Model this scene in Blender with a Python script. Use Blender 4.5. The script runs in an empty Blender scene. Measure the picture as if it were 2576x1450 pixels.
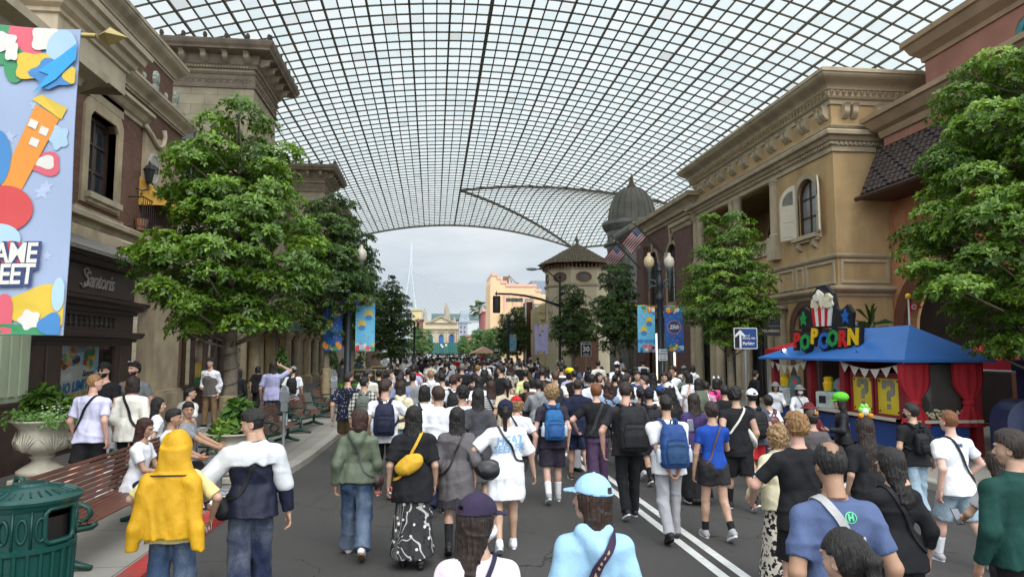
import bpy,math,random
import numpy as np
from mathutils import Vector,Matrix
from mathutils.bvhtree import BVHTree
R=math.radians
PI=math.pi
SC=bpy.context.scene
COL=SC.collection
# ------------------------------------------------------------------ camera
F,CX,CY,HX,HY,CAMH=1750.0,1287.8,725.0,1090.0,882.0,2.3
YAW=math.atan((CX-HX)/F)
PITCH=math.atan((HY-CY)/F)
cam_data=bpy.data.cameras.new("Camera")
cam=bpy.data.objects.new("Camera",cam_data)
COL.objects.link(cam)
cam.location=(0,0,CAMH)
cam.rotation_euler=(PI/2+PITCH,0,-YAW)
cam_data.sensor_width=36.0
cam_data.lens=36.0*F/2575.6
cam_data.clip_start=0.1
cam_data.clip_end=6000
SC.camera=cam
MC=Matrix.Translation(cam.location)@cam.rotation_euler.to_matrix().to_4x4()
def ray(u,v):
 return(MC.to_3x3()@Vector(((u-CX)/F,(CY-v)/F,-1.0)))
def at(u,v,Y):
 """world point seen in direction (u, v) at distance Y down the street"""
 d=ray(u,v)
 return Vector(cam.location)+d*(Y/d.y)
def atx(u,v,X):
 d=ray(u,v)
 return Vector(cam.location)+d*(X/d.x)
# ------------------------------------------------------------------ world
w=bpy.data.worlds.new("World")
SC.world=w
w.use_nodes=True
nt=w.node_tree
for n in list(nt.nodes):
 nt.nodes.remove(n)
SUN_EL,SUN_AZ=R(50),R(162)
o_=nt.nodes.new('ShaderNodeOutputWorld')
bg=nt.nodes.new('ShaderNodeBackground')
sky=nt.nodes.new('ShaderNodeTexSky')
sky.sky_type='NISHITA'
sky.sun_disc=False
sky.sun_elevation=SUN_EL
sky.sun_rotation=SUN_AZ
tc=nt.nodes.new('ShaderNodeTexCoord')
mp=nt.nodes.new('ShaderNodeMapping')
mp.inputs['Scale'].default_value=(1.0,1.0,3.2)
ns=nt.nodes.new('ShaderNodeTexNoise')
ns.inputs['Scale'].default_value=2.6
ns.inputs['Detail'].default_value=7
ns.inputs['Roughness'].default_value=0.52
cr=nt.nodes.new('ShaderNodeValToRGB')
cr.color_ramp.elements[0].position=0.4
cr.color_ramp.elements[0].color=(5.3,5.9,6.5,1)
cr.color_ramp.elements[1].position=0.6
cr.color_ramp.elements[1].color=(7.7,8.0,8.1,1)
mx=nt.nodes.new('ShaderNodeMix')
mx.data_type='RGBA'
mx.inputs[0].default_value=0.9
nt.links.new(tc.outputs['Generated'],mp.inputs[0])
nt.links.new(mp.outputs[0],ns.inputs['Vector'])
nt.links.new(ns.outputs['Fac'],cr.inputs[0])
nt.links.new(sky.outputs[0],mx.inputs[6])
nt.links.new(cr.outputs[0],mx.inputs[7])
# cloud cover brightened overhead and behind the camera to add light to the foreground
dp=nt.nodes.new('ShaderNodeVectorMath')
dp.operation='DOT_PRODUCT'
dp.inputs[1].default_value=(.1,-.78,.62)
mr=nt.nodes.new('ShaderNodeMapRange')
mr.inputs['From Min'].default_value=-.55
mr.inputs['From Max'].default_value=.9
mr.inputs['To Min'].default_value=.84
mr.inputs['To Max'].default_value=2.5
vm=nt.nodes.new('ShaderNodeVectorMath')
vm.operation='SCALE'
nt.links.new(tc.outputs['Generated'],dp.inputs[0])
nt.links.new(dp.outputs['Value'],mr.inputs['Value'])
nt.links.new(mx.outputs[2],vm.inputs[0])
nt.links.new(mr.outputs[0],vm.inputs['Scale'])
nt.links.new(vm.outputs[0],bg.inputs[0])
bg.inputs[1].default_value=0.12
nt.links.new(bg.outputs[0],o_.inputs[0])
sun_d=bpy.data.lights.new("Sun",'SUN')
sun_d.energy=1.5
sun_d.angle=R(35)
sun_d.color=(1.0,0.96,0.9)
sun=bpy.data.objects.new("Sun",sun_d)
COL.objects.link(sun)
sun.rotation_euler=(PI/2-SUN_EL,0,PI-SUN_AZ)
SC.view_settings.view_transform='Standard'
SC.view_settings.look='None'
SC.view_settings.exposure=0.25
SC.view_settings.gamma=1
SC.view_settings.use_curve_mapping=False
SC.render.engine='CYCLES'
SC.cycles.max_bounces=6
SC.cycles.diffuse_bounces=3
SC.cycles.glossy_bounces=2
SC.cycles.transmission_bounces=4
SC.cycles.transparent_max_bounces=6
SC.cycles.caustics_reflective=False
SC.cycles.caustics_refractive=False
SC.cycles.sample_clamp_indirect=4
# ------------------------------------------------------------------ tags
def tag(o,label=None,cat=None,group=None,kind=None):
 if label:
  o['label']=label
 if cat:
  o['category']=cat
 if group:
  o['group']=group
 if kind:
  o['kind']=kind
 return o
def empty(name,loc=(0,0,0),rz=0,label=None,cat=None,group=None):
 o=bpy.data.objects.new(name,None)
 o.empty_display_size=0.2
 COL.objects.link(o)
 o.location=loc
 o.rotation_euler=(0,0,rz)
 return tag(o,label,cat,group)
def copy_tree(o,parent=None):
 c=o.copy()
 COL.objects.link(c)
 if parent is not None:
  c.parent=parent
 for ch in list(o.children):
  copy_tree(ch,c)
 return c
# ------------------------------------------------------------------ mesh builder
class MB:
 def __init__(s,M=None):
  s.v,s.f,s.mi=[],[],[]
  s.M=M if M is not None else Matrix()
  s.cur=0
  s.cuts=[]
 def nxt(s):
  """start a new separate piece: build() makes one object of each"""
  if s.v and(not s.cuts or s.cuts[-1]!=(len(s.v),len(s.f))):
   s.cuts.append((len(s.v),len(s.f)))
  return s
 def add(s,vs,fs):
  b=len(s.v)
  M=s.M
  s.v.extend([tuple(M@Vector(p))for p in vs])
  s.f.extend([tuple(i+b for i in f)for f in fs])
  s.mi.extend([s.cur]*len(fs))
  return s
 def box(s,x0,x1,y0,y1,z0,z1):
  vs=[(x0,y0,z0),(x1,y0,z0),(x1,y1,z0),(x0,y1,z0),(x0,y0,z1),(x1,y0,z1),(x1,y1,z1),(x0,y1,z1)]
  return s.add(vs,[(0,3,2,1),(4,5,6,7),(0,1,5,4),(1,2,6,5),(2,3,7,6),(3,0,4,7)])
 def bbox(s,c,d,b=0.01,R3=None):
  """bevelled box: centre, full size"""
  hx,hy,hz=d[0]/2,d[1]/2,d[2]/2
  b=min(b,hx*.9,hy*.9,hz*.9)
  vs,ix=[],{}
  for sx in(-1,1):
   for sy in(-1,1):
    for sz in(-1,1):
     for a in range(3):
      p=[sx*(hx-b),sy*(hy-b),sz*(hz-b)]
      p[a]=(sx*hx,sy*hy,sz*hz)[a]
      ix[(sx,sy,sz,a)]=len(vs)
      vs.append(p)
  fs=[]
  for a in range(3):
   o1,o2=[(1,2),(2,0),(0,1)][a]
   for sg in(-1,1):
    q=[]
    for(p1,p2)in((-1,-1),(1,-1),(1,1),(-1,1)):
     k=[0,0,0]
     k[a],k[o1],k[o2]=sg,p1,p2
     q.append(ix[(*k,a)])
    fs.append(tuple(q if sg>0 else q[::-1]))
  for a in range(3):
   o1,o2=[(1,2),(2,0),(0,1)][a]
   for s1 in(-1,1):
    for s2 in(-1,1):
     def kk(sa,ax):
      k=[0,0,0]
      k[a],k[o1],k[o2]=sa,s1,s2
      return ix[(*k,ax)]
     q=[kk(-1,o1),kk(1,o1),kk(1,o2),kk(-1,o2)]
     fs.append(tuple(q if s1*s2<0 else q[::-1]))
  for sx in(-1,1):
   for sy in(-1,1):
    for sz in(-1,1):
     q=[ix[(sx,sy,sz,0)],ix[(sx,sy,sz,1)],ix[(sx,sy,sz,2)]]
     fs.append(tuple(q if sx*sy*sz>0 else q[::-1]))
  T=Matrix.Translation(c)
  if R3 is not None:
   T=T@R3.to_4x4()
  return s.add([T@Vector(p)for p in vs],fs)
 def loft(s,rings,cap=True,close=False):
  n=len(rings[0])
  vs=[p for r in rings for p in r]
  fs=[]
  m=len(rings)
  for i in range(m if close else m-1):
   j=(i+1)%m
   for k in range(n):
    l=(k+1)%n
    fs.append((i*n+k,i*n+l,j*n+l,j*n+k))
  if cap and not close:
   fs.append(tuple(range(n))[::-1])
   fs.append(tuple((m-1)*n+k for k in range(n)))
  return s.add(vs,fs)
 def lathe(s,prof,n=16,c=(0,0,0),cap=True,sx=1,sy=1,a0=0,wob=None):
  rings=[]
  for i,(r,z)in enumerate(prof):
   ring=[]
   for k in range(n):
    a=a0+2*PI*k/n
    rr=r*(wob(a,z)if wob else 1)
    ring.append((c[0]+rr*sx*math.cos(a),c[1]+rr*sy*math.sin(a),c[2]+z))
   rings.append(ring)
  return s.loft(rings,cap)
 def tube(s,pts,r,n=6,cap=True,flat=1.0,close=False):
  pts=[Vector(p)for p in pts]
  rs=r if isinstance(r,(list,tuple))else[r]*len(pts)
  rings=[]
  m=len(pts)
  ref=None
  for i,p in enumerate(pts):
   if close:
    t=pts[(i+1)%m]-pts[i-1]
   else:
    t=pts[min(i+1,m-1)]-pts[max(i-1,0)]
   if t.length<1e-9:
    t=Vector((0,0,1))
   t.normalize()
   if ref is None:
    ref=Vector((0,0,1))if abs(t.z)<.9 else Vector((1,0,0))
   a=t.cross(ref)
   if a.length<1e-4:
    a=t.cross(Vector((0,1,0)))
   a.normalize()
   b=a.cross(t).normalized()
   ref=b
   rings.append([tuple(p+a*(math.cos(2*PI*k/n)*rs[i]*flat)+b*(math.sin(2*PI*k/n)*rs[i]))for k in range(n)])
  return s.loft([rg[::-1]for rg in rings],cap,close)
 def prism(s,poly,z0,z1):
  n=len(poly)
  vs=[(x,y,z0)for x,y in poly]+[(x,y,z1)for x,y in poly]
  fs=[tuple(range(n))[::-1],tuple(range(n,2*n))]
  for k in range(n):
   l=(k+1)%n
   fs.append((k,l,n+l,n+k))
  return s.add(vs,fs)
 def sweep(s,path,prof,closed=False):
  """cornice: profile [(out, z)] swept along a horizontal path of (x, y); out is to the right of travel"""
  P=[Vector(p)for p in path]
  m=len(P)
  rings=[]
  for i in range(m):
   d1=(P[i]-P[i-1])if(i>0 or closed)else None
   d2=(P[(i+1)%m]-P[i])if(i<m-1 or closed)else None
   n1=Vector((d1.y,-d1.x)).normalized()if d1 is not None else None
   n2=Vector((d2.y,-d2.x)).normalized()if d2 is not None else None
   if n1 is None:
    nn=n2
   elif n2 is None:
    nn=n1
   else:
    nn=n1+n2
    nn=nn/max(0.3,nn.length_squared/2)
   rings.append([(P[i].x+nn.x*o,P[i].y+nn.y*o,z)for o,z in prof])
  return s.loft(rings,True,closed)
 def plate(s,polys,z0,z1):
  vs,fs=plate(polys,z0,z1)
  return s.add(vs,fs)
 def build(s,name,mats,parent=None,smooth=False,loc=None,auto=None):
  if s.cuts:
   cuts=[(0,0)]+[c for c in s.cuts if c[0]<len(s.v)]+[(len(s.v),len(s.f))]
   r=[]
   for(a,b),(c,d)in zip(cuts,cuts[1:]):
    q=MB()
    q.v=s.v[a:c]
    q.f=[tuple(i-a for i in f)for f in s.f[b:d]]
    q.mi=s.mi[b:d]
    r.append(q.build(name,mats,parent,smooth,loc,auto))
   s.made=r
   return r[-1]
  me=bpy.data.meshes.new(name)
  me.from_pydata(s.v,[],s.f)
  for m in(mats if isinstance(mats,(list,tuple))else[mats]):
   me.materials.append(m)
  if any(s.mi):
   me.polygons.foreach_set('material_index',s.mi)
  if smooth:
   me.polygons.foreach_set('use_smooth',[True]*len(me.polygons))
  me.validate()
  if smooth and auto:
   me.set_sharp_from_angle(angle=R(auto))
  o=bpy.data.objects.new(name,me)
  COL.objects.link(o)
  if parent is not None:
   o.parent=parent
  if loc is not None:
   o.location=loc
  return o
def plate(polys,z0,z1):
 """flat plate with holes: polygons in XY (first outer), extruded z0..z1"""
 cu=bpy.data.curves.new('tmp','CURVE')
 cu.dimensions='2D'
 cu.fill_mode='BOTH'
 cu.extrude=abs(z1-z0)/2
 for poly in polys:
  sp=cu.splines.new('POLY')
  sp.points.add(len(poly)-1)
  for i,(x,y)in enumerate(poly):
   sp.points[i].co=(x,y,0,1)
  sp.use_cyclic_u=True
 o=bpy.data.objects.new('tmp',cu)
 me=o.to_mesh()
 zc=(z0+z1)/2
 vs=[(v.co.x,v.co.y,v.co.z+zc)for v in me.vertices]
 fs=[tuple(p.vertices)for p in me.polygons]
 o.to_mesh_clear()
 bpy.data.objects.remove(o)
 bpy.data.curves.remove(cu)
 return vs,fs
def text_mesh(txt,size,depth=0.0,bold=0.0,shear=0.0,space=1.0,align='CENTER',res=2,lh=1.0):
 cu=bpy.data.curves.new('tmp','FONT')
 cu.body=txt
 cu.size=size
 cu.extrude=depth
 cu.offset=bold
 cu.shear=shear
 cu.space_character=space
 cu.space_line=lh
 cu.align_x=align
 cu.align_y='CENTER'
 cu.resolution_u=res
 o=bpy.data.objects.new('tmp',cu)
 me=o.to_mesh()
 vs=[tuple(v.co)for v in me.vertices]
 fs=[tuple(p.vertices)for p in me.polygons]
 o.to_mesh_clear()
 bpy.data.objects.remove(o)
 bpy.data.curves.remove(cu)
 return vs,fs
def rect(x0,x1,y0,y1):
 return[(x0,y0),(x1,y0),(x1,y1),(x0,y1)]
def arch(x0,x1,y0,y1,n=10,k=1.0):
 """rectangle with a round top; y1 is the crown"""
 r=(x1-x0)/2
 h=r*k
 c=(x0+x1)/2
 return[(x0,y0),(x1,y0)]+[(c+r*math.cos(PI*i/n),y1-h+h*math.sin(PI*i/n))for i in range(n+1)]
def ell(cx,cy,a,b,n=20,a0=0):
 return[(cx+a*math.cos(a0+2*PI*i/n),cy+b*math.sin(a0+2*PI*i/n))for i in range(n)]
def grow(poly,d):
 cx=sum(p[0]for p in poly)/len(poly)
 xs=[p[0]for p in poly]
 ys=[p[1]for p in poly]
 w_,h_=max(xs)-min(xs),max(ys)-min(ys)
 mx_,my_=(max(xs)+min(xs))/2,(max(ys)+min(ys))/2
 return[(mx_+(x-mx_)*(w_+2*d)/w_,my_+(y-my_)*(h_+2*d)/h_)for x,y in poly]
def FL(X):
 return Matrix(((0,0,1,X),(1,0,0,0),(0,1,0,0),(0,0,0,1)))
def FR(X):
 return Matrix(((0,0,-1,X),(-1,0,0,0),(0,1,0,0),(0,0,0,1)))
def FS(Y):
 return Matrix(((1,0,0,0),(0,0,-1,Y),(0,1,0,0),(0,0,0,1)))
# ------------------------------------------------------------------ materials
MATS={}
class NT:
 def __init__(s,name):
  s.m=bpy.data.materials.new(name)
  s.m.use_nodes=True
  s.t=s.m.node_tree
  s.b=s.t.nodes['Principled BSDF']
 def n(s,typ,**kw):
  x=s.t.nodes.new(typ)
  for k,v in kw.items():
   setattr(x,k,v)
  return x
 def l(s,a,b):
  s.t.links.new(a,b)
 def pos(s,mode='pos'):
  if mode=='pos':
   return s.n('ShaderNodeNewGeometry').outputs['Position']
  if mode=='obj':
   return s.n('ShaderNodeTexCoord').outputs['Object']
  if mode=='fac':
   g=s.n('ShaderNodeNewGeometry')
   a=s.n('ShaderNodeSeparateXYZ')
   b=s.n('ShaderNodeSeparateXYZ')
   s.l(g.outputs['Position'],a.inputs[0])
   s.l(g.outputs['True Normal'],b.inputs[0])
   ab=s.n('ShaderNodeMath',operation='ABSOLUTE')
   s.l(b.outputs[0],ab.inputs[0])
   gt=s.n('ShaderNodeMath',operation='GREATER_THAN')
   s.l(ab.outputs[0],gt.inputs[0])
   gt.inputs[1].default_value=.6
   mix=s.n('ShaderNodeMix')
   s.l(gt.outputs[0],mix.inputs[0])
   s.l(a.outputs[0],mix.inputs[2])
   s.l(a.outputs[1],mix.inputs[3])
   c=s.n('ShaderNodeCombineXYZ')
   s.l(mix.outputs[0],c.inputs[0])
   s.l(a.outputs[2],c.inputs[1])
   return c.outputs[0]
 def noise(s,vec,scale,detail=4,rough=.55,stretch=None):
  if stretch:
   mp=s.n('ShaderNodeMapping')
   mp.inputs['Scale'].default_value=stretch
   s.l(vec,mp.inputs[0])
   vec=mp.outputs[0]
  x=s.n('ShaderNodeTexNoise')
  x.inputs['Scale'].default_value=scale
  x.inputs['Detail'].default_value=detail
  x.inputs['Roughness'].default_value=rough
  s.l(vec,x.inputs['Vector'])
  return x.outputs['Fac']
 def ramp(s,fac,stops):
  r=s.n('ShaderNodeValToRGB')
  e=r.color_ramp.elements
  while len(e)<len(stops):
   e.new(.5)
  for i,(p,c)in enumerate(stops):
   e[i].position=p
   e[i].color=(*c,1)if len(c)==3 else c
  s.l(fac,r.inputs[0])
  return r.outputs[0]
 def mix(s,fac,a,b,mode='MIX'):
  x=s.n('ShaderNodeMix',data_type='RGBA',blend_type=mode)
  for i,v in((0,fac),(6,a),(7,b)):
   if isinstance(v,(int,float)):
    x.inputs[i].default_value=v
   elif isinstance(v,tuple):
    x.inputs[i].default_value=(*v,1)if len(v)==3 else v
   else:
    s.l(v,x.inputs[i])
  return x.outputs[2]
 def math(s,op,a,b=0.0):
  x=s.n('ShaderNodeMath',operation=op)
  for i,v in((0,a),(1,b)):
   if isinstance(v,(int,float)):
    x.inputs[i].default_value=v
   else:
    s.l(v,x.inputs[i])
  return x.outputs[0]
 def bump(s,h,strength=.3,dist=.02):
  x=s.n('ShaderNodeBump')
  x.inputs['Strength'].default_value=strength
  x.inputs['Distance'].default_value=dist
  s.l(h,x.inputs['Height'])
  s.l(x.outputs[0],s.b.inputs['Normal'])
 def out(s,col=None,rough=.7,metal=0,spec=.5):
  if col is not None:
   if isinstance(col,tuple):
    s.b.inputs['Base Color'].default_value=(*col,1)
   else:
    s.l(col,s.b.inputs['Base Color'])
  s.b.inputs['Roughness'].default_value=rough
  s.b.inputs['Metallic'].default_value=metal
  s.b.inputs['Specular IOR Level'].default_value=spec
  return s.m
def mul(c,k):
 return tuple(min(1,x*k)for x in c)
def M(name,c=(.5,.5,.5),r=.7,var=.25,vs=2.5,bump=.15,bs=30,metal=0,spec=.4,mode='pos',stain=None,emit=0):
 """general weathered surface: two scales of colour variation and a fine bump"""
 if name in MATS:
  return MATS[name]
 t=NT(name)
 p=t.pos(mode)
 n1=t.noise(p,vs,5)
 col=t.ramp(n1,[(.3,mul(c,1-var)),(.7,mul(c,1+var*.6))])
 if stain:
  n2=t.noise(p,vs*.6,6,.65,(1.6,1.6,.35))
  f=t.ramp(n2,[(.5,(0,0,0)),(.72,(.75,.75,.75))])
  col=t.mix(f,col,stain)
 if bump:
  t.bump(t.noise(p,bs,6,.65),bump,.03)
 m=t.out(col,r,metal,spec)
 if emit:
  t.b.inputs['Emission Color'].default_value=(*c,1)
  t.b.inputs['Emission Strength'].default_value=emit
 MATS[name]=m
 return m
def brick_mat(name,c1,c2,mortar,scale=1.0,bw=.24,bh=.075,ms=.012,rough=.85,bumpk=.5,off=.5):
 if name in MATS:
  return MATS[name]
 t=NT(name)
 p=t.pos('fac')
 b=t.n('ShaderNodeTexBrick')
 b.inputs['Scale'].default_value=scale
 b.inputs['Brick Width'].default_value=bw
 b.inputs['Row Height'].default_value=bh
 b.inputs['Mortar Size'].default_value=ms
 b.inputs['Mortar Smooth'].default_value=.3
 b.inputs['Bias'].default_value=0
 b.inputs['Color1'].default_value=(*c1,1)
 b.inputs['Color2'].default_value=(*c2,1)
 b.inputs['Mortar'].default_value=(*mortar,1)
 b.offset=off
 t.l(p,b.inputs['Vector'])
 n=t.noise(t.pos(),1.3,5)
 col=t.mix(1.0,b.outputs['Color'],t.ramp(n,[(.3,(.72,.72,.72)),(.7,(1.0,1.0,1.0))]),'MULTIPLY')
 inv=t.math('SUBTRACT',1.0,b.outputs['Fac'])
 h=t.math('ADD',inv,t.math('MULTIPLY',t.noise(t.pos(),60,3),.5))
 t.bump(h,bumpk,.02)
 MATS[name]=t.out(col,rough,0,.3)
 return MATS[name]
def glass_mat(name,c=(.03,.035,.04),r=.06):
 if name in MATS:
  return MATS[name]
 t=NT(name)
 n=t.noise(t.pos(),.8,3)
 MATS[name]=t.out(t.ramp(n,[(.3,mul(c,.6)),(.7,mul(c,1.5))]),r,0,.7)
 return MATS[name]
# ------------------------------------------------------------------ ground, road, kerbs
def asphalt():
 t=NT('asphalt')
 p=t.pos()
 n1=t.noise(p,.35,6,.6)
 n2=t.noise(p,90,3,.7)
 n4=t.noise(p,1.7,5,.6,(2.2,.35,1))
 col=t.ramp(n1,[(.3,(.034,.033,.030)),(.7,(.054,.052,.049))])
 col=t.mix(t.ramp(n2,[(.45,(0,0,0)),(.75,(1,1,1))]),col,(.105,.102,.096))
 col=t.mix(t.ramp(n4,[(.56,(0,0,0)),(.7,(.55,.55,.55))]),col,(.038,.036,.034))
 dn=t.n('ShaderNodeTexNoise')
 dn.inputs['Scale'].default_value=1.1
 dn.inputs['Detail'].default_value=5
 t.l(p,dn.inputs['Vector'])
 ad=t.n('ShaderNodeVectorMath',operation='ADD')
 t.l(p,ad.inputs[0])
 t.l(dn.outputs['Color'],ad.inputs[1])
 ck=t.n('ShaderNodeTexVoronoi',feature='DISTANCE_TO_EDGE')
 ck.inputs['Scale'].default_value=.42
 t.l(ad.outputs[0],ck.inputs['Vector'])
 cf=t.math('MULTIPLY',t.math('LESS_THAN',ck.outputs['Distance'],.004),t.math('GREATER_THAN',n1,.5))
 col=t.mix(cf,col,(.018,.017,.016))
 pb=t.n('ShaderNodeTexVoronoi',distance='CHEBYCHEV')
 pb.inputs['Scale'].default_value=.16
 t.l(p,pb.inputs['Vector'])
 wp=t.n('ShaderNodeTexWhiteNoise')
 t.l(pb.outputs['Position'],wp.inputs['Vector'])
 pf=t.math('MULTIPLY',t.math('LESS_THAN',pb.outputs['Distance'],.22),t.math('GREATER_THAN',wp.outputs['Value'],.55))
 col=t.mix(t.math('MULTIPLY',pf,.45),col,(.03,.029,.028))
 v=t.n('ShaderNodeTexVoronoi')
 v.inputs['Scale'].default_value=18
 t.l(p,v.inputs['Vector'])
 sp=t.math('LESS_THAN',v.outputs['Distance'],.07)
 wn=t.n('ShaderNodeTexWhiteNoise')
 t.l(v.outputs['Position'],wn.inputs['Vector'])
 sp=t.math('MULTIPLY',sp,t.math('GREATER_THAN',wn.outputs['Value'],.82))
 col=t.mix(sp,col,(.32,.31,.29))
 t.bump(t.noise(p,140,4,.7),.5,.012)
 return t.out(col,.82,0,.35)
def concrete(name,c,joint=1.5):
 t=NT(name)
 p=t.pos()
 n1=t.noise(p,.8,6,.6)
 col=t.ramp(n1,[(.3,mul(c,.8)),(.7,mul(c,1.12))])
 n2=t.noise(p,2.1,6,.7)
 col=t.mix(t.ramp(n2,[(.58,(0,0,0)),(.75,(.5,.5,.5))]),col,mul(c,.6))
 n3=t.noise(p,120,2)
 col=t.mix(t.ramp(n3,[(.35,(.12,.12,.12)),(.6,(0,0,0))]),col,mul(c,.4))
 b=t.n('ShaderNodeTexBrick')
 b.offset=0
 b.inputs['Scale'].default_value=1
 b.inputs['Brick Width'].default_value=joint
 b.inputs['Row Height'].default_value=joint
 b.inputs['Mortar Size'].default_value=.008
 t.l(p,b.inputs['Vector'])
 col=t.mix(b.outputs['Fac'],col,mul(c,.35))
 t.bump(t.math('SUBTRACT',t.noise(p,70,4),t.math('MULTIPLY',b.outputs['Fac'],2.0)),.3,.01)
 return t.out(col,.85,0,.3)
ASPH=asphalt()
PAVE=concrete('pavement_concrete',(.27,.255,.225),1.52)
KERBM=concrete('kerb_concrete',(.34,.32,.28),2.0)
g=MB()
g.add([(-1500,-300,-.01),(1500,-300,-.01),(1500,2500,-.01),(-1500,2500,-.01)],[(0,1,2,3)])
tag(g.build('ground',M('ground_far',(.12,.12,.11),.9)),kind='structure')
g=MB()
g.add([(-3.2,-12,0),(8.6,-12,0),(8.6,260,0),(-3.2,260,0)],[(0,1,2,3)])
g.add([(8.6,57,0),(60,57,0),(60,66,0),(8.6,66,0)],[(0,1,2,3)])
tag(g.build('road',ASPH),kind='structure')
LK=[(-12,-2.78),(5,-2.78),(9.5,-2.82),(12,-2.72),(15,-2.52),(18,-2.46),(30,-2.45),(210,-2.45)]
KP=[(0,-.02),(0,.125),(-.02,.148),(-.035,.15),(-.2,.15),(-.2,-.02)]
def kerbx(y):
 for(a,b),(c,d)in zip(LK,LK[1:]):
  if a<=y<=c:
   return b+(d-b)*(y-a)/(c-a)
 return-2.45
k=MB()
k.sweep([(x,y)for y,x in LK],KP)
tag(k.build('kerb',KERBM,smooth=False),kind='structure')
k=MB()
k.sweep([(8.25,56.9),(8.25,-12)],KP)
k.sweep([(8.25,210),(8.25,66.1)],KP)
tag(k.build('kerb',KERBM),kind='structure')
# red painted length of kerb with white lettering
REDP=M('red_kerb_paint',(.36,.035,.03),.6,.3,3,.25,60,stain=(.2,.1,.08))
k=MB()
ys=[3.0,5,7,9.5,11,11.6]
RP=[(.004,-.01),(.004,.128),(-.018,.152),(-.034,.1545),(-.2,.1545),(-.2,.14)]
k.sweep([(kerbx(y),y)for y in ys],RP)
WP=M('white_road_paint',(.74,.74,.72),.7,.12,4,.2,80)
k.cur=1
for txt,y0 in(('NO PARKING',6.7),('TOW AWAY C.M.C.',9.4)):
 vs,fs=text_mesh(txt,.16,0,.002)
 x_=kerbx(y0)
 k.add([(x_+.009,y0+a,.07+b)for a,b,c in vs],fs)
tag(k.build('red_kerb_strip',[REDP,WP]),kind='structure')
s=MB()
pts=[(x-.2,y)for y,x in LK]
for(a,b),(c,d)in zip(pts,pts[1:]):
 s.add([(-14,b,.146),(a,b,.146),(c,d,.146),(-14,d,.146)],[(0,1,2,3)])
tag(s.build('pavement',PAVE),kind='structure')
s=MB()
s.add([(8.45,-12,.146),(26,-12,.146),(26,56.9,.146),(8.45,56.9,.146)],[(0,1,2,3)])
s.add([(8.45,66.1,.146),(26,66.1,.146),(26,210,.146),(8.45,210,.146)],[(0,1,2,3)])
tag(s.build('pavement',PAVE),kind='structure')
# dark granite band along the left shopfronts
s=MB()
s.add([(-9.5,9,.15),(-6.6,9,.15),(-6.6,60,.15),(-9.5,60,.15)],[(0,1,2,3)])
tag(s.build('granite_paving',M('granite_paving',(.11,.1,.095),.6,.3,6,.1,60)),kind='structure')
def roadline():
 t=NT('worn_line_paint')
 p=t.pos()
 n=t.noise(p,14,8,.75)
 n2=t.noise(p,1.2,4)
 f=t.ramp(t.math('ADD',t.math('MULTIPLY',n,.7),t.math('MULTIPLY',n2,.3)),[(.36,(0,0,0)),(.43,(1,1,1))])
 col=t.mix(f,(.09,.088,.083),t.ramp(t.noise(p,3,4),[(.3,(.5,.5,.48)),(.7,(.68,.68,.66))]))
 return t.out(col,.8)
s=MB()
for x in(2.98,3.2):
 s.add([(x-.055,-5,.004),(x+.055,-5,.004),(x+.055,56,.004),(x-.055,56,.004)],[(0,1,2,3)])
 s.add([(x-.055,68,.004),(x+.055,68,.004),(x+.055,200,.004),(x-.055,200,.004)],[(0,1,2,3)])
tag(s.build('road_marking',roadline()),kind='structure')
# manhole cover
c=at(640,882,7.35)
mh=MB(Matrix.Translation((c.x,7.2,0)))
mh.lathe([(.33,.002),(.33,.012),(.30,.014),(.30,.008),(.0001,.008)],32,cap=False)
for i in range(-5,6):
 for j in range(-5,6):
  if math.hypot(i,j)<5.2:
   mh.box(i*.05-.014,i*.05+.014,j*.05-.014,j*.05+.014,.008,.013)
tag(mh.build('manhole_cover',M('cast_iron_worn',(.055,.05,.045),.6,.4,8,.3,60)),'round cast iron manhole cover in the asphalt beside the navy and white windbreaker','manhole cover')
# ------------------------------------------------------------------ glass canopy
XC,ZCR,RV,YG=2.9,20.5,50.0,78.0
def roof_z(x,y):
 xr=x-XC
 z=ZCR-xr*xr/(2*RV)
 if xr>0:
  q=(y-YG-.3*xr)/.97
  z2=ZCR-q*q/(2*RV)
  z=max(z,z2)
 return z
def panel_mat():
 t=NT('canopy_panel')
 p=t.pos()
 sn=t.n('ShaderNodeVectorMath',operation='SNAP')
 off=t.n('ShaderNodeVectorMath',operation='SUBTRACT')
 off.inputs[1].default_value=(XC,-12,0)
 t.l(p,off.inputs[0])
 t.l(off.outputs[0],sn.inputs[0])
 sn.inputs[1].default_value=(.72,1.1,500)
 wn=t.n('ShaderNodeTexWhiteNoise')
 t.l(sn.outputs[0],wn.inputs['Vector'])
 col=t.ramp(wn.outputs['Value'],[(0,(.50,.55,.55)),(.35,(.545,.585,.58)),(.85,(.58,.605,.595)),(.97,(.6,.61,.6)),(1,(.44,.45,.44))])
 n=t.noise(p,.35,4,.6)
 col=t.mix(t.ramp(n,[(.62,(0,0,0)),(.78,(.6,.6,.6))]),col,(.43,.435,.425))
 tr=t.n('ShaderNodeBsdfTranslucent')
 t.l(col,tr.inputs[0])
 df=t.n('ShaderNodeBsdfDiffuse')
 df.inputs[0].default_value=(.85,.88,.87,1)
 mxs=t.n('ShaderNodeMixShader')
 mxs.inputs[0].default_value=.3
 t.l(tr.outputs[0],mxs.inputs[1])
 t.l(df.outputs[0],mxs.inputs[2])
 t.l(mxs.outputs[0],t.t.nodes['Material Output'].inputs[0])
 return t.m
xs=[XC+.72*i for i in range(-34,38)]
ys=[-12+1.1*j for j in range(29,103)]
can=empty('glass_canopy',(XC,45,0),0,'arched white glazed canopy with a dark metal grid over the street','canopy')
g=MB()
vs=[(x-XC,y-45,roof_z(x,y)+.1)for y in ys for x in xs]
nx=len(xs)
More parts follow.
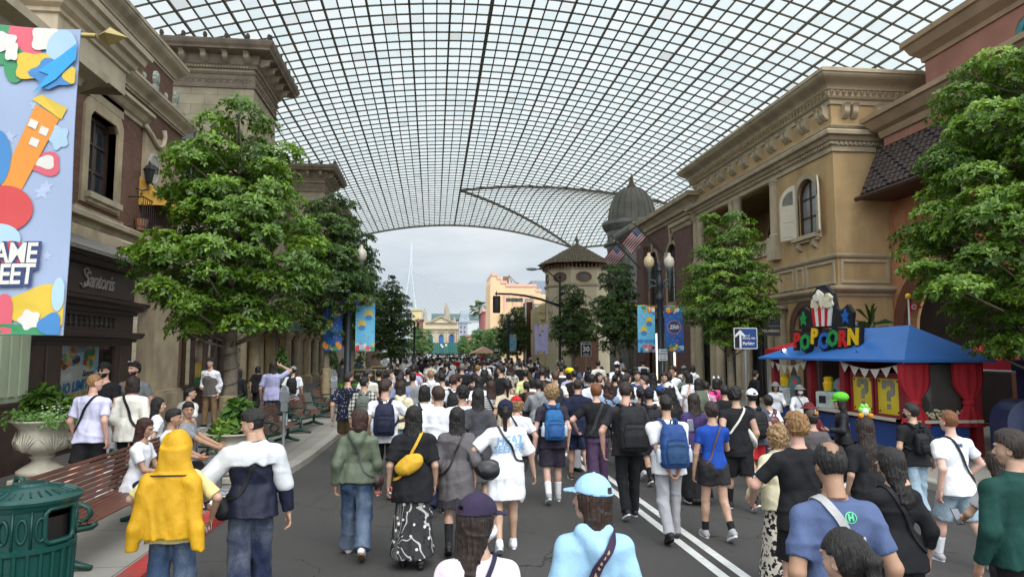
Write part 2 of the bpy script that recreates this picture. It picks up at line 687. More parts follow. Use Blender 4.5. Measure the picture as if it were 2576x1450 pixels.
g.add(vs,[(j*nx+i,j*nx+i+1,(j+1)*nx+i+1,(j+1)*nx+i)for j in range(len(ys)-1)for i in range(nx-1)])
g.build('glazing',panel_mat(),can)
MUL=M('canopy_metal',(.21,.20,.17),.6,.2,2,0)
g=MB()
def bar(g,pts,wd,h,lat):
 rings=[]
 for p in pts:
  p=Vector(p)-Vector((XC,45,0))
  a=Vector(lat)*(wd/2)
  rings.append([p-a-Vector((0,0,h)),p+a-Vector((0,0,h)),p+a,p-a])
 g.loft(rings)
for i,x in enumerate(xs):
 k=(i-34)%3==0
 bar(g,[(x,y,roof_z(x,y)+.08)for y in ys],.115 if k else .075,.1 if k else .07,(1,0,0))
for j,y in enumerate(ys):
 bar(g,[(x,y,roof_z(x,y)+.07)for x in xs],.08,.07,(0,1,0))
g.build('lattice',MUL,can)
g=MB()
bar(g,[(XC,y,roof_z(XC,y)+.05)for y in ys],.2,.12,(1,0,0))
bar(g,[(x,ys[-1]+.1,roof_z(x,ys[-1])+.15)for x in xs],.3,.3,(0,1,0))
g.build('crown_beam',MUL,can)
for sgn in(-1,1):
 pts=[]
 for i in range(0,38):
  xr=.72*i
  yy=YG+.3*xr+sgn*.97*xr
  if yy>ys[-1]:
   break
  pts.append((XC+xr,yy,ZCR-xr*xr/(2*RV)+.06))
 g=MB()
 bar(g,pts,.36,.2,(.7,.7*-sgn,0))
 g.build('groin_beam',MUL,can)
# ------------------------------------------------------------------ building helpers
def P(root,name,mb,mats,smooth=False,auto=None,parent=None):
 o=mb.build(name,mats,parent or root,smooth,None,auto)
 if parent is None:
  for q in(mb.made if mb.cuts else[o]):
   q.location=-Vector(root.location)
   if '_all' in q:
    del q['_all']
 return o
STONE=M('tan_stone',(.37,.30,.195),.85,.28,1.4,.25,25,stain=(.15,.12,.085))
TRIM=M('moulded_stone',(.41,.35,.25),.8,.22,1.2,.15,30,stain=(.17,.145,.11))
CREAM=M('cream_trim',(.46,.39,.28),.75,.15,1.5,.1,30,stain=(.28,.23,.16))
BRICK=brick_mat('brown_brick',(.135,.058,.038),(.19,.088,.058),(.16,.13,.1),1,.24,.078,.01)
WOOD=M('dark_stained_wood',(.04,.023,.017),.42,.35,3,.12,40,spec=.5)
GLASS=glass_mat('dark_glass')
ASHLAR=brick_mat('ashlar_blocks',(.52,.45,.32),(.46,.39,.27),(.27,.22,.155),1,1.15,.46,.012,.85,.3)
VERD=M('verdigris_ornament',(.27,.30,.25),.7,.3,5,.1,40)
ROOFM=M('seamed_metal_roof',(.15,.14,.125),.5,.25,2,.1,20,spec=.5)
def opening(root,T,poly,fmat,gmat,wd=.09,rec=.18,mx=1,my=0,sill=None,smat=None,fdep=.1,kind='window'):
 """window part: frame recessed in its opening, with pane sub-part; bars as muntins"""
 xs_=[p[0]for p in poly]
 ys_=[p[1]for p in poly]
 x0,x1,y0,y1=min(xs_),max(xs_),min(ys_),max(ys_)
 g=MB(T)
 g.plate([poly,grow(poly,-wd)],-rec,-rec+fdep)
 for i in range(1,mx+1):
  x=x0+(x1-x0)*i/(mx+1)
  g.box(x-wd*.3,x+wd*.3,y0+wd,y1-wd*.6,-rec+.02,-rec+fdep-.02)
 for i in range(1,my+1):
  y=y0+(y1-y0)*i/(my+1)
  g.box(x0+wd,x1-wd,y-wd*.25,y+wd*.25,-rec+.025,-rec+fdep-.025)
 w_=P(root,kind,g,fmat)
 g=MB(T)
 g.plate([grow(poly,-wd*.5)],-rec+.03,-rec+.04)
 g.build('pane',gmat,w_)
 if sill:
  g=MB(T)
  g.box(x0-.15,x1+.15,y0-.16,y0-.002,-rec+.02,sill)
  g.box(x0-.1,x1+.1,y0-.26,y0-.16,-.05,sill*.6)
  g.build('sill',smat or TRIM,w_)
 return w_
def cyma(o,z0,z1,n=6):
 """cornice profile from wall out to o, z0..z1"""
 pr=[(-.05,z0),(.04,z0),(.04,z0+(z1-z0)*.12),(.09,z0+(z1-z0)*.14)]
 for i in range(n+1):
  t=i/n
  x=.09+(o-.12)*(t-math.sin(2*PI*t)/(2*PI)*.75)
  pr.append((x,z0+(z1-z0)*(.16+.62*t)))
 pr+=[(o,z0+(z1-z0)*.8),(o,z1-.01),(o-.03,z1),(-.05,z1)]
 return pr
def bracket(mb,d=.35,h=.4,w_=.16):
 """scroll bracket in local frame: x across, y up (top at 0), z out"""
 pf=[]
 for i in range(9):
  t=i/8
  pf.append((d*(1-t)**.8*(1-.25*math.sin(2*PI*t))+.05+.03*math.sin(PI*t),-h*t))
 rings=[]
 for x in(-w_/2,w_/2):
  rings.append([(x,y,z)for z,y in pf]+[(x,-h,-.01),(x,0,-.01)])
 mb.loft(rings)
def dentils(mb,T0,x0,x1,z0,z1,step,wd,out):
 M0=mb.M
 mb.M=T0
 n=int((x1-x0)/step)
 for i in range(n):
  x=x0+(i+.5)*(x1-x0)/n
  mb.box(x-wd/2,x+wd/2,z0,z1,-.02,out)
 mb.M=M0
def palmette(mb,T,x,z,h,big=True):
 """anthemion ornament standing on a cornice"""
 mb.M=T@Matrix.Translation((x,z,-.06))
 if big:
  pts=[(.24*h*(1+.1*math.cos(9*a))*math.cos(a),.62*h+.38*h*math.sin(a))for a in[2*PI*i/22 for i in range(22)]]
  mb.plate([pts],-.05,.05)
  pts2=[(.16*h*math.cos(a),.62*h+.27*h*math.sin(a))for a in[2*PI*i/16 for i in range(16)]]
  mb.plate([pts2],.05,.09)
  mb.box(-.2*h,.2*h,-.02,.26*h,-.05,.06)
 else:
  for a in(-.5,0,.5):
   mb.tube([(0,0,0),(math.sin(a)*h*.3,h*.3,0),(math.sin(a)*h*.45,h*.55,0)],[.05*h,.1*h,.03*h],5)
def remap_y(before,knots):
 """settle the facades at their measured distances along the street"""
 a,b_=[k[0]for k in knots],[k[1]for k in knots]
 f=lambda y:float(np.interp(y,a,b_))
 PROPS=('wall_lantern','yellow_awning','balcony_railing','shop_display','flag','hanging_sign','domed_tower','octagonal_tower','green_awning','striped_awning')
 for r_ in[o for o in COL.objects if o.name not in before and o.parent is None]:
  if r_.name.split('.')[0]in PROPS:
   r_.location.y=f(r_.location.y)
   continue
  for o in r_.children_recursive:
   if o.type!='MESH':
    continue
   n=len(o.data.vertices)
   co=np.empty(n*3,f4)
   o.data.vertices.foreach_get('co',co)
   co=co.reshape(-1,3)
   co[:,1]=np.interp(co[:,1],a,b_)
   o.data.vertices.foreach_set('co',co.ravel())
   o.data.update()
f4=np.float32
BEFORE={o.name for o in COL.objects}
# ------------------------------------------------------------------ left: mint-pilastered building at the frame's edge
XW=-7.35
b=empty('shop_building',(XW,8,0),0,'pale green pilaster building with brown granite base at left edge of photo','building')
g=MB()
g.box(-14,XW-.12,2,12.78,.15,7.5)
P(b,'wall',g,M('chocolate_render',(.10,.05,.03),.8,.2))
g=MB(FL(XW))
MINT=M('mint_paint',(.31,.36,.25),.65,.12,1.5,.08,20,stain=(.24,.27,.18))
for x0 in(11.78,9.0,6.2):
 g.nxt().box(x0,x0+.98,1.36,7.4,-.12,0)
 for i in range(3):
  g.box(x0+.12+i*.28,x0+.30+i*.28,1.5,7.2,0,.03)
P(b,'pilaster',g,MINT)
g=MB(FL(XW))
g.box(2,12.8,.15,1.34,-.3,.06)
g.box(2,12.82,1.34,1.4,-.3,.09)
P(b,'granite_base',g,M('brown_granite',(.055,.03,.022),.3,.5,4,.05,60,spec=.5))
g=MB()
g.sweep([(XW,2),(XW,13.2),(XW-3,13.2)],[(-.3,7.4),(.08,7.4),(.08,7.55),(.25,7.6),(.3,7.75),(.6,7.8),(.62,7.95),(-.3,7.95)])
P(b,'cornice',g,CREAM)
# stone hood over the upper wall
h=empty('stone_hood',(-8.2,14.7,7.6),0,'cream moulded stone canopy hood projecting from brick wall behind the banner pole','stone hood')
z0=8.3
g=MB()
hp=[(-.02,z0),(.0,z0),(.0,z0+.52),(.06,z0+.54),(.06,z0+.62),(.16,z0+.68),(.2,z0+.8),(.3,z0+.83),(.34,z0+.97),(.42,z0+1.0),(.44,z0+1.12),(-.02,z0+1.14)]
g.sweep([(-9.3,12.9),(-7.3,12.9),(-7.3,15.9),(-9.3,15.9)],hp)
g.box(-9.3,-7.34,12.94,15.86,z0+.16,z0+1.1)
g.box(-9.3,-8.75,12.3,16.2,z0+1.12,10.1)
P(h,'cornice',g,CREAM)
g=MB()
for y0,y1 in((13.05,14.2),(14.35,15.45)):
 g.nxt().box(-8.7,-7.6,y0,y1,z0+.1,z0+.158)
P(h,'soffit_panel',g,TRIM)
g=MB(FL(-9.18))
for y in(13.3,15.2):
 g.M=FL(-9.18)@Matrix.Translation((y,z0,0))
 bracket(g.nxt(),1.5,1.2,.3)
P(h,'bracket',g,TRIM)
# ------------------------------------------------------------------ brick shop building
XU,XB=-9.2,-8.4
L1=empty('brick_shop_building',(XU,20,0),0,'brown brick shop with tan stone surrounds, tiered cornices and sloping metal roof on the left','building')
T=FL(XU)
win1=[(18.15,6.5),(19.75,6.5),(19.75,8.55),(19.6,8.75),(18.3,8.75),(18.15,8.55)]
win0=[(x-4.4,y)for x,y in win1]
g=MB(T)
g.plate([rect(12.5,24.7,4.5,9.45),win1,win0],-.35,0)
g.box(12.5,24.7,9.45,12.4,-3.5,-.36)
P(L1,'brick_wall',g,BRICK)
g=MB(T)
g.box(12.5,24.9,9.4,10.5,-.36,-.05)
P(L1,'frieze',g,BRICK)
g=MB(T)
for w_ in(win1,win0):
 g.nxt().plate([grow(w_,.3),w_],-.2,.07)
 x=w_[0][0]
 g.box(x-.3,x+1.9,9.08,9.42,-.02,.05)
 g.box(x-.55,x+2.2,5.75,6.07,-.02,.06)
P(L1,'window_surround',g,STONE)
for w_ in(win1,win0):
 opening(L1,T,w_,WOOD,GLASS,.13,.3,1,2,.22,TRIM)
g=MB()
pa=[(XU,12.5),(XU,24.9),(XU-2,24.9)]
pa=pa
band=[(-.05,5.35),(.05,5.35),(.05,5.5),(.14,5.55),(.2,5.68),(.36,5.72),(.38,5.84),(.3,5.9),(-.05,5.95)]
g.sweep(pa,band)
P(L1,'string_course',g,TRIM)
g=MB()
g.sweep([(XU,12.5),(XU,21.6)],[(-.05,9.3),(.05,9.3),(.05,9.42),(.12,9.46),(.22,9.6),(.34,9.66),(.34,9.76),(-.05,9.82)])
g.nxt().sweep([(XU,12.5),(XU,24.9),(XU-3,24.9)],cyma(.38,10.12,10.6))
g.nxt().sweep([(XU-.36,8),(XU-.36,24.7),(XU-4,24.7)],cyma(.42,12.1,12.75))
P(L1,'cornice',g,TRIM)
g=MB()
for i,y in enumerate(np.arange(13.0,24.9,.86)):
 palmette(g.nxt(),FL(XU+.34),float(y),10.62,.62 if i%2==0 else .42,i%2==0)
P(L1,'anthemion',g,VERD)
# sweeping gable with date plaque
g=MB(T)
pts=[(21.5,7.55),(22.6,7.45),(24.9,6.9),(24.9,9.0)]
for i in range(13):
 t=i/12
 pts.append((24.9-1.2*t,9.0-.5*math.sin(PI*t)-.1*t))
pts+=[(23.6,8.9),(23.2,9.25),(22.6,9.3),(22.0,9.1),(21.5,9.3)]
g.plate([pts],.0,.1)
P(L1,'gable',g,STONE)
g=MB(T)
c0=[(21.3,9.35),(21.9,9.15),(22.25,8.98),(22.5,8.98),(22.75,9.15),(22.85,9.45),(22.75,9.65)]
g.tube([(x,y,.16)for x,y in c0],.08,8)
c1=[(22.95,8.95),(23.4,8.55),(23.8,8.0),(24.3,7.75),(24.9,7.7)]
g.tube([(x,y,.16)for x,y in c1],.07,8)
P(L1,'scroll_moulding',g,TRIM,True)
pq=MB(T)
pq.plate([ell(22.05,8.15,.34,.46,24)],.1,.17)
pq.plate([ell(22.05,8.15,.37,.5,24),ell(22.05,8.15,.31,.43,24)],.1,.2)
plaque=P(L1,'date_plaque',pq,M('plaque_stone',(.36,.34,.3),.7))
plaque['label']='oval stone plaque reading 1929'
vs,fs=text_mesh('1929',.34,.012,.006)
pq=MB(T)
pq.add([(22.05+x,8.15+y,.185+z)for x,y,z in vs],fs)
pq.build('numerals',M('plaque_paint',(.07,.06,.05),.7),plaque)
# ground storey of the brick building
T=FL(XB)
g=MB(T)
door=rect(18.7,20.55,.15,3.55)
bay2=rect(23.25,27.3,.15,3.7)
g.plate([rect(12.9,30.35,.15,5.3),door,bay2,rect(13.2,17.5,.2,4.9)],-.3,0)
P(L1,'stone_wall',g,STONE)
g=MB(T)
for x0,x1 in((17.62,18.55),(20.7,22.75)):
 g.nxt().box(x0,x1,.15,4.55,0,.12)
 g.box(x0-.08,x1+.08,.15,1.0,.12,.3)
 g.box(x0-.05,x1+.05,1.0,1.1,.12,.24)
 for z in(1.9,2.9,3.8):
  g.box(x0+.002,x1-.002,z,z+.02,.12,.123)
P(L1,'pilaster',g,STONE)
g=MB(T)
g.box(22.82,23.2,.15,4.4,0,.05)
g.nxt().box(27.4,28.1,.15,4.4,0,.05)
P(L1,'brick_pier',g,BRICK)
g=MB()
g.sweep([(XB,17.5),(XB,30.3)],[(-.05,4.5),(.1,4.5),(.12,4.68),(.3,4.75),(.36,4.92),(.5,4.96),(.52,5.08),(.3,5.2),(-.05,5.3)])
P(L1,'canopy_cornice',g,TRIM)
g=MB(T)
g.box(18.72,20.53,.15,3.53,-.95,-.9)
for x in(19.0,19.85):
 for z0_,z1_ in((.4,1.3),(1.5,2.5),(2.65,3.35)):
  g.bbox((x+.22,(z0_+z1_)/2,-.9),(.62,z1_-z0_,.06),.02)
P(L1,'door',g,WOOD)
# second shop window: bowed timber front
g=MB(T)
bow=[(23.3,0),(23.7,.28),(24.4,.46),(25.3,.52),(26.2,.46),(26.9,.28),(27.3,0)]
wallp=[(x,z-.12)for x,z in bow]
for(z0_,z1_)in((.15,1.0),(2.75,3.72)):
 rings=[[(x,z0_,z)for x,z in bow]+[(27.3,z0_,-.2),(23.3,z0_,-.2)],[(x,z1_,z)for x,z in bow]+[(27.3,z1_,-.2),(23.3,z1_,-.2)]]
 g.loft(rings)
for z0_,d in((2.72,.12),(2.84,.2),(2.96,.1),(3.66,.12),(1.0,.08)):
 rings=[]
 for zz in(z0_,z0_+.1):
  rings.append([(25.3+(x-25.3)*(1+d*.25),zz,z+d)for x,z in bow]+[(27.3,zz,-.2),(23.3,zz,-.2)])
 g.loft(rings)
for x,z in bow:
 g.box(x-.09,x+.09,1.0,2.75,z-.09,z+.03)
P(L1,'bow_front',g,WOOD)
g=MB(T)
g.add([(x,1.05,z-.04)for x,z in bow]+[(x,2.72,z-.04)for x,z in bow],[(i,i+1,i+8,i+7)for i in range(6)])
DGL=NT('display_glass')
dt_=DGL.n('ShaderNodeBsdfTransparent')
dt_.inputs[0].default_value=(.82,.84,.84,1)
dg_=DGL.n('ShaderNodeBsdfGlossy')
dg_.inputs['Roughness'].default_value=.05
dm_=DGL.n('ShaderNodeMixShader')
lw_=DGL.n('ShaderNodeLayerWeight')
DGL.l(DGL.math('ADD',DGL.math('MULTIPLY',DGL.math('POWER',lw_.outputs['Facing'],4.0),.4),.04),dm_.inputs[0])
DGL.l(dt_.outputs[0],dm_.inputs[1])
DGL.l(dg_.outputs[0],dm_.inputs[2])
DGL.l(dm_.outputs[0],DGL.t.nodes['Material Output'].inputs[0])
DGL=DGL.m
P(L1,'shop_window',g,DGL)
g=MB(T)
g.box(23.3,27.3,.9,1.0,-1.2,.3)
g.box(23.3,27.3,.9,3.6,-1.3,-1.2)
P(L1,'display_box',g,M('display_backing',(.35,.27,.16),.8))
# items in the second display
dm=empty('shop_display',(XB+.1,25.3,1.0),0,'yellow and green boxes with a draped pale costume in the bowed shop window','window display')
g=MB();g.box(-.2,.1,-.5,.5,.0,.35)
g.build('green_plinth',M('green_box',(.02,.17,.06),.6),dm)
g=MB();g.box(-.15,.05,-.45,.45,.36,.85)
g.build('yellow_box',M('yellow_box',(.6,.42,.05),.6),dm)
g=MB();g.lathe([(.26,.86),(.2,1.2),(.22,1.5),(.3,1.62),(.12,1.72),(.14,1.9),(.02,2.02)],14,(-.05,0,0))
g.build('draped_costume',M('peach_cloth',(.62,.45,.33),.8),dm,True)
# --- timber shopfront with the script sign
XS=-7.65
S=empty('timber_shopfront',(XS,15.6,0),0,'dark timber shopfront with script name board under a sloping seamed metal roof','shopfront')
T=FL(XS)
dw=rect(14.35,16.95,1.0,2.5)
tr_=rect(14.5,16.8,2.78,3.14)
g=MB(T)
g.plate([rect(13.05,17.75,.15,4.35),dw,tr_],-.12,0)
g.box(13.05,13.17,.15,4.35,-.75,-.12)
g.box(17.63,17.75,.15,4.35,-.75,-.12)
P(S,'timber_front',g,WOOD)
g=MB(T)
for x0,x1 in((13.1,13.75),(13.8,14.25),(17.05,17.65)):
 g.bbox(((x0+x1)/2,.55,.0),(x1-x0-.06,.6,.06),.02)
 g.bbox(((x0+x1)/2,1.68,.0),(x1-x0-.06,1.5,.06),.02)
for i in range(3):
 g.bbox((14.8+i*.87,.55,0),(.78,.62,.06),.02)
P(S,'panelling',g,WOOD)
g=MB()
g.nxt().sweep([(XS-.7,13.0),(XS,13.0),(XS,17.8),(XS-.75,17.8)],[(-.01,2.52),(.06,2.52),(.06,2.58),(.16,2.62),(.2,2.7),(.2,2.75),(-.01,2.76)])
g.nxt().sweep([(XS-.7,13.0),(XS,13.0),(XS,17.8),(XS-.75,17.8)],[(-.01,3.18),(.05,3.18),(.06,3.27),(.16,3.3),(.17,3.38),(.27,3.42),(.28,3.5),(-.01,3.52)])
g.nxt().sweep([(XS-.7,13.0),(XS,13.0),(XS,17.8),(XS-.75,17.8)],[(-.01,4.2),(.1,4.2),(.25,4.3),(.42,4.33),(.42,4.4),(-.01,4.4)])
P(S,'moulding',g,WOOD)
fr=MB(T);fr.box(13.3,17.5,3.55,4.18,0,.07)
fr=P(S,'name_board',fr,M('name_board_brown',(.055,.037,.03),.55,.2,2,.1,30))
fr['label']='brown fascia board with raised script lettering'
def script_text(txt,size):
 """raised script: sheared letters joined with strokes"""
 return text_mesh(txt,size,.012,.004,.35,.88)
vs,fs=script_text('Santoris',.5)
g=MB(T)
g.add([(15.75-.05+x,3.86+y,.09+z)for x,y,z in vs],fs)
sw=[(14.85,3.75),(14.95,3.68),(15.12,3.72),(15.16,3.86),(15.02,3.96),(14.98,4.06),(15.1,4.12),(15.2,4.06)]
g.tube([(x,y,.095)for x,y in sw],.022,6)
g.build('lettering',M('weathered_letters',(.26,.235,.21),.5,.2,5),fr)
opening(S,T,tr_,WOOD,glass_mat('leaded_glass',(.11,.105,.1)),.05,.1,9,2)
opening(S,T,dw,WOOD,DGL,.09,.1,0,0,.1,WOOD)
g=MB(T)
g.box(14.3,17.0,.95,1.0,-.7,-.1)
g.box(14.3,17.0,.95,2.6,-.74,-.7)
P(S,'display_box',g,M('display_interior',(.06,.05,.05),.8))
# window poster
T2=FL(XS-.16)
pz=empty('window_poster',(XS-.16,15.5,1.0),0,'colourful parade poster with blue and yellow lettering inside the timber shop window','poster')
cols={'white':(.62,.6,.55),'red':(.5,.05,.05),'yellow':(.6,.42,.04),'blue':(.05,.2,.45),'green':(.04,.25,.1),'sky':(.35,.5,.62),'navy':(.03,.05,.15),'orange':(.65,.24,.03),'pink':(.6,.1,.14),'paleblue':(.28,.36,.5)}
def paint(n):
 return M('print_'+n,cols[n],.5,.06,3,0)
g=MB(T2);g.plate([rect(14.42,16.4,1.04,2.42)],-.02,0)
P(pz,'backing',g,paint('sky'))
rnd=random.Random(4)
for n in('white','red','yellow','blue','green','orange'):
 g=MB(T2)
 if n=='white':
  g.plate([[(14.5,1.2),(16.3,1.3),(16.2,1.7),(15.9,1.95),(15.3,2.0),(14.8,1.9),(14.5,1.7)]],0,.004)
 else:
  for i in range(5):
   cx_,cy_=rnd.uniform(14.6,16.2),rnd.uniform(1.98,2.32)
   g.nxt().plate([ell(cx_,cy_,rnd.uniform(.08,.2),rnd.uniform(.06,.13),12)],.001,.004+.001*list(cols).index(n))
 P(pz,'blot',g,paint(n))
for txt,zz,cn,sz,xx in(('NO LIMIT!',1.52,'blue',.3,15.35),('PARADE',1.24,'yellow',.36,15.4)):
 vs,fs=text_mesh(txt,sz,.003,.012,.15)
 g=MB(T2)
 g.add([(xx+x,zz+y+x*.08,.014+z)for x,y,z in vs],fs)
 P(pz,'lettering',g,paint(cn))
vs,fs=text_mesh('Santoris',.2,.002,.002,.35,.9)
g=MB(T2);g.add([(15.95+x,1.8+y,.012+z)for x,y,z in vs],fs)
P(pz,'lettering',g,M('print_brown',(.08,.05,.04),.6))
# sloped roof
g=MB()
RF=[(XS+.48,4.38),(XU+.02,5.32)]
g.add([(RF[0][0],12.8,RF[0][1]),(RF[0][0],18.1,RF[0][1]),(RF[1][0],17.2,RF[1][1]),(RF[1][0],12.8,RF[1][1]),(RF[0][0],12.8,RF[0][1]+.05),(RF[0][0],18.1,RF[0][1]+.05),(RF[1][0],17.2,RF[1][1]+.05),(RF[1][0],12.8,RF[1][1]+.05),(XU,18.1,4.38),(XU,18.1,4.43)],[(4,5,6,7),(3,2,1,0),(0,1,5,4),(1,8,9,5),(5,9,6),(1,2,8)])
for i in range(22):
 y=12.95+i*.24
 top=Vector((RF[1][0],min(y,17.2),RF[1][1]+.07))
 bot=Vector((RF[0][0],y,RF[0][1]+.07))
 g.tube([bot,top],.022,4)
P(S,'seamed_roof',g,ROOFM)
# wall lantern, yellow awning, balcony on the brick building
ln=empty('wall_lantern',(XU+.35,21.25,7.6),0,'black wall lantern on bracket beside the oval date plaque','wall lantern')
BLK=M('black_iron',(.02,.02,.021),.45,.3,6,.05)
g=MB();g.tube([(-.4,0,-.2),(-.2,0,-.35),(0,0,-.3),(0,0,-.1)],.025,6);g.box(-.42,-.36,-.07,.07,-.45,.05)
g.build('bracket',BLK,ln)
g=MB();g.lathe([(.04,-.12),(.1,-.08),(.17,.3),(.2,.32),(.13,.42),(.05,.48),(.02,.6),(.0,.62)],6)
g.build('lamp_cage',BLK,ln)
g=MB();g.lathe([(.085,-.04),(.155,.27)],6)
g.build('lamp_glass',M('lantern_glass',(.6,.58,.5),.3),ln)
aw=empty('yellow_awning',(XU,22.6,7.6),0,'small yellow cloth awning over the balcony of the brick building','awning')
g=MB();g.add([(0,-1.2,.15),(0,1.3,.15),(.95,1.3,-.75),(.95,-1.2,-.75),(.95,1.3,-1.0),(.95,-1.2,-1.0)],[(0,1,2,3),(3,2,4,5)])
g.add([(0,-1.2,.15),(.95,-1.2,-.75),(0,-1.2,-.75)],[(0,1,2)])
g.build('canvas',M('yellow_canvas',(.62,.36,.06),.8),aw)
bl=empty('balcony_railing',(XU,22.6,5.95),0,'black iron balcony railing on the string course of the brick building','railing')
g=MB()
for y in np.arange(-1.9,1.95,.16):
 g.nxt().tube([(.42,float(y),.02),(.42,float(y),1.0)],.011,4)
g.build('baluster',BLK,bl)
g=MB()
g.tube([(0,-1.9,1.0),(.42,-1.9,1.0),(.42,1.9,1.0),(0,1.9,1.0)],.022,6)
g.tube([(0,-1.9,.1),(.42,-1.9,.1),(.42,1.9,.1),(0,1.9,.1)],.018,6)
g.build('handrail',BLK,bl)
# ------------------------------------------------------------------ stone towers and wing (left, further down)
def stone_tower(Y0,Y1,lab,detail=True):
 X0=-8.2
 b=empty('stone_tower',(X0-3,(Y0+Y1)/2,0),0,lab,'building','stone towers along the left side')
 TE,TS=FL(X0),FS(Y0)
 ar=[arch(Y0+.9,Y1-.9,9.8,12.4)]
 sw_=[arch(-12.5,-10.2,9.8,12.4)]
 g=MB(TE)
 g.plate([rect(Y0,Y1,4.6,15.2)]+ar,-.3,0)
 g.M=TS
 g.plate([rect(-14.5,X0-.3,.15,15.2)]+sw_,-.3,0)
 g.M=FS(Y1);g.plate([rect(-14.5,X0-.3,.15,15.2)],0,.3)
 P(b,'ashlar_wall',g,ASHLAR)
 for TT,q in((TE,ar[0]),(TS,sw_[0])):
  g=MB(TT)
  g.plate([grow(q,.3),q],-.02,.07)
  P(b,'arch_surround',g,TRIM)
  opening(b,TT,q,WOOD,GLASS,.1,.25,3,3)
 path=[(-14.5,Y0),(X0,Y0),(X0,Y1),(-14.5,Y1)]
 g=MB()
 g.sweep(path,[(-.05,14.12),(.1,14.12),(.12,14.2),(.04,14.25),(.04,14.72),(.1,14.76),(.16,14.84),(.05,14.88),(-.05,14.9)])
 g.nxt().sweep(path,[(-.05,15.0),(.08,15.02),(.12,15.14),(.2,15.2),(.2,15.28),(.24,15.6),(.82,15.64),(.84,15.72),(.95,15.82),(1.0,15.95),(1.0,16.02),(-.05,16.06)])
 g.nxt().sweep(path,[(-.05,8.6),(.06,8.6),(.08,8.78),(.22,8.84),(.24,8.95),(-.05,9.0)])
 P(b,'cornice',g,M('brown_moulding',(.28,.22,.165),.8,.25,1.3,.2,30,stain=(.12,.1,.08)))
 g=MB()
 for TT,a0_,a1_ in((TS,-14,X0-.25),(TE,Y0+.25,Y1-.25)):
  n=int((a1_-a0_)/.8)
  for i in range(n+1):
   x=a1_-i*(a1_-a0_)/n
   g.M=TT@Matrix.Translation((x,15.6,.22))
   bracket(g.nxt(),.5,.38,.22)
 P(b,'bracket',g,TRIM)
 g=MB()
 for TT,a0_,a1_ in((TS,-14,X0-.25),(TE,Y0+.25,Y1-.25)):
  dentils(g,TT,a0_,a1_,15.03,15.13,.13,.07,.14)
 P(b,'dentil_course',g,TRIM)
 g=MB()
 for TT,a0_,a1_ in((TS,-14,X0-.1),(TE,Y0+.1,Y1-.1)):
  n=int((a1_-a0_)/.3)
  g.nxt()
  for i in range(n):
   g.M=TT@Matrix.Translation((a0_+(i+.5)*(a1_-a0_)/n,14.48,.04))
   for k in range(5):
    a=2*PI*k/5+.3
    g.tube([(0,0,0),(.155*math.cos(a),.16*math.sin(a),.03)],[.03,.015],4)
 P(b,'carved_frieze',g,M('frieze_relief',(.26,.2,.155),.85))
 g=MB()
 for TT,a0_,a1_ in((FS(Y0-.9),-13.8,X0+.8),(FL(X0+.9),Y0-.8,Y1+.8)):
  n=max(2,int((a1_-a0_)/.85))
  for i in range(n+1):
   palmette(g.nxt(),TT,a0_+i*(a1_-a0_)/n,16.0,.34)
 P(b,'acroterion',g,M('dark_ornament',(.13,.115,.1),.8))
 return b
stone_tower(30.4,34.7,'pale ashlar tower with bracketed brown cornice behind the nearest left tree')
stone_tower(51,55.4,'further ashlar tower with bracketed cornice behind the second left tree')
wg=empty('stone_arcade',(-8.2,42,0),0,'tan stone arcade of clustered columns under the ashlar tower on the left','building')
g=MB()
g.box(-14,-9.9,30.7,57.5,.15,4.5)
g.box(-14,-8.3,34.7,51,4.5,10.2)
g.box(-9.9,-8.22,30.45,57.5,3.55,4.6)
P(wg,'wall',g,STONE)
g=MB()
g.sweep([(-8.22,30.5),(-8.22,57.5)],[(-.02,4.3),(.08,4.3),(.1,4.42),(.28,4.5),(.3,4.62),(-.02,4.66)])
g.nxt().sweep([(-8.3,34.7),(-8.3,51)],cyma(.6,9.7,10.3))
P(wg,'cornice',g,TRIM)
for i,y in enumerate((30.85,33.2,34.0,36.4,37.2,39.8,40.6,43.4,44.2,47.2,50.4,53.8)):
 g=MB(Matrix.Translation((-8.5,y,0)))
 g.box(-.36,.36,-.36,.36,.15,.55)
 g.lathe([(.34,.55),(.36,.62),(.3,.7),(.27,.74),(.25,2.9),(.27,2.96),(.3,3.0),(.26,3.05),(.33,3.3),(.4,3.45),(.42,3.5)],14)
 g.box(-.4,.4,-.4,.4,3.48,3.56)
 for k in range(8):
  a=2*PI*k/8
  g.tube([(.26*math.cos(a),.26*math.sin(a),3.05),(.36*math.cos(a),.36*math.sin(a),3.25),(.44*math.cos(a),.44*math.sin(a),3.36)],[.05,.08,.03],5)
 P(wg,'column',g,STONE,True,35)
LIT=M('lit_display',(1,.86,.55),.5,0,1,0,emit=2.2)
for y in(32.2,35.3,38.6,46):
 g=MB();g.box(-9.72,-9.66,y-.06,y+.06,.5,3.2)
 P(wg,'lit_strip',g,LIT)
g=MB()
for y in(32,35.2,38.5,42,45.7,48.8):
 g.nxt().box(-9.88,-9.8,y-.9,y+.9,.2,3.3)
P(wg,'shop_glass',g,GLASS)
aw=empty('green_awning',(-8.2,33,3.6),0,'green scalloped cloth awning over the stone arcade columns','awning')
g=MB()
g.add([(0,-1.6,.45),(0,5.5,.45),(1.05,5.5,0),(1.05,-1.6,0)],[(0,1,2,3)])
g.add([(0,-1.6,.45),(1.05,-1.6,0),(0,-1.6,0)],[(0,1,2)])
n=18
for i in range(n):
 y0=-1.6+7.1*i/n
 y1=y0+7.1/n
 pts=[(1.05,y0,0),(1.05,y1,0)]+[(1.06,y1-(y1-y0)*k/6,-.16-.14*math.sin(PI*k/6))for k in range(7)]
 g.add(pts,[tuple(range(len(pts)))])
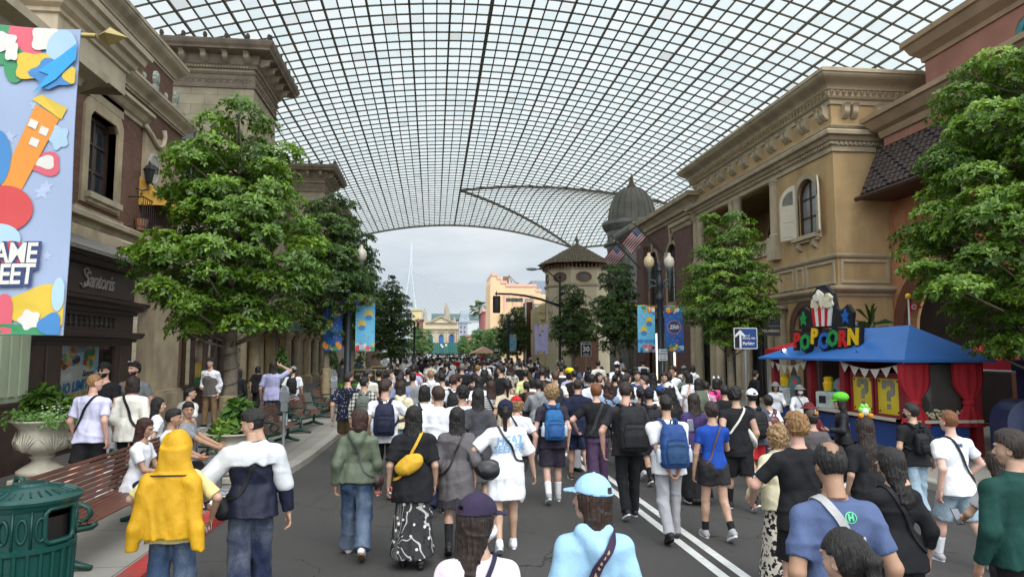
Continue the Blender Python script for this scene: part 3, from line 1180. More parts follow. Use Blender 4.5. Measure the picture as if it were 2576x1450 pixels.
g.build('canvas',M('green_canvas',(.025,.11,.07),.8),aw)
# farther left frontages
def plain_block(name,lab,X0,Y0,Y1,H,wall,trim,cor=.6,wins=True,cat='building',depth=7):
 b=empty(name,(X0-depth/2,(Y0+Y1)/2,0),0,lab,cat)
 T=FL(X0)
 ws=[]
 if wins:
  n=max(1,int((Y1-Y0)/3))
  for r_,(a,c_)in enumerate(((5.6,8.0),(9.4,11.6))):
   if c_>H-1.2:
    continue
   for i in range(n):
    y=Y0+(i+.5)*(Y1-Y0)/n
    ws.append(arch(y-.6,y+.6,a,c_))
 g=MB(T)
 g.plate([rect(Y0,Y1,.15,H)]+ws,-.25,0)
 g.M=Matrix()
 g.box(X0-depth,X0-.27,Y0+.02,Y1-.02,.15,H-.1)
 P(b,'wall',g,wall)
 g=MB()
 pa=[(X0-depth,Y0),(X0,Y0),(X0,Y1)]
 g.sweep(pa,cyma(cor,H-.7,H+.1))
 g.nxt().sweep(pa,[(-.03,4.3),(.1,4.3),(.12,4.45),(.25,4.5),(.25,4.62),(-.03,4.66)])
 P(b,'cornice',g,trim)
 for q in ws:
  opening(b,T,q,WOOD,GLASS,.09,.2,1,2,.15,trim)
 return b
plain_block('stone_shop','low tan stone shop with stepped cornices beyond the second ashlar tower',-8.0,57.6,62,14.6,STONE,TRIM)
plain_block('stone_shop','narrow grey stone shop with small cornice before the striped awning',-8.0,62.1,67,14.5,M('grey_stone',(.3,.28,.25),.85),TRIM)
b=plain_block('cream_shop','cream rounded art deco block at the far end of the left frontage',-8.0,72,84,10.4,M('cream_render',(.6,.52,.36),.8,.12,1),CREAM)
g=MB();g.lathe([(1.6,10.3),(1.6,11.2),(1.2,11.25),(1.2,12.1),(.7,12.2),(.7,12.9),(.1,13.3)],20,(-9.2,76,0))
P(b,'turret',g,M('cream_render',(.6,.52,.36),.8),True,30)
plain_block('tan_shop','tan shop front behind the third left tree',-8.0,67.2,71.8,9.2,STONE,CREAM)
plain_block('brick_shop','dark red brick shop far down the left pavement',-8.0,84.2,108,9.0,BRICK,CREAM)
aw=empty('striped_awning',(-8,69,9.3),0,'red and white striped awning high on the left frontage','awning')
g=MB()
for i in range(14):
 y0=-2.6+.36*i
 g.cur=i%2
 g.add([(0,y0,.9),(0,y0+.36,.9),(1.5,y0+.36,-.2),(1.5,y0,-.2),(1.5,y0+.36,-.5),(1.5,y0,-.5)],[(0,1,2,3),(3,2,4,5)])
g.build('canvas',[M('awning_maroon',(.2,.04,.05),.8),M('awning_white',(.6,.57,.52),.8)],aw)
remap_y(BEFORE,[(0,0),(10,10.8),(13.3,14.32),(15.9,16.9),(18.2,19.3),(22.3,23.5),(27,28.3),(30.4,31.8),(50,51.5),(70,71.5),(110,111.5)])
BEFORE={o.name for o in COL.objects}
# ------------------------------------------------------------------ right side
YEL=M('ochre_render',(.44,.30,.145),.85,.22,.9,.3,22,stain=(.22,.15,.07))
TAN2=M('pale_moulding',(.40,.33,.22),.8,.2,1.2,.12,30,stain=(.24,.19,.12))
SHUT=M('cream_shutter',(.52,.47,.36),.6,.12,2,.05)
BROWNW=M('brown_joinery',(.045,.022,.017),.45,.3,3,.08)
XR=14.0
B=empty('ochre_building',(18,30,0),0,'ochre rendered building with upper loggia, bracketed cornice and arched shuttered window','building')
T=FR(XR)
wq=[(-x,y)for x,y in arch(25.05,26.35,6.62,8.78,12)]
log_=rect(-35.9,-28.0,6.35,9.3)
arc_=[(-x,y)for x,y in arch(24.9,26.9,.15,4.0,12)]
shop=[rect(-y-1.25,-y+1.25,.3,3.7)for y in(29.4,32.4,35)]
g=MB(T)
g.plate([rect(-36.4,-24.0,.15,12.0),wq,log_,arc_]+shop,-.35,0)
g.M=FS(24.0)
g.plate([rect(14.35,20,.15,12.0)],-.3,0)
g.M=FS(36.4)
g.plate([rect(14.35,20,.15,12.0)],0,.3)
g.M=Matrix()
g.box(14.4,22,24.3,36.3,11.6,11.8)
P(B,'wall',g,YEL)
g=MB()
g.box(14.35,17,28,36.0,6.2,6.35)
g.box(14.35,17,28,36.0,9.35,9.5)
g.box(16.9,17.1,28,36.0,6.35,9.35)
g.box(14.4,17,27.85,28,6.35,9.35)
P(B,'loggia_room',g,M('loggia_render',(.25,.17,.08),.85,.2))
path=[(20,36.4),(XR,36.4),(XR,24.0),(20,24.0)]
TOP=[(-.05,11.05),(.06,11.05),(.08,11.2),(.16,11.24),(.2,11.3),(.2,11.5),(.26,11.52)]+[(.26+.42*(t-.12*math.sin(2*PI*t)),11.54+.42*t)for t in[i/7 for i in range(8)]]+[(.72,11.98),(.72,12.1),(.66,12.14),(-.05,12.16)]
g=MB()
g.sweep(path,TOP)
g.nxt().sweep(path,[(-.03,10.2),(.05,10.2),(.1,10.27),(.1,10.31),(-.03,10.34)])
g.nxt().sweep([(16.4,36.4),(XR,36.4),(XR,24.0),(15.6,24.0)],[(-.03,9.34),(.07,9.34),(.07,9.52),(.12,9.54),(.12,9.66),(.22,9.7),(.28,9.82),(.42,9.86),(.44,9.98),(.38,10.04),(-.03,10.06)])
g.nxt().sweep(path,[(-.03,5.55),(.06,5.55),(.1,5.62),(.1,5.68),(-.03,5.72)])
g.nxt().sweep(path,[(-.03,4.2),(.05,4.2),(.08,4.3),(.2,4.36),(.28,4.44),(.28,4.52),(-.03,4.6)])
P(B,'cornice',g,TAN2)
g=MB()
for TT,a0_,a1_ in((FR(XR),-36.2,-24.2),(FS(24.0),14.2,19.5)):
 n=int((a1_-a0_)/1.22)
 for i in range(n+1):
  x=a1_-.2-i*1.2 if TT[0][0]==0 else a0_+.45+i*1.25
  for dx in(-.16,.16):
   g.nxt().M=TT@Matrix.Translation((x+dx,11.04,.0))
   bracket(g,.26,.5,.2)
P(B,'bracket',g,TAN2)
g=MB()
for TT,a0_,a1_ in((FR(XR),-36.4,-23.8),(FS(24.0),13.8,15.7)):
 dentils(g,TT,a0_,a1_,9.56,9.66,.16,.085,.18)
P(B,'dentil_course',g,TAN2)
g=MB()
for TT,a0_,a1_ in((FR(XR),-36.5,-23.8),(FS(24.0),13.8,19.5)):
 n=int((a1_-a0_)/.22)
 for i in range(n):
  x=a0_+(i+.5)*(a1_-a0_)/n
  g.M=TT@Matrix.Translation((x,11.4,.2))
  g.tube([(0,.1,0),(0,.02,.05),(0,-.09,.02)],[.04,.075,.02],5)
P(B,'leaf_course',g,M('ochre_leaf_relief',(.33,.24,.13),.85))
# recessed panels between belts
g=MB()
for TT,x0,x1 in((FR(XR),-25.9,-24.12),(FR(XR),-26.6,-26.05),(FR(XR),-27.9,-26.75),(FS(24.0),14.1,15.9),(FR(XR),-30.4,-28.2),(FR(XR),-33,-30.6),(FR(XR),-35.8,-33.2)):
 g.nxt().M=TT
 g.plate([rect(x0,x1,4.66,5.5),rect(x0+.1,x1-.1,4.76,5.4)],-.02,.06)
P(B,'panel_frame',g,TAN2)
g=MB(T)
g.plate([grow(wq,.2)[2:]+grow(wq,.2)[:2],wq],-.05,.06)
P(B,'window_surround',g,TAN2)
win=opening(B,T,wq,BROWNW,glass_mat('curtained_glass',(.16,.16,.15),.12),.11,.2,1,2,.24,TAN2)
g=MB()
for dx in(-.5,.5):
 g.M=T@Matrix.Translation((-25.7+dx,6.38,0))
 bracket(g.nxt(),.2,.3,.16)
P(B,'sill_bracket',g,TAN2)
for sg,hinge in((-1,-26.42),(1,-24.98)):
 g=MB(T@Matrix.Translation((hinge,0,.04))@Matrix.Rotation(R(-28*sg),4,'Y'))
 wl=.68
 pts=[(0,6.6),(sg*wl,6.6),(sg*wl,8.05)]+[(sg*wl*math.cos(PI/2*i/8),8.05+.68*math.sin(PI/2*i/8))for i in range(1,9)]
 pts=[(x if sg>0 else x,y)for x,y in pts]
 if sg<0:
  pts=pts[::-1]
 g.plate([pts],-.025,.025)
 for z0_,z1_ in((6.72,7.2),(7.3,7.85)):
  g.bbox((sg*wl/2,(z0_+z1_)/2,.025),(.46,z1_-z0_,.03),.01)
 sh=P(B,'shutter',g,SHUT)
 g=MB(g.M)
 q=[(sg*.1,7.98),(sg*.56,7.98)]+[(sg*.1+sg*.46*math.cos(PI/2*i/6),8.02+.5*math.sin(PI/2*i/6))for i in range(1,7)]
 g.plate([q if sg>0 else q[::-1]],.026,.034)
 g.build('louvre',M('louvre_grey',(.16,.15,.12),.7),sh)
# loggia columns
g=MB()
for y,n2 in((28.02,1),(31.6,2),(35.9,2)):
 for k in range(n2):
  yy=y+(k-(n2-1)/2)*.5
  g.nxt().lathe([(.26,6.95),(.27,7.02),(.2,7.08),(.21,7.12),(.19,9.08),(.2,9.12),(.22,9.14),(.2,9.18),(.27,9.26),(.28,9.34)],14,(XR-.02,yy,0))
P(B,'column',g,TAN2,True,35)
g=MB()
for y,wd in((28.02,.34),(31.6,.6),(35.9,.5)):
 g.nxt().box(XR-.26,XR+.26,y-wd,y+wd,6.0,6.95)
P(B,'pedestal',g,TAN2)
g=MB(T)
for(a,c_)in((-31.0,-28.4),(-35.4,-32.2)):
 g.nxt().box(a,c_,6.82,6.94,-.15,.1)
 g.box(a,c_,6.3,6.42,-.15,.1)
 n=int((c_-a)/.2)
 for i in range(n):
  x=a+(i+.5)*(c_-a)/n
  g.box(x-.035,x+.035,6.42,6.82,-.06,.01)
P(B,'balustrade',g,TAN2)
for y in(29.4,31.4,33.4):
 q=[(-x,z)for x,z in arch(y-.55,y+.55,6.4,8.6)]
 g=MB(FR(16.88));g.plate([grow(q,.15),q],-.01,.06)
 P(B,'arch_surround',g,TAN2)
 opening(B,FR(16.9),q,BROWNW,GLASS,.08,.0,1,2)
g=MB()
for y in(30,33.5):
 g.nxt().lathe([(.0,8.75),(.14,8.72),(.3,8.64),(.32,8.6),(.2,8.56),(0,8.55)],14,(15.5,y,0))
 g.tube([(15.5,y,8.75),(15.5,y,9.35)],.012,4)
P(B,'pendant_lamp',g,M('opal_bowl',(.6,.56,.48),.4))
# ground floor
g=MB(T)
q=arc_
g.plate([grow(q,.28),q],-.02,.05)
P(B,'arch_surround',g,M('brown_arch',(.12,.06,.04),.7))
g=MB(T);g.plate([q],-.34,-.3)
P(B,'door',g,BROWNW)
g=MB()
for y in(28.0,30.9,33.7,36.2):
 for dy in(-.3,.3):
  g.nxt().lathe([(.34,.15),(.34,.5),(.28,.56),(.24,.62),(.23,3.6),(.26,3.64),(.24,3.7),(.34,3.9),(.36,4.1)],14,(XR-.12,y+dy,0))
P(B,'shop_column',g,TAN2,True,35)
for q in shop:
 opening(B,T,q,BROWNW,GLASS,.09,.25,2,1)
sg_=empty('hanging_sign',(13.2,27.3,3.4),0,'square dark shop sign reading RODEO DRIVE SOUVENIRS between tree and blue popcorn roof','shop sign')
g=MB();g.box(-.42,.42,-.04,.04,-.1,.62);g.box(-.42,.42,-.04,.04,-.5,-.14);g.box(.4,1.0,-.03,.03,.5,.56)
g.build('board',M('sign_charcoal',(.04,.045,.055),.5,.1),sg_)
g=MB(FS(-.045))
for txt,z,sz in(('RODEO',.36,.15),('DRIVE',.2,.15),('SOUVENIRS',-.32,.14)):
 vs,fs=text_mesh(txt,sz,.004,.003)
 g.add([(x+.02,y+z,w_)for x,y,w_ in vs],fs)
g.build('lettering',M('sign_cream',(.6,.55,.42),.6),sg_)
# --- terracotta building
A=empty('terracotta_building',(19,18,0),0,'terracotta rendered building with dark tiled pent roof and pink setback storey at far right','building')
TER=M('terracotta_render',(.42,.20,.095),.85,.3,1.3,.3,22,stain=(.2,.085,.04))
PINK=M('pink_render',(.30,.14,.10),.85,.15,1.0,.15,25)
XA=16.0
T=FR(XA)
aq=[(-x,y)for x,y in arch(19.2,23.4,.15,4.9,14,.9)]
w2=rect(-21.9,-20.7,5.9,7.6)
g=MB(T)
g.plate([rect(-23.98,-8,.15,9.4),aq,w2],-.4,0)
P(A,'wall',g,TER)
g=MB(T)
g.plate([grow(aq,.45),aq],-.05,.12)
P(A,'arch_moulding',g,M('brown_arch2',(.13,.05,.03),.6))
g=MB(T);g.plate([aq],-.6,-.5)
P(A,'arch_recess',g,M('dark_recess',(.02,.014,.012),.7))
opening(A,T,w2,BROWNW,GLASS,.1,.2,1,1,.2,TER)
g=MB()
g.sweep([(17,23.2),(15.35,23.2),(15.35,8)],[(-.02,9.6),(.05,9.6),(.1,9.75),(.1,9.82),(.25,9.92),(.42,10.2),(.5,10.24),(.5,10.4),(-.02,10.45)])
g.nxt().sweep([(20,22.4),(16.4,22.4),(16.4,8)],[(-.02,12.0),(.06,12.0),(.08,12.15),(.3,12.35),(.42,12.62),(.5,12.66),(.5,12.85),(-.02,12.9)])
P(A,'cornice',g,M('brown_cornice',(.30,.215,.13),.8,.2,1.2,.12,30))
g=MB()
g.box(15.37,20,8,23.18,9.3,10.3)
g.M=FR(16.4)
uw=[(-x,y)for x,y in arch(17.3,18.9,10.6,11.75,6,.45)]
g.plate([rect(-22.38,-8,10.3,12.3),uw],-.3,0)
g.M=Matrix();g.box(16.75,20,22.1,22.38,10.3,12.3)
P(A,'setback_storey',g,PINK)
opening(A,FR(16.4),uw,M('teal_paint',(.05,.2,.21),.5),GLASS,.2,.12,1,0)
# tiled pent roof: rows of barrel tiles
TILE=M('dark_roof_tile',(.062,.045,.04),.7,.5,9,.15,40)
g=MB()
Z0,Z1,XE,XT=7.6,9.75,14.75,15.7
rows=12
for r_ in range(rows):
 t0,t1=r_/rows,(r_+1.12)/rows
 for i in range(34):
  y=23.5-i*.26
  lift=.02+.012*((i*7+r_*3)%4)
  pts=[]
  for t,k in((t0,1.0),(t1,.8)):
   x=XE+(XT-XE)*t
   z=Z0+(Z1-Z0)*t+lift+(.05 if t==t0 else 0)
   pts.append([(x-.07*math.sin(a),y+.14*k*math.cos(a),z+.07*math.sin(a))for a in[PI*j/5 for j in range(6)]])
  g.loft(pts,True)
P(A,'tiled_roof',g,TILE)
g=MB()
g.add([(XE,23.7,Z0),(XE,14.5,Z0),(XT,14.5,Z1),(XT,23.7,Z1),(XE,23.7,Z0-.08),(XE,14.5,Z0-.08),(16,14.5,Z0-.08),(16,23.7,Z0-.08)],[(0,1,2,3),(4,7,6,5),(0,4,5,1),(0,3,7,4)])
P(A,'roof_deck',g,BROWNW)
g=MB();g.tube([(XE-.08,23.8,Z0-.02),(XE-.08,14.5,Z0-.02)],.085,8)
P(A,'gutter',g,BROWNW)
# --- brick building with flags
C=empty('brick_building',(17,42,0),0,'purple brown brick building with stone cornice where two flags hang on the right','building')
PBR=brick_mat('purple_brick',(.21,.095,.075),(.14,.07,.06),(.17,.14,.12),1,.3,.09,.012)
T=FR(14.1)
q=[(-x,y)for x,y in arch(39.6,41.4,5.2,8.7)]
q2=[(-x,y)for x,y in arch(43.2,45.0,5.2,8.7)]
ov=ell(-40.5,9.6,.28,.42)
sh1=[rect(-39.9,-37.9,.4,3.7),rect(-43.3,-40.6,.4,3.7),rect(-46,-44,.4,3.7)]
g=MB(T)
g.plate([rect(-47,-36.42,.15,10.6),q,q2,ov]+sh1,-.35,0)
P(C,'wall',g,PBR)
g=MB(T)
for a,c_ in((-39.1,-36.45),(-46.9,-45.3)):
 g.nxt().box(a,c_,.15,9.2,0,.32)
P(C,'pier',g,PBR)
g=MB()
g.sweep([(18,36.42),(14.1,36.42),(14.1,47),(14.1,47.1)][1:3][::-1]+[(18,36.42)],[(-.05,9.9),(.1,9.9),(.14,10.05),(.3,10.1),(.35,10.3),(.55,10.5),(.75,10.56),(.78,10.8),(-.05,10.86)])
g.nxt().sweep([(14.1,47),(14.1,36.45)],[(-.02,4.3),(.38,4.3),(.42,4.45),(.52,4.5),(.55,4.66),(-.02,4.7)])
g.nxt().sweep([(14.1,39.2),(13.78,39.2),(13.78,36.4),(14.1,36.4)],[(-.02,9.1),(.06,9.1),(.14,9.3),(.26,9.36),(.28,9.55),(-.02,9.6)])
P(C,'cornice',g,TAN2)
g=MB(T)
for qq in(q,q2):
 g.nxt().plate([grow(qq,.18),qq],-.02,.06)
 xm=sum(p[0]for p in qq[:2])/2
 g.box(xm-.14,xm+.14,8.6,9.2,.06,.14)
g.nxt().plate([ell(-40.5,9.6,.42,.58),ov],-.02,.07)
P(C,'stone_surround',g,TAN2)
for qq in(q,q2):
 opening(C,T,qq,BROWNW,GLASS,.1,.2,1,3)
opening(C,T,ov,TAN2,GLASS,.06,.2,0,0)
for qq in sh1:
 opening(C,T,qq,M('shop_green_grey',(.12,.13,.11),.6),M('shop_interior',(.11,.075,.04),.3,.6,2),.09,.2,1,0)
for y in(37.7,40.25,43.6):
 g=MB();g.box(14.0,14.06,y-.05,y+.05,.5,3.4)
 P(C,'lit_strip',g,LIT)
# flags on angled poles
def flag(Y,zb,lab):
 f=empty('flag',(14.05,Y,zb),0,lab,'flag','flags on the brick building')
 d=Vector((-.7,-.04,.71)).normalized()
 g=MB();g.tube([(0,0,0),d*2.9],.045,8)
 g.build('flagpole',M('pole_grey',(.10,.10,.1),.4,.2,3,0,metal=.4),f)
 g=MB();g.lathe([(0.001,-.1),(.09,-.06),(.1,0),(.06,.08),(0.001,.1)],10,d*2.96)
 g.build('finial',M('gilt',(.45,.36,.15),.4,.2,3,0,metal=.6),f,True)
 g=MB();g.lathe([(.2,-.3),(.22,-.25),(.22,.25),(.2,.3)],12,(.02,0,0));g.build('wall_plate',TRIM,f)
 rows_,cols_=13,20
 g=MB()
 down=Vector((-.62,-.12,-.62)).normalized()
 H_,W_=.92,1.05
 top=d*2.7
 pt=[]
 for i in range(rows_+1):
  for j in range(cols_+1):
   a,c_=i/rows_,j/cols_
   p=top-d*(H_*a)+down*(W_*c_)+Vector((-.25*c_*c_,.0,-.35*c_*c_))
   p+=Vector((.05,.22,.02))*math.sin(c_*7+a*2.2)*(.3+c_*.6)
   pt.append(p)
 idx=lambda i,j:i*(cols_+1)+j
 g.v=[tuple(p)for p in pt]
 for i in range(rows_):
  for j in range(cols_):
   g.f.append((idx(i,j),idx(i,j+1),idx(i+1,j+1),idx(i+1,j)))
   g.mi.append(2 if(i<7 and j<8)else(0 if i%2==0 else 1))
 c_=g.build('cloth',[M('flag_red',(.36,.03,.05),.7,.1),M('flag_white',(.62,.6,.6),.7,.08),M('flag_blue',(.025,.035,.14),.7,.1)],f,True)
 so=c_.modifiers.new('t','SOLIDIFY');so.thickness=.01
 g=MB()
 for r_ in range(9):
  for k in range(6 if r_%2==0 else 5):
   a=(.5+r_*.74)/rows_
   cc=((.6 if r_%2==0 else 1.2)+k*1.25)/cols_
   i,j=int(a*rows_),int(cc*cols_)
   p,px,py=pt[idx(i,j)],pt[idx(i,j+1)],pt[idx(i+1,j)]
   fx,fy=a*rows_-i,cc*cols_-j
   cpt=p+(px-p)*fy+(py-p)*fx
   ex,ey=(px-p).normalized(),(py-p).normalized()
   nrm=ex.cross(ey).normalized()
   for sgn in(1,-1):
    st=[cpt+nrm*sgn*.009+(ex*math.cos(q_)+ey*math.sin(q_))*(.033 if m%2==0 else .013)for m,q_ in enumerate([2*PI*m/10 for m in range(10)])]
    g.add(st,[tuple(range(10))])
 g.build('stars',M('flag_white',(.62,.6,.6)),c_)
flag(41.3,7.9,'red, white and blue striped flag on angled pole nearer the twin globe street lamp')
flag(46.0,7.5,'red, white and blue striped flag on angled pole nearer the domed tower')
# --- domed metal tower
D=empty('domed_tower',(15.7,54.6,0),0,'grey green metal clad round tower with ribbed dome and finial','tower')
ZN=M('weathered_zinc',(.22,.225,.2),.5,.3,.8,.1,15,metal=.25,stain=(.1,.105,.09))
DM=M('dome_lead',(.17,.16,.13),.5,.3,.7,.1,15,metal=.25)
g=MB();g.lathe([(1.9,.15),(1.9,12.3)],32);g.build('drum',ZN,D,True,None,40)
g=MB()
for k in range(16):
 a=2*PI*k/16
 g.nxt().tube([(1.93*math.cos(a),1.93*math.sin(a),4.5),(1.93*math.cos(a),1.93*math.sin(a),11.2)],.07,5)
g.build('drum_rib',ZN,D)
g=MB()
for z in(4.4,10.2):
 g.nxt().lathe([(1.88,z),(2.0,z+.05),(2.05,z+.3),(2.3,z+.4),(2.3,z+.55),(1.88,z+.6)],32)
g.nxt().lathe([(1.88,11.3),(1.98,11.35),(2.0,11.7),(2.2,11.85),(2.35,12.15),(2.4,12.2),(2.4,12.45),(1.9,12.6)],32)
g.build('cornice',ZN,D,True,None,40)
g=MB()
dp=[(1.86*math.cos(t)**.85 if t<PI/2-.02 else .12,12.6+2.75*math.sin(t))for t in[PI/2*i/14 for i in range(15)]]
dp[-1]=(.25,15.3)
g.lathe([(1.86,12.4)]+dp,40)
g.build('dome',DM,D,True)
g=MB()
for k in range(20):
 a=2*PI*k/20
 g.nxt().tube([((r_+.01)*math.cos(a),(r_+.01)*math.sin(a),z)for r_,z in dp],.045,4)
g.build('dome_rib',DM,D)
g=MB();g.lathe([(.42,15.2),(.45,15.35),(.25,15.6),(.14,16.0),(.16,16.1),(.05,16.3),(.0,16.6)],14)
g.build('finial',M('finial_bronze',(.15,.10,.05),.5),D,True)
zb=empty('zinc_parapet_shop',(17,50.5,0),0,'grey metal clad shop with sloping parapet linking the brick building and domed tower','building')
g=MB(FR(14.5));g.plate([rect(-54,-47.1,.15,10.6),rect(-52.5,-49,.3,3.6)],-.3,0)
P(zb,'wall',g,ZN)
g=MB();g.sweep([(14.5,53.2),(14.5,47.05),(17,47.05)],cyma(.7,10.2,11.3))
P(zb,'cornice',g,ZN)
opening(zb,FR(14.5),rect(-52.5,-49,.3,3.6),ZN,M('shop_interior',(.11,.075,.04)),.1,.2,2,1)
# --- octagonal cream tower with tiled cone roof
O=empty('octagonal_tower',(14.4,69.5,0),0,'cream octagonal tower with brown tiled conical roof and oval windows','tower')
CRM=M('cream_stucco',(.60,.51,.34),.8,.14,.8,.1,20)
oa=PI/8
RW=3.3
g=MB();g.lathe([(RW,.15),(RW,10.2)],8,a0=oa);g.build('wall',CRM,O)
g=MB()
g.lathe([(RW,8.5),(RW+.1,8.55),(RW+.16,8.7),(RW+.16,8.78),(RW,8.86)],8,a0=oa)
g.nxt().lathe([(RW,10.15),(RW+.08,10.2),(RW+.12,10.35),(RW,10.4)],8,a0=oa)
g.build('string_course',CREAM,O)
g=MB()
for k in range(8):
 th=PI/4*k
 ap=RW*math.cos(PI/8)
 Tm=Matrix.Rotation(th,4,'Z')@Matrix(((0,0,1,ap),(1,0,0,0),(0,1,0,0),(0,0,0,1)))
 g.M=Tm
 for i in range(7):
  x=-1.15+i*.383
  g.box(x-.07,x+.07,10.35,10.8,-.05,.32)
g.build('eave_bracket_course',M('eave_brown',(.28,.13,.07),.7),O)
for k in range(8):
 th=PI/4*k
 Tm=Matrix.Rotation(th,4,'Z')@Matrix(((0,0,1,ap),(1,0,0,0),(0,1,0,0),(0,0,0,1)))
 if math.sin(th)>.8:
  continue
 g=MB(Tm);g.plate([ell(0,9.45,.78,.52),ell(0,9.45,.55,.36)],-.02,.09)
 wf=g.build('oval_window',M('window_terracotta',(.2,.10,.06),.7),O)
 g=MB(Tm);g.plate([ell(0,9.45,.56,.37)],.005,.02)
 g.build('pane',glass_mat('grey_pane',(.12,.11,.1),.2),wf)
 g=MB(Tm);q=arch(-1.0,1.0,4.6,7.6)
 g.plate([grow(q,.14),q],-.02,.07)
 g.box(-1.25,-.9,6.0,6.3,0,.16);g.box(.9,1.25,6.0,6.3,0,.16)
 g.build('blind_arch',CREAM,O)
OT=M('olive_roof_tile',(.19,.15,.1),.75,.5,7,.1,30)
g=MB()
cone=lambda t:(4.1*(1-t)+.12*t,10.72+2.25*t)
for r_ in range(11):
 (ra,za),(rb,zb_)=cone(r_/11),cone((r_+1.1)/11)
 n=max(8,int(2*PI*ra/.3))
 for k in range(n):
  a=2*PI*k/n
  oc=math.cos(PI/8)/math.cos(((a+PI/8-oa)%(PI/4))-PI/8)*1.0
  ring=[]
  for rr,zz,kk in((ra,za+.1,.15),(rb,zb_+.03,.13)):
   rr*=oc
   ca,sa=math.cos(a),math.sin(a)
   wdt=kk*min(1,rr/ra+.1)
   ring.append([(rr*ca-sa*wdt*math.cos(q_),rr*sa+ca*wdt*math.cos(q_),zz+.07*math.sin(q_))for q_ in[PI*j/4 for j in range(5)]])
  g.loft(ring,True)
g.build('tiled_roof',OT,O)
g=MB();g.lathe([(4.05,10.7),(3.9,10.68),(.1,12.9)],8,a0=oa);g.build('roof_deck',BROWNW,O)
g=MB();g.lathe([(.2,12.85),(.25,13.0),(.1,13.2),(.18,13.4),(.18,13.55),(.06,13.7),(.0,14.1)],10);g.build('finial',DM,O,True)
g=MB();g.box(-1.3,1.3,-3.9,-3.0,3.4,3.6);g.box(-1.25,1.25,-3.6,-2.9,.15,3.4)
g.build('door',M('brown_timber_porch',(.16,.07,.04),.6),O)
# cream shop block behind the octagon
xb=empty('cream_block',(17,78,0),0,'cream block behind the octagonal tower with curved awning fascia','building')
g=MB();g.box(11.7,24,73.5,84,.15,7.2)
P(xb,'wall',g,M('cream_yellow',(.6,.47,.25),.8,.1))
g=MB();g.lathe([(1.9,5.6),(1.9,6.3),(2.0,6.35),(2.0,7.1),(1.7,7.4)],28,(13.2,74.6,0))
P(xb,'curved_fascia',g,M('cream_yellow',(.6,.47,.25)),True,30)
sb=empty('striped_shopfront',(13.3,86.5,0),0,'brown and white panelled shopfront with stepped parapet beyond the octagonal tower','shopfront')
g=MB()
for i,(x0,x1,h_)in enumerate(((11.3,12.1,8.3),(12.25,12.95,7.7),(13.15,15.6,7.2))):
 g.nxt().box(x0,x1,85,88,.15,h_)
P(sb,'brown_panel',g,M('panel_brown',(.12,.045,.03),.7,.15))
g=MB()
for i,(x0,x1,h_)in enumerate(((11.1,12.2,8.5),(12.15,13.05,7.9),(13.0,15.75,7.45))):
 g.nxt().plate([rect(x0,x1,0,h_),rect(x0+.2,x1-.15,0.05,h_-.25)],0,.1)
g.v=[(x,84.97-z,y+.15)for x,y,z in g.v]
P(sb,'white_trim',g,M('white_trim',(.66,.62,.56),.7,.1))
bw=MB();bw.box(10.5,11.0,86,110,.15,5.2);
remap_y(BEFORE,[(0,-.5),(8,7.3),(18.8,17.26),(24,22.7),(36.4,35.8),(54.6,53.5),(69.5,68.7),(110,109.5)])
# --- orange building
G=empty('orange_building',(17,136,0),0,'peach orange building with stepped parapet beyond the traffic signal','building')
ORG=M('peach_render',(.76,.53,.32),.85,.08,.3,.05,10)
g=MB(FS(130))
st=[(10.6,.1),(26,.1),(26,13.0),(20.2,13.0),(20.2,13.9),(19.3,13.9),(19.3,14.8),(13.6,14.8),(13.6,15.4),(12.6,15.4),(12.6,16.2),(11.9,16.2),(11.9,16.8),(10.9,16.8),(10.6,15.0)]
g.plate([st],-12,0)
P(G,'wall',g,ORG)
g=MB(FS(130))
PK=M('peach_pink',(.72,.42,.32),.8,.08)
top=st[2:]
for(a,b_),(c_,d)in zip(top[1:],top[2:]):
 if abs(b_-d)<.01:
  g.nxt().box(min(a,c_)-.1,max(a,c_)+.1,b_-.45,b_+.1,-12.1,.15)
P(G,'coping',g,PK)
g=MB(FS(130))
for x in(13.2,14.9,16.6,18.3):
 g.nxt().box(x,x+.55,4,13.0,0,.3)
P(G,'pilaster',g,PK)
g=MB(FS(130));g.box(12.4,20,8.8,9.3,0,1.2);g.box(12,21,3.6,4.1,0,1.5)
P(G,'ledge',g,M('cream_yellow',(.6,.47,.25)))
bl=empty('roof_plant',(14.5,131,15),0,'dark folded sign structure on the peach building roof','rooftop sign')
g=MB();g.tube([(-.4,0,0),(-.3,0,1.7),(.9,0,.3),(1.6,0,.1)],.1,5);g.tube([(.3,0,.2),(-.3,0,1.5)],.08,5);g.box(-1.4,-.4,-.1,.1,.3,1.4)
g.build('frame',M('rust_frame',(.2,.1,.04),.7),bl)
bl=empty('blue_building',(24,150,0),0,'grey blue block peeping over the right end of the peach roof','building')
g=MB();g.box(21,30,148,156,.1,17.4);P(bl,'wall',g,M('grey_blue',(.22,.27,.33),.7))
rp=empty('pink_building',(11.9,160,0),0,'narrow red pink building edge at left of the peach building','building')
g=MB();g.box(11.4,13.2,158,170,.1,11.2);P(rp,'wall',g,M('rose_red',(.4,.13,.13),.8))
g=MB();g.box(11.1,13.4,157.6,170,11.2,11.8);P(rp,'cornice',g,PK)
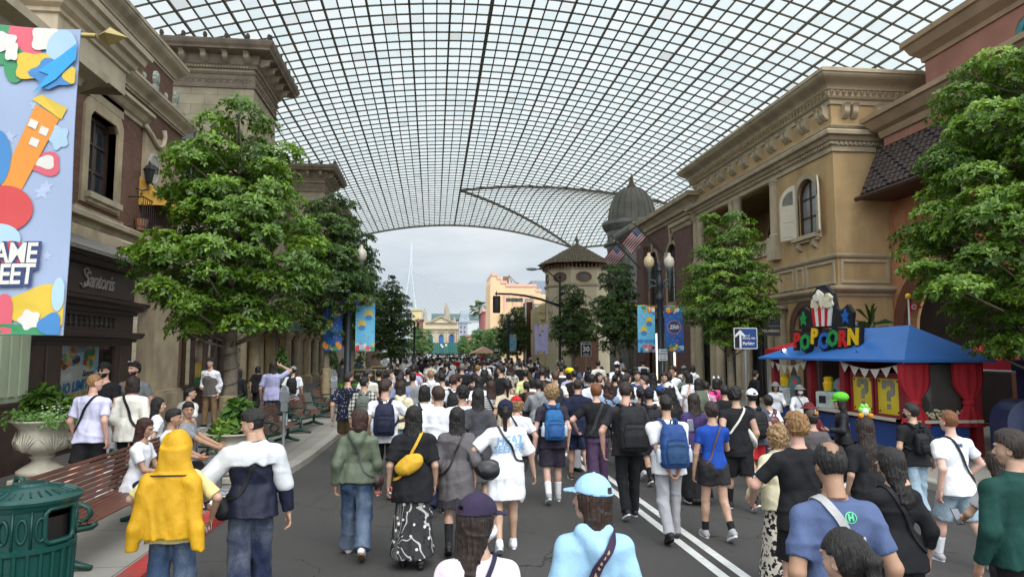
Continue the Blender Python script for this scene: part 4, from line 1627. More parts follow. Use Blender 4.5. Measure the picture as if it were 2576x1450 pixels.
# ------------------------------------------------------------------ end of the street and beyond
def W(u,v,Y):
 return at(u,v,Y)
YL=250.0
lib=empty('library_facade',(W(1110,882,YL).x,YL,0),0,'pale stone library front with pediment and three blue arches closing the street','building')
LS=M('pale_limestone',(.60,.51,.36),.85,.12,.25,.1,4)
x0,x1=W(1064,870,YL).x,W(1154,870,YL).x
zf=lambda v:W(1110,v,YL).z
xm=(x0+x1)/2
hw=(x1-x0)/2
arcs=[arch(xm+k*hw*.58-1.05,xm+k*hw*.58+1.05,.1,zf(838))for k in(-1,0,1)]
g=MB(FS(YL));g.plate([[(x0,.1),(x1,.1),(x1,zf(812)),(xm,zf(795)),(x0,zf(812))]]+arcs,-6,0)
P(lib,'wall',g,LS)
g=MB(FS(YL))
ped=[(x0+.6,zf(812)),(xm,zf(793)),(x1-.6,zf(812))]
g.plate([ped,[(x0+2.3,zf(811)),(x1-2.3,zf(811)),(xm,zf(796.5))]],0,.7)
g.nxt().box(x0,x1,zf(828),zf(825.5),0,.6)
g.nxt().box(x0,x1,zf(835),zf(832),0,.4)
P(lib,'cornice',g,M('limestone_shadow',(.40,.33,.235),.85))  # pediment frame and bands in a darker limestone tone than the wall
g=MB(FS(YL))
for k in(-1.5,-.5,.5,1.5):
 for d in(-.33,.33):
  g.nxt().box(xm+k*hw*.58+d-.16,xm+k*hw*.58+d+.16,.1,zf(835),0,.45)
P(lib,'column',g,LS)
g=MB(FS(YL))
for q in arcs:
 g.nxt().plate([grow(q,-.25)],-.8,-.7)
P(lib,'blue_window',g,M('window_blue',(.05,.16,.42),.4,.3,.8))
HD=empty('site_hoarding',(xm,205,0),0,'dark green site hoarding across the foot of the library','hoarding')
g=MB();a,b_=W(1080,875,205).x,W(1158,875,205).x
n=14
for i in range(n):
 xx=a+(b_-a)*i/n
 g.box(xx+.02,xx+(b_-a)/n-.02,205,205.1,.1,W(1100,861,205).z)
P(HD,'panel',g,M('hoarding_green',(.02,.12,.10),.7,.1))
g=MB()
for u,v in((1110,867),(1113,871),(1122,867)):
 p=W(u,v,204.9);g.nxt().box(p.x-.25,p.x+.25,204.9,204.96,p.z-.3,p.z+.3)
P(HD,'notice',g,M('notice_white',(.7,.7,.68),.7))
# crags / temple spires behind
for u,v,wd,lab in((1072,774,15,'weathered pinnacle of pale rock left of the library pediment'),(1127,761,19,'tall leaning rock pinnacle behind the library pediment'),(1146,797,15,'low rock pinnacle right of the tall leaning pinnacle')):
 Y=300
 p=W(u,v,Y)
 ww=wd*Y/F
 o=empty('rock_spire',(p.x,Y,0),0,lab,'rock spire')
 g=MB()
 rnd=random.Random(int(u))
 rings=[]
 for i in range(12):
  t=i/11
  r_=ww*(.75*(1-t)**.6+.12)
  rings.append([(r_*(1+rnd.uniform(-.2,.2))*math.cos(2*PI*k/10)+t*t*-ww*.25,r_*(1+rnd.uniform(-.2,.2))*math.sin(2*PI*k/10),p.z*t)for k in range(10)])
 g.loft(rings)
 g.build('rock',M('pale_rock',(.36,.31,.24),.9,.25,.4,.3,4),o)
# ornate grey-blue tower and pale studio wall
o=empty('ornate_tower',(W(1165,850,240).x,240,0),0,'slim pale blue ornate tower with crown of steep roofs right of the library','tower')
g=MB()
PB=M('pale_blue_stone',(.36,.38,.44),.8,.2,.6,.1)
ww=11*240/F
zt=lambda v:W(1165,v,240).z
g.box(-ww,ww,0,4,.1,zt(812));g.box(-ww*1.5,ww*2,-.4,4,zt(812),zt(809))
g.build('shaft',PB,o)
g=MB()
g.lathe([(ww*1.9,zt(809)),(ww*1.5,zt(800)),(ww*1.25,zt(788)),(ww*1.0,zt(785))],4,(ww*.3,1.5,0),a0=PI/4)
for k in range(5):
 x=-ww*.7+ww*.5*k
 g.lathe([(ww*.22,zt(788)),(0.01,zt(779-2*(k%2)))],5,(x,.8,0))
g.build('crown_roof',M('slate_blue',(.27,.32,.36),.7),o)
g=MB()
for v in(822,834,846,858):
 for dx in(-.5,.3):
  g.nxt().box(dx*ww-.3,dx*ww+.3,-.08,0,zt(v+3),zt(v-3))
g.build('window',M('tower_window',(.12,.14,.18),.5),o)
o=empty('studio_hall',(W(1200,850,270).x,270,0),0,'long pale grey studio hall with round emblem behind the palm tree','building')
g=MB();a,b_=W(1158,850,270).x-o.location.x,W(1262,850,270).x-o.location.x
zt=lambda v:W(1200,v,270).z
g.box(a,b_,0,20,.1,zt(808));g.build('wall',M('pale_hall',(.52,.56,.55),.8,.06,.1,0),o)
g=MB();g.box(a,b_,-.3,20,zt(808),zt(805));g.build('parapet',M('hall_grey',(.38,.42,.44),.7),o)
ox=W(1207,830,270).x-o.location.x
g=MB(FS(0));g.plate([ell(ox,zt(825),.9,1.0),ell(ox,zt(825),.62,.72)],0,.12);g.box(ox-1.6,ox+1.6,zt(842),zt(836),0,.1)
g.build('emblem',M('emblem_blue',(.25,.36,.48),.6),o)
for lab,u0,u1,v,Y,c_ in(('small yellow cream block left of the library',1037,1058,781,230,(.62,.5,.25)),('dark red brick house left of the library',1046,1063,806,215,(.22,.09,.07)),('pink kiosk roofed house right of the street end',1172,1190,846,190,(.5,.25,.2)),('peach low house behind the red kiosk',1184,1248,868,150,(.62,.36,.2))):
 a,b_=W(u0,870,Y).x,W(u1,870,Y).x
 o=empty('house',((a+b_)/2,Y,0),0,lab,'house')
 h_=W(u0,v,Y).z
 g=MB();g.box(a,b_,Y,Y+6,.1,h_);P(o,'wall',g,M('house_%d'%u0,c_,.8,.12,.5))
 g=MB();g.box(a-.3,b_+.3,Y-.3,Y+6.2,h_,h_+.5);P(o,'roof',g,M('house_roof_%d'%u0,mul(c_,.8),.8))
 g=MB()
 n=max(2,int((b_-a)/2))
 for i in range(n):
  xx=a+(b_-a)*(i+.5)/n
  g.nxt().box(xx-.35,xx+.35,Y-.05,Y,h_*.55,h_*.55+1.3)
 P(o,'window',g,GLASS)
# viaduct beyond
vd=empty('viaduct',(20,330,0),0,'grey green elevated road deck crossing behind the palm tree','viaduct')
g=MB();g.box(W(1085,800,330).x-20,W(1240,800,330).x-20,0,8,W(1200,803,330).z,W(1200,789,330).z)
g.build('deck',M('deck_green',(.13,.2,.19),.7),vd)
g=MB()
for u in(1100,1150,1215):
 xx=W(u,800,330).x-20
 g.nxt().box(xx-1,xx+1,2,6,0,W(1200,803,330).z)
g.build('pier',M('deck_pier',(.35,.36,.36),.7),vd)
# cable stayed bridge
br=empty('cable_stayed_bridge',(W(1033,850,850).x,850,0),0,'tall white cable stayed bridge pylon with fan of cables beyond the street end','bridge')
bx=br.location.x
WHB=M('bridge_white',(.5,.54,.585),.6,.04,.1,0)
q=lambda u,v,Y=850:W(u,v,Y)-Vector((bx,850,0))
g=MB()
g.tube([q(1034.5,612),q(1033,660),q(1028.5,700),q(1012,800),q(1003,870)],[.9,1.0,1.1,1.0,1.0],8)
g.tube([q(1036,614),q(1035.5,690),q(1040,730),q(1049,800),q(1055,870)],[.7,.8,.9,1.0,1.0],8)
g.build('pylon',WHB,br)
g=MB()
for i in range(12):
 g.nxt().tube([q(1036,676+i*5),q(1245-i*14,800+i*3.5)],.22,4)
 g.nxt().tube([q(1032,676+i*5),q(925+i*7,800+i*3.5)],.22,4)
g.build('cable',M('cable_grey',(.4,.43,.47),.6),br)
g=MB();pa=[q(900,846),q(1260,846)]
g.box(pa[0].x,pa[1].x,-6,6,pa[0].z-3,pa[0].z);g.build('deck',WHB,br)
# ------------------------------------------------------------------ trees
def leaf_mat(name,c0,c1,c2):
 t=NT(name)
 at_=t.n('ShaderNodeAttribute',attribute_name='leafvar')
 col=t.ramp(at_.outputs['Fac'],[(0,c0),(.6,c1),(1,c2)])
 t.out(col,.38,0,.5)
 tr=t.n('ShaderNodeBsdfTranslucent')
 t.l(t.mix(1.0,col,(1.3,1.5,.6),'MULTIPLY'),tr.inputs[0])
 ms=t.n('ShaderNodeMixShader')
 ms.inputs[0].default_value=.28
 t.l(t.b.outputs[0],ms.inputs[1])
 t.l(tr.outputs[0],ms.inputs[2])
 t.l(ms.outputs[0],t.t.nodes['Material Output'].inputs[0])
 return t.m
LEAF=leaf_mat("glossy_leaf",(.045,.1,.008),(.105,.2,.014),(.22,.34,.035))
LEAFD=leaf_mat("dark_leaf",(.024,.06,.01),(.05,.105,.014),(.1,.175,.025))
LEAFF=leaf_mat('pale_leaf',(.05,.11,.03),(.09,.19,.04),(.15,.28,.06))
BARK=M('grey_bark',(.20,.165,.12),.9,.35,7,.5,40)
WRAP=M('trunk_wrap',(.33,.255,.15),.9,.2,9,.4,30)
def leaves_mesh(name,pos,nrm,size,per,rng,var):
 """rosettes of pointed leaves: pos/nrm arrays (N,3)"""
 N=len(pos)
 nrm=nrm/np.linalg.norm(nrm,axis=1)[:,None]
 ref=rng.normal(size=(N,3))
 a=np.cross(nrm,ref)
 a/=np.linalg.norm(a,axis=1)[:,None]
 b=np.cross(nrm,a)
 V,Fc,A=[],[],[]
 base=0
 for k in range(per):
  th=2*PI*k/per+rng.uniform(-.6,.6,N)
  up=rng.uniform(.1,.75,N)[:,None]
  L=(size*rng.uniform(.55,1.35,N))[:,None]
  d=a*np.cos(th)[:,None]+b*np.sin(th)[:,None]
  s=np.cross(nrm,d)
  dirn=d*np.sqrt(1-up**2*.8)+nrm*up
  dirn/=np.linalg.norm(dirn,axis=1)[:,None]
  ln=np.cross(dirn,s)
  w_=L*.2
  p0=pos+dirn*L*.08
  mid=pos+dirn*L*.52+ln*L*.02
  tip=pos+dirn*L-nrm*L*.16
  v=np.stack([p0,mid+s*w_+ln*w_*.35,tip,mid-s*w_+ln*w_*.35,mid],1)
  V.append(v.reshape(-1,3))
  i0=base+np.arange(N)*5
  Fc.append(np.stack([i0,i0+1,i0+4],1))
  Fc.append(np.stack([i0+1,i0+2,i0+4],1))
  Fc.append(np.stack([i0+2,i0+3,i0+4],1))
  Fc.append(np.stack([i0+3,i0,i0+4],1))
  A.append(np.repeat(np.clip(var+rng.normal(0,.16,N),0,1),5))
  base+=N*5
 V=np.concatenate(V).astype(np.float32)
 Fc=np.concatenate(Fc).astype(np.int32)
 A=np.concatenate(A).astype(np.float32)
 me=bpy.data.meshes.new(name)
 me.vertices.add(len(V))
 me.vertices.foreach_set('co',V.ravel())
 me.loops.add(len(Fc)*3)
 me.loops.foreach_set('vertex_index',Fc.ravel())
 me.polygons.add(len(Fc))
 me.polygons.foreach_set('loop_start',np.arange(len(Fc),dtype=np.int32)*3)
 at_=me.attributes.new('leafvar','FLOAT','POINT')
 at_.data.foreach_set('value',A)
 me.update(calc_edges=True)
 return me
def make_tree(lab,x,y,H,zb,RX,seed,size=.12,dens=48,mat=None,prof=None,wrap=0.0,per=6,z=.15,trunk_r=.13,cat='tree',group='street trees along both kerbs',step=.4):
 rng=np.random.default_rng(seed)
 root=empty('street_tree',(x,y,z),0,lab,cat,group)
 Hc=H-zb
 prof=prof or(lambda t:(.50+1.1*t)if t<.22 else(.74+.26*math.cos((t-.22)/.78*PI*.9))*1.0)
 pads=[]
 g=MB()
 tp=[(0,0,0)]
 for i in range(1,9):
  t=i/8
  tp.append((rng.normal(0,.035)*t*2,rng.normal(0,.035)*t*2,H*.94*t))
 tr_=[trunk_r*(1-.85*(i/8))+.012 for i in range(9)]
 tr_[0]*=1.25
 g.tube(tp,tr_,9)
 def trunk_at(zz):
  t=min(.999,zz/(H*.94))*8
  i=int(t)
  return Vector(tp[i]).lerp(Vector(tp[i+1]),t-i)
 zz=zb
 ph=rng.uniform(0,6)
 while zz<H-.1:
  t=(zz-zb)/Hc
  r_=RX*prof(t)
  nr=max(1,int(round(2*PI*r_*.8/.82)))
  if r_<.45:
   nr=max(2,nr)
  ph+=1.1
  for k in range(nr):
   if rng.random()<.1:
    continue
   a=ph+2*PI*k/nr+rng.normal(0,.16)
   rr=r_*rng.uniform(.62,.96)
   c_=np.array([rr*math.cos(a),rr*math.sin(a),zz+rng.normal(0,.09)-.12*rr])
   pads.append((c_,rng.uniform(.3,.46)*min(1.2,.55+r_*.5),a))
   if rr>.35:
    p0=trunk_at(max(.3,zz-.28-rr*.28))
    cc=Vector(c_)
    g.tube([p0,p0.lerp(cc,.55)+Vector((0,0,-.04)),cc],[.032,.022,.008],5)
  if r_>.95:
   ni=int(r_*3)
   for k in range(ni):
    a=ph*2+2*PI*k/ni
    rr=r_*rng.uniform(.25,.5)
    pads.append((np.array([rr*math.cos(a),rr*math.sin(a),zz+rng.normal(0,.1)]),rng.uniform(.28,.4),a))
  zz+=step*rng.uniform(.85,1.12)
 pads.append((np.array([tp[-1][0],tp[-1][1],H*.97]),.2,0))
 g.build('trunk',BARK,root,True)
 if wrap:
  g=MB()
  q=MB()
  rings=[]
  n=int(wrap/.045)
  g.lathe([(trunk_r*1.12+.01*(i%2)+.02*(1-i/n),.02+wrap*i/n)for i in range(n+1)],12)
  g.build('trunk_wrap',WRAP,root,True)
 P_,N_,V_=[],[],[]
 for c_,pr,a in pads:
  n=max(6,int(dens*(pr/.38)**2))
  th=rng.uniform(0,2*PI,n)
  u=np.sqrt(rng.uniform(0,1,n))*pr
  dome=np.sqrt(np.clip(1-(u/pr)**2,0,1))
  low=rng.random(n)<.22
  zz_=np.where(low,-.07,1)*dome*pr*.48+rng.normal(0,.025,n)-.08*u
  pp=c_[None]+np.stack([u*np.cos(th),u*np.sin(th),zz_],1)
  out=np.array([math.cos(a),math.sin(a),0])*.35
  nn=np.stack([np.cos(th)*u/pr*.9,np.sin(th)*u/pr*.9,np.where(low,.15,.9)*np.ones(n)],1)+out
  P_.append(pp)
  N_.append(nn)
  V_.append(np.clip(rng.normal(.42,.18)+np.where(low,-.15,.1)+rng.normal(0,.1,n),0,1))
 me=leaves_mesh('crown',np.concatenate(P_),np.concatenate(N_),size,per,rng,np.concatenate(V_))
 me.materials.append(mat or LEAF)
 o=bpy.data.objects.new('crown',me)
 COL.objects.link(o)
 o.parent=root
 return root
p=at(580,882,13.7)
T1=make_tree('largest left street tree with layered glossy leaves, nearest the script shop sign',p.x,13.7,7.1,2.75,1.68,11,.118,66,wrap=1.3,trunk_r=.15,prof=lambda t:.68+1.6*t if t<.2 else 1-.72*((t-.2)/.8)**1.25)
# fairy-light wiring round the trunk
g=MB()
g.tube([(.17*math.cos(a*1.0)*(1 if a<30 else .9),.17*math.sin(a),1.3+a*.045)for a in np.arange(0,26,.5)],.008,4)
g.build('light_string',BLK,T1)
p=at(822,882,26.5)
T2=make_tree('second left street tree from the camera with pale wrapped trunk',p.x,26.5,8.0,2.9,1.75,5,.13,42,wrap=1.5,mat=LEAFD)
p=at(884,882,37)
T3=make_tree('dark left street tree just behind the second one by the banner',p.x,37.5,8.3,2.6,1.7,8,.17,26,mat=LEAFD)
p=at(984,882,58)
T4=make_tree('tall dark conical street tree standing alone before the open sky on the left',p.x,58,8.3,1.8,1.75,9,.2,22,mat=LEAFD,per=5,prof=lambda t:.75+.5*t if t<.4 else .95*(1-((t-.4)/.6)**1.5)+.1)
p=at(2640,882,11.3)
T5=make_tree('large leafy street tree overhanging the blue popcorn roof at the right edge',p.x,11.3,7.7,2.2,2.35,21,.115,62,trunk_r=.15)
p=at(1836,882,23.4)
T6=make_tree('right street tree with bare trunk beside the white arrow parking sign',p.x,23.4,6.85,2.4,1.6,14,.12,46)
p=at(1554,882,37)
T7=make_tree('dark right street tree standing in front of the domed tower',p.x,37,6.95,2.2,1.42,17,.16,30,mat=LEAFD)
p=at(1441,882,49)
T8=make_tree('dark right street tree standing before the octagonal tower',p.x,49,6.9,2.0,1.45,18,.18,26,mat=LEAFD,per=5)
for u,Y,H,lab in((1301,80,7.1,'dark conical tree under the street name sign, right of the pair'),(1276,90,7.0,'dark conical tree under the street name sign, left of the pair')):
 p=at(u,882,Y)
 make_tree(lab,p.x,Y,H,1.8,1.55,int(u),.22,20,mat=LEAFD,per=5)
for u,Y,H,RX,zb,lab in((1050,120,6.6,2.0,1.2,'light green round tree left of the library'),(1206,130,6.4,2.4,1.2,'light green bushy tree below the palm'),(1247,120,6.5,2.0,1.0,'light green bushy tree at foot of the peach building'),(1165,190,6.5,2.0,1.4,'small light green tree before the slim blue tower'),(1078,185,8.0,1.3,.8,'narrow bright green tree beside the library hoarding'),(1228,112,5.6,1.5,1.0,'low green tree right of the bushy tree below the palm')):
 p=at(u,882,Y)
 make_tree(lab,p.x,Y,H,zb,RX,int(u*3),.34,14,mat=LEAFF,per=4,z=0.02,group='trees at the far end of the street',step=.6)
# palm
p=at(1206,882,170)
pm=empty('palm_tree',(p.x,170,0),0,'single tall fan palm against the sky at street end','palm')
hp=at(1206,776,170).z
g=MB();g.tube([(0,0,0),(.2,0,hp*.5),(-.1,0,hp)],[.32,.24,.2],8);g.build('trunk',BARK,pm,True)
g=MB()
rnd=random.Random(2)
for k in range(46):
 a=rnd.uniform(0,2*PI)
 e=rnd.uniform(-.75,1.3)
 d=Vector((math.cos(a)*math.cos(e),math.sin(a)*math.cos(e),math.sin(e)))
 L=rnd.uniform(1.7,2.9)
 c_=Vector((-.1,0,hp))+d*L*.5
 s_=d.cross(Vector((0,0,1))).normalized()
 g.tube([(-.1,0,hp),c_],.03,4)
 for j in range(9):
  f=(j-4)/4
  dd=(d+s_*f*1.1).normalized()
  tip=c_+dd*L*.55+Vector((0,0,-.35*L*.5))
  w_=s_*.07
  g.add([c_-w_,c_+w_,c_+dd*L*.3+w_,tip,c_+dd*L*.3-w_],[(0,1,2,3,4)])
g.build('crown',M('palm_green',(.10,.15,.05),.6,.3),pm)
def foliage(name,root,c,rad,n,size,seed,mat,per=5,flat=.7,var=.45):
 rng=np.random.default_rng(seed)
 d=rng.normal(size=(n,3))
 d/=np.linalg.norm(d,axis=1)[:,None]
 d[:,2]=np.abs(d[:,2])*1.0-.15
 r_=rng.uniform(.6,1.0,n)[:,None]*(1+.25*np.sin(d[:,:1]*5+seed))
 pos=np.array(c)[None]+d*r_*np.array([rad,rad,rad*flat])[None]
 me=leaves_mesh(name,pos,d+np.array([0,0,.4]),size,per,rng,np.clip(rng.normal(var,.2,n),0,1))
 me.materials.append(mat)
 o=bpy.data.objects.new(name,me)
 COL.objects.link(o)
 o.parent=root
 return o
def clipped_conifer(lab,x,y,h,r_,group=None):
 root=empty('potted_conifer',(x,y,.15),0,lab,'potted plant',group)
 g=MB();g.lathe([(r_*.75,0),(r_*.9,.42),(r_*.95,.46),(r_*.8,.46),(r_*.8,.4)],14);g.build('pot',BLK,root)
 rng=np.random.default_rng(int(abs(x*100)))
 n=420
 t=rng.uniform(0,1,n)
 th=rng.uniform(0,2*PI,n)
 rr=r_*(1-t)**.8*rng.uniform(.7,1.05,n)
 pos=np.stack([rr*np.cos(th),rr*np.sin(th),.5+t*(h-.5)],1)
 nn=np.stack([np.cos(th),np.sin(th),.9*np.ones(n)],1)
 me=leaves_mesh('foliage',pos,nn,.13,5,rng,np.clip(rng.normal(.35,.2,n),0,1))
 me.materials.append(LEAFD)
 o=bpy.data.objects.new('foliage',me);COL.objects.link(o);o.parent=root
p=at(709,882,24.5);clipped_conifer('clipped conical conifer in black pot beside the person in lavender shirt',p.x,24.5,2.2,.5)
p=at(834,882,33);clipped_conifer('clipped conical conifer in black pot behind the wrapped tree trunk',p.x,33,2.6,.55)
p=at(915,882,40);clipped_conifer('wide dark clipped conifer left of the easel boards',p.x-.4,40,3.1,1.0)
# balcony plants
bp=empty('balcony_plants',(XU+.2,23.6,6.0),0,'dark leafy pot plants on the balcony behind the iron railing','potted plants')
g=MB()
for y in(-1.2,0,1.1):
 g.nxt().lathe([(.14,0),(.2,.35),(.17,.35)],10,(0,y,0))
g.build('pot',M('terracotta_pot',(.3,.14,.08),.8),bp)
foliage('foliage',bp,(0,-.2,1.1),.95,130,.2,5,LEAFD)
# ------------------------------------------------------------------ street furniture
GRN=M('green_enamel',(.006,.062,.052),.3,.15,4,.03,30,spec=.5)
GRN2=M('bench_green',(.008,.05,.036),.35,.2,4,.05,30)
SLAT=M('bench_slat',(.115,.042,.026),.45,.35,5,.12,40,spec=.5)
URN=M('cast_stone',(.46,.43,.35),.85,.2,3,.25,40,stain=(.3,.27,.2))
def bench(lab,x,y0,y1,rz=0,group='green and brown benches along the left kerb'):
 """faces +X; back at x-.55"""
 L=y1-y0
 b=empty('park_bench',(x,(y0+y1)/2,.15),rz,lab,'bench',group)
 for yy in[-L/2+.06,L/2-.06]+([0]if L>2.6 else[]):
  g=MB(Matrix.Translation((0,yy,0)))
  leg=[(-.62,.88),(-.56,.7),(-.5,.5),(-.47,.42),(-.2,.38),(.02,.42),(.05,.45)]
  g.tube([(px,0,pz)for px,pz in leg],[.03,.032,.035,.038,.036,.034,.03],8,flat=1.3)
  g.tube([(-.25,0,.4),(-.24,0,.22),(-.26,0,.08)],[.045,.03,.04],8,flat=1.3)
  g.tube([(-.55,0,.02),(-.42,0,.05),(-.26,0,.1),(-.1,0,.05),(.03,0,.02)],[.025,.035,.05,.035,.025],8,flat=1.4)
  g.tube([(-.55,0,.63),(-.3,0,.66),(-.12,0,.65),(-.02,0,.6),(-.0,0,.53),(-.06,0,.47),(-.14,0,.48),(-.18,0,.54),(-.15,0,.61),(-.08,0,.63)],.022,8,flat=1.7)
  g.tube([(-.63,0,.84),(-.66,0,.9),(-.71,0,.9),(-.72,0,.85),(-.68,0,.82)],.022,8,flat=1.7)
  g.build('end_frame',GRN2,b,True)
 g=MB()
 for i in range(9):
  t=i/8
  px,pz=-.47-.14*t,.47+.42*t
  g.nxt().bbox((px+.035,0,pz),(.022,L-.04,.042),.006,Matrix.Rotation(R(-18),3,'Y'))
 for i in range(8):
  px=-.42+i*.062
  g.nxt().bbox((px,0,.445+.02*(abs(i-3.5)/4)**2),(.05,L-.04,.022),.006)
 g.build('slat',SLAT,b)
 return b
bench('near reddish brown slatted bench with green scrolled ends and three people seated',-3.36,7.45,11.65)
bench('middle slatted bench behind the grey parking meter',-3.2,15.2,17.5)
bench('farther slatted bench beside the wrapped tree trunk',-3.2,19.0,21.2)
p=at(836,882,24)
bench('small far bench seen past the second parking meter',-3.3,23.2,25.0)
# litter bin
bin_=empty('litter_bin',(-3.1,5.9,.15),0,'round dark green ribbed litter bin with ringed band in the left foreground','litter bin')
g=MB()
n=96
prof=[(.29,0),(.305,.02),(.305,.06),(.295,.07),(.315,.66)]
g.lathe(prof,n,cap=True)
for k in range(24):
 a=2*PI*k/24
 ca,sa=math.cos(a),math.sin(a)
 g.tube([(ca*.297,sa*.297,.08),(ca*.318,sa*.318,.66)],.017,6)
g.lathe([(.318,.64),(.335,.66),(.335,.69),(.32,.7)],48)
g.lathe([(.322,.96),(.338,.98),(.338,1.01),(.322,1.02)],48)
g.build('body',GRN,bin_,True,None,40)
# band with openings (two sides) and rings
a_open=math.atan2(-.35,.93)
g=MB()
nn=120
ring=[]
rings=[]
for z in(.69,.74,.95,.99):
 rings.append(z)
def inopen(a):
 for ao in(a_open,a_open+PI):
  d=(a-ao+PI)%(2*PI)-PI
  if abs(d)<.36:
   return True
 return False
for k in range(nn):
 a,b_=2*PI*k/nn,2*PI*(k+1)/nn
 for z0_,z1_ in((.69,.74),(.74,.95),(.95,.99)):
  if z0_==.74 and inopen((a+b_)/2):
   continue
  for rr,fl in((.318,0),(.302,1)):
   q=[(rr*math.cos(a),rr*math.sin(a),z0_),(rr*math.cos(b_),rr*math.sin(b_),z0_),(rr*math.cos(b_),rr*math.sin(b_),z1_),(rr*math.cos(a),rr*math.sin(a),z1_)]
   g.add(q if not fl else q[::-1],[(0,1,2,3)])
g.build('band',GRN,bin_,True,None,40)
g=MB()
for ao in(a_open,a_open+PI):
 pts=[]
 for t in range(28):
  th=2*PI*t/28
  da=.38*max(-1,min(1,1.25*math.cos(th)))
  zz=.845+.125*max(-1,min(1,1.25*math.sin(th)))
  pts.append((.325*math.cos(ao+da),.325*math.sin(ao+da),zz))
 g.nxt().tube(pts,.018,8,close=True)
g.build('opening_rim',GRN,bin_,True)
g=MB();g.lathe([(.29,.05),(.29,.9)],32,cap=False);g.lathe([(.28,.70),(.0,.72)],24,cap=False)
g.build('liner',M('bin_liner',(.012,.012,.014),.4),bin_)
g=MB()
for k in range(16):
 a=a_open+PI/2+(k-7.5)*(2*PI/17)
 if inopen(a):
  continue
 pts=[(.325*math.cos(a+.095*math.cos(t)),.325*math.sin(a+.095*math.cos(t)),.83+.085*math.sin(t))for t in[2*PI*i/16 for i in range(16)]]
 g.nxt().tube(pts,.011,6,close=True)
for k in range(17):
 a=a_open+PI/2+(k-8)*(2*PI/17)
 if inopen(a):
  continue
 g.nxt().tube([(.32*math.cos(a),.32*math.sin(a),.7),(.32*math.cos(a),.32*math.sin(a),.97)],.01,5)
g.build('ring',GRN,bin_,True)
g=MB()
g.lathe([(.335,1.0),(.36,1.01),(.365,1.035),(.355,1.05),(.33,1.062),(.22,1.095),(.21,1.105),(.12,1.12),(.11,1.135),(.05,1.14),(0.001,1.142)],48)
for k in range(30):
 a=2*PI*k/30
 g.tube([(.23*math.cos(a),.23*math.sin(a),1.094),(.315*math.cos(a),.315*math.sin(a),1.068)],.008,5)
g.build('lid',GRN,bin_,True,None,40)
# urn planters
def urn(lab,x,y,h,r_,seed,flowers=False,tall=False):
 u_=empty('stone_urn_planter',(x,y,.15),0,lab,'planter','cast stone urn planters')
 s=h/1.02
 k=r_/.46
 pr=[(.3,.15),(.28,.18),(.33,.2),(.34,.25),(.28,.29),(.22,.33),(.15,.38),(.135,.42),(.16,.44),(.18,.47),(.14,.49),(.2,.52),(.33,.57),(.375,.64),(.37,.72),(.33,.82),(.335,.88),(.40,.95),(.455,.99),(.47,1.005),(.465,1.02),(.40,1.02),(.37,.96)]
 def wob(a,z):
  zz=z/s
  if .54<zz<.86:
   return 1+.035*abs(math.sin(a*8))**.6-.02
  if zz>.97:
   return 1+.02*math.cos(a*26)
  return 1
 g=MB();g.lathe([(a*k,z*s)for a,z in pr],64,wob=wob);g.build('bowl',URN,u_,True)
 g=MB();g.bbox((0,0,.075*s),(.66*k,.66*k,.15*s),.02);g.build('plinth',URN,u_)
 g=MB()
 for i in range(6):
  a=PI/3*i+.3
  ca,sa=math.cos(a),math.sin(a)
  for j in range(-3,4):
   b_=a+j*.13
   g.nxt().tube([((.375-abs(j)*.002)*k*math.cos(a+j*.02),.375*k*math.sin(a+j*.02),.56*s),(.395*k*math.cos(a+j*.1),.395*k*math.sin(a+j*.1),.7*s),(.36*k*math.cos(b_+j*.03),.36*k*math.sin(b_+j*.03),(.84-abs(j)*.03)*s)],[.008,.014,.01],5)
 g.build('shell_relief',URN,u_,True)
 g=MB();g.lathe([(.38*k,.96*s),(.0,.98*s)],24,cap=False);g.build('soil',M('soil',(.03,.022,.015),.9),u_)
 if not tall:
  foliage('foliage',u_,(.0,-.05,1.0*s),.5*k,130,.1,seed,LEAFF,6,.5,.75)
  foliage('foliage',u_,(.1*k,.1,1.15*s),.3*k,60,.16,seed+1,LEAF,5,.9,.2)
 else:
  foliage('foliage',u_,(0,0,1.05*s),.42*k,150,.11,seed,LEAF,6,.7,.45)
  foliage('foliage',u_,(.1,0,1.3*s),.2*k,30,.26,seed+1,LEAFF,6,1.5,.5)
 if flowers:
  rng=np.random.default_rng(3)
  g=MB()
  for i in range(90):
   a,rr=rng.uniform(-1.2,.9),rng.uniform(.2,.55)
   g.bbox((rr*math.cos(a),rr*math.sin(a),1.06*s+rng.uniform(0,.2)),(.022,.022,.014),.005)
  tag(g.build('flowers',M('white_petal',(.7,.7,.64),.7),u_),kind='stuff')
  foliage('fern',u_,(-.05,.1,1.2*s),.28,60,.22,9,LEAFD,5,1.1,.5)
p=at(122,882,12.1)
urn('large cast stone urn with shell relief, yellow green leaves and white flowers at left',p.x,12.1,1.06,.47,4,True)
p=at(588,882,12.2)
urn('smaller cast stone urn with broad green leaves behind the seated man in grey',p.x,12.2,.8,.42,8,False,True)
p=at(818,882,22)
urn('distant cast stone urn past the wrapped tree trunk',p.x+.2,25.6,.8,.4,10)
GREYP=M('meter_grey',(.25,.27,.28),.45,.2,3,.05,metal=.2)
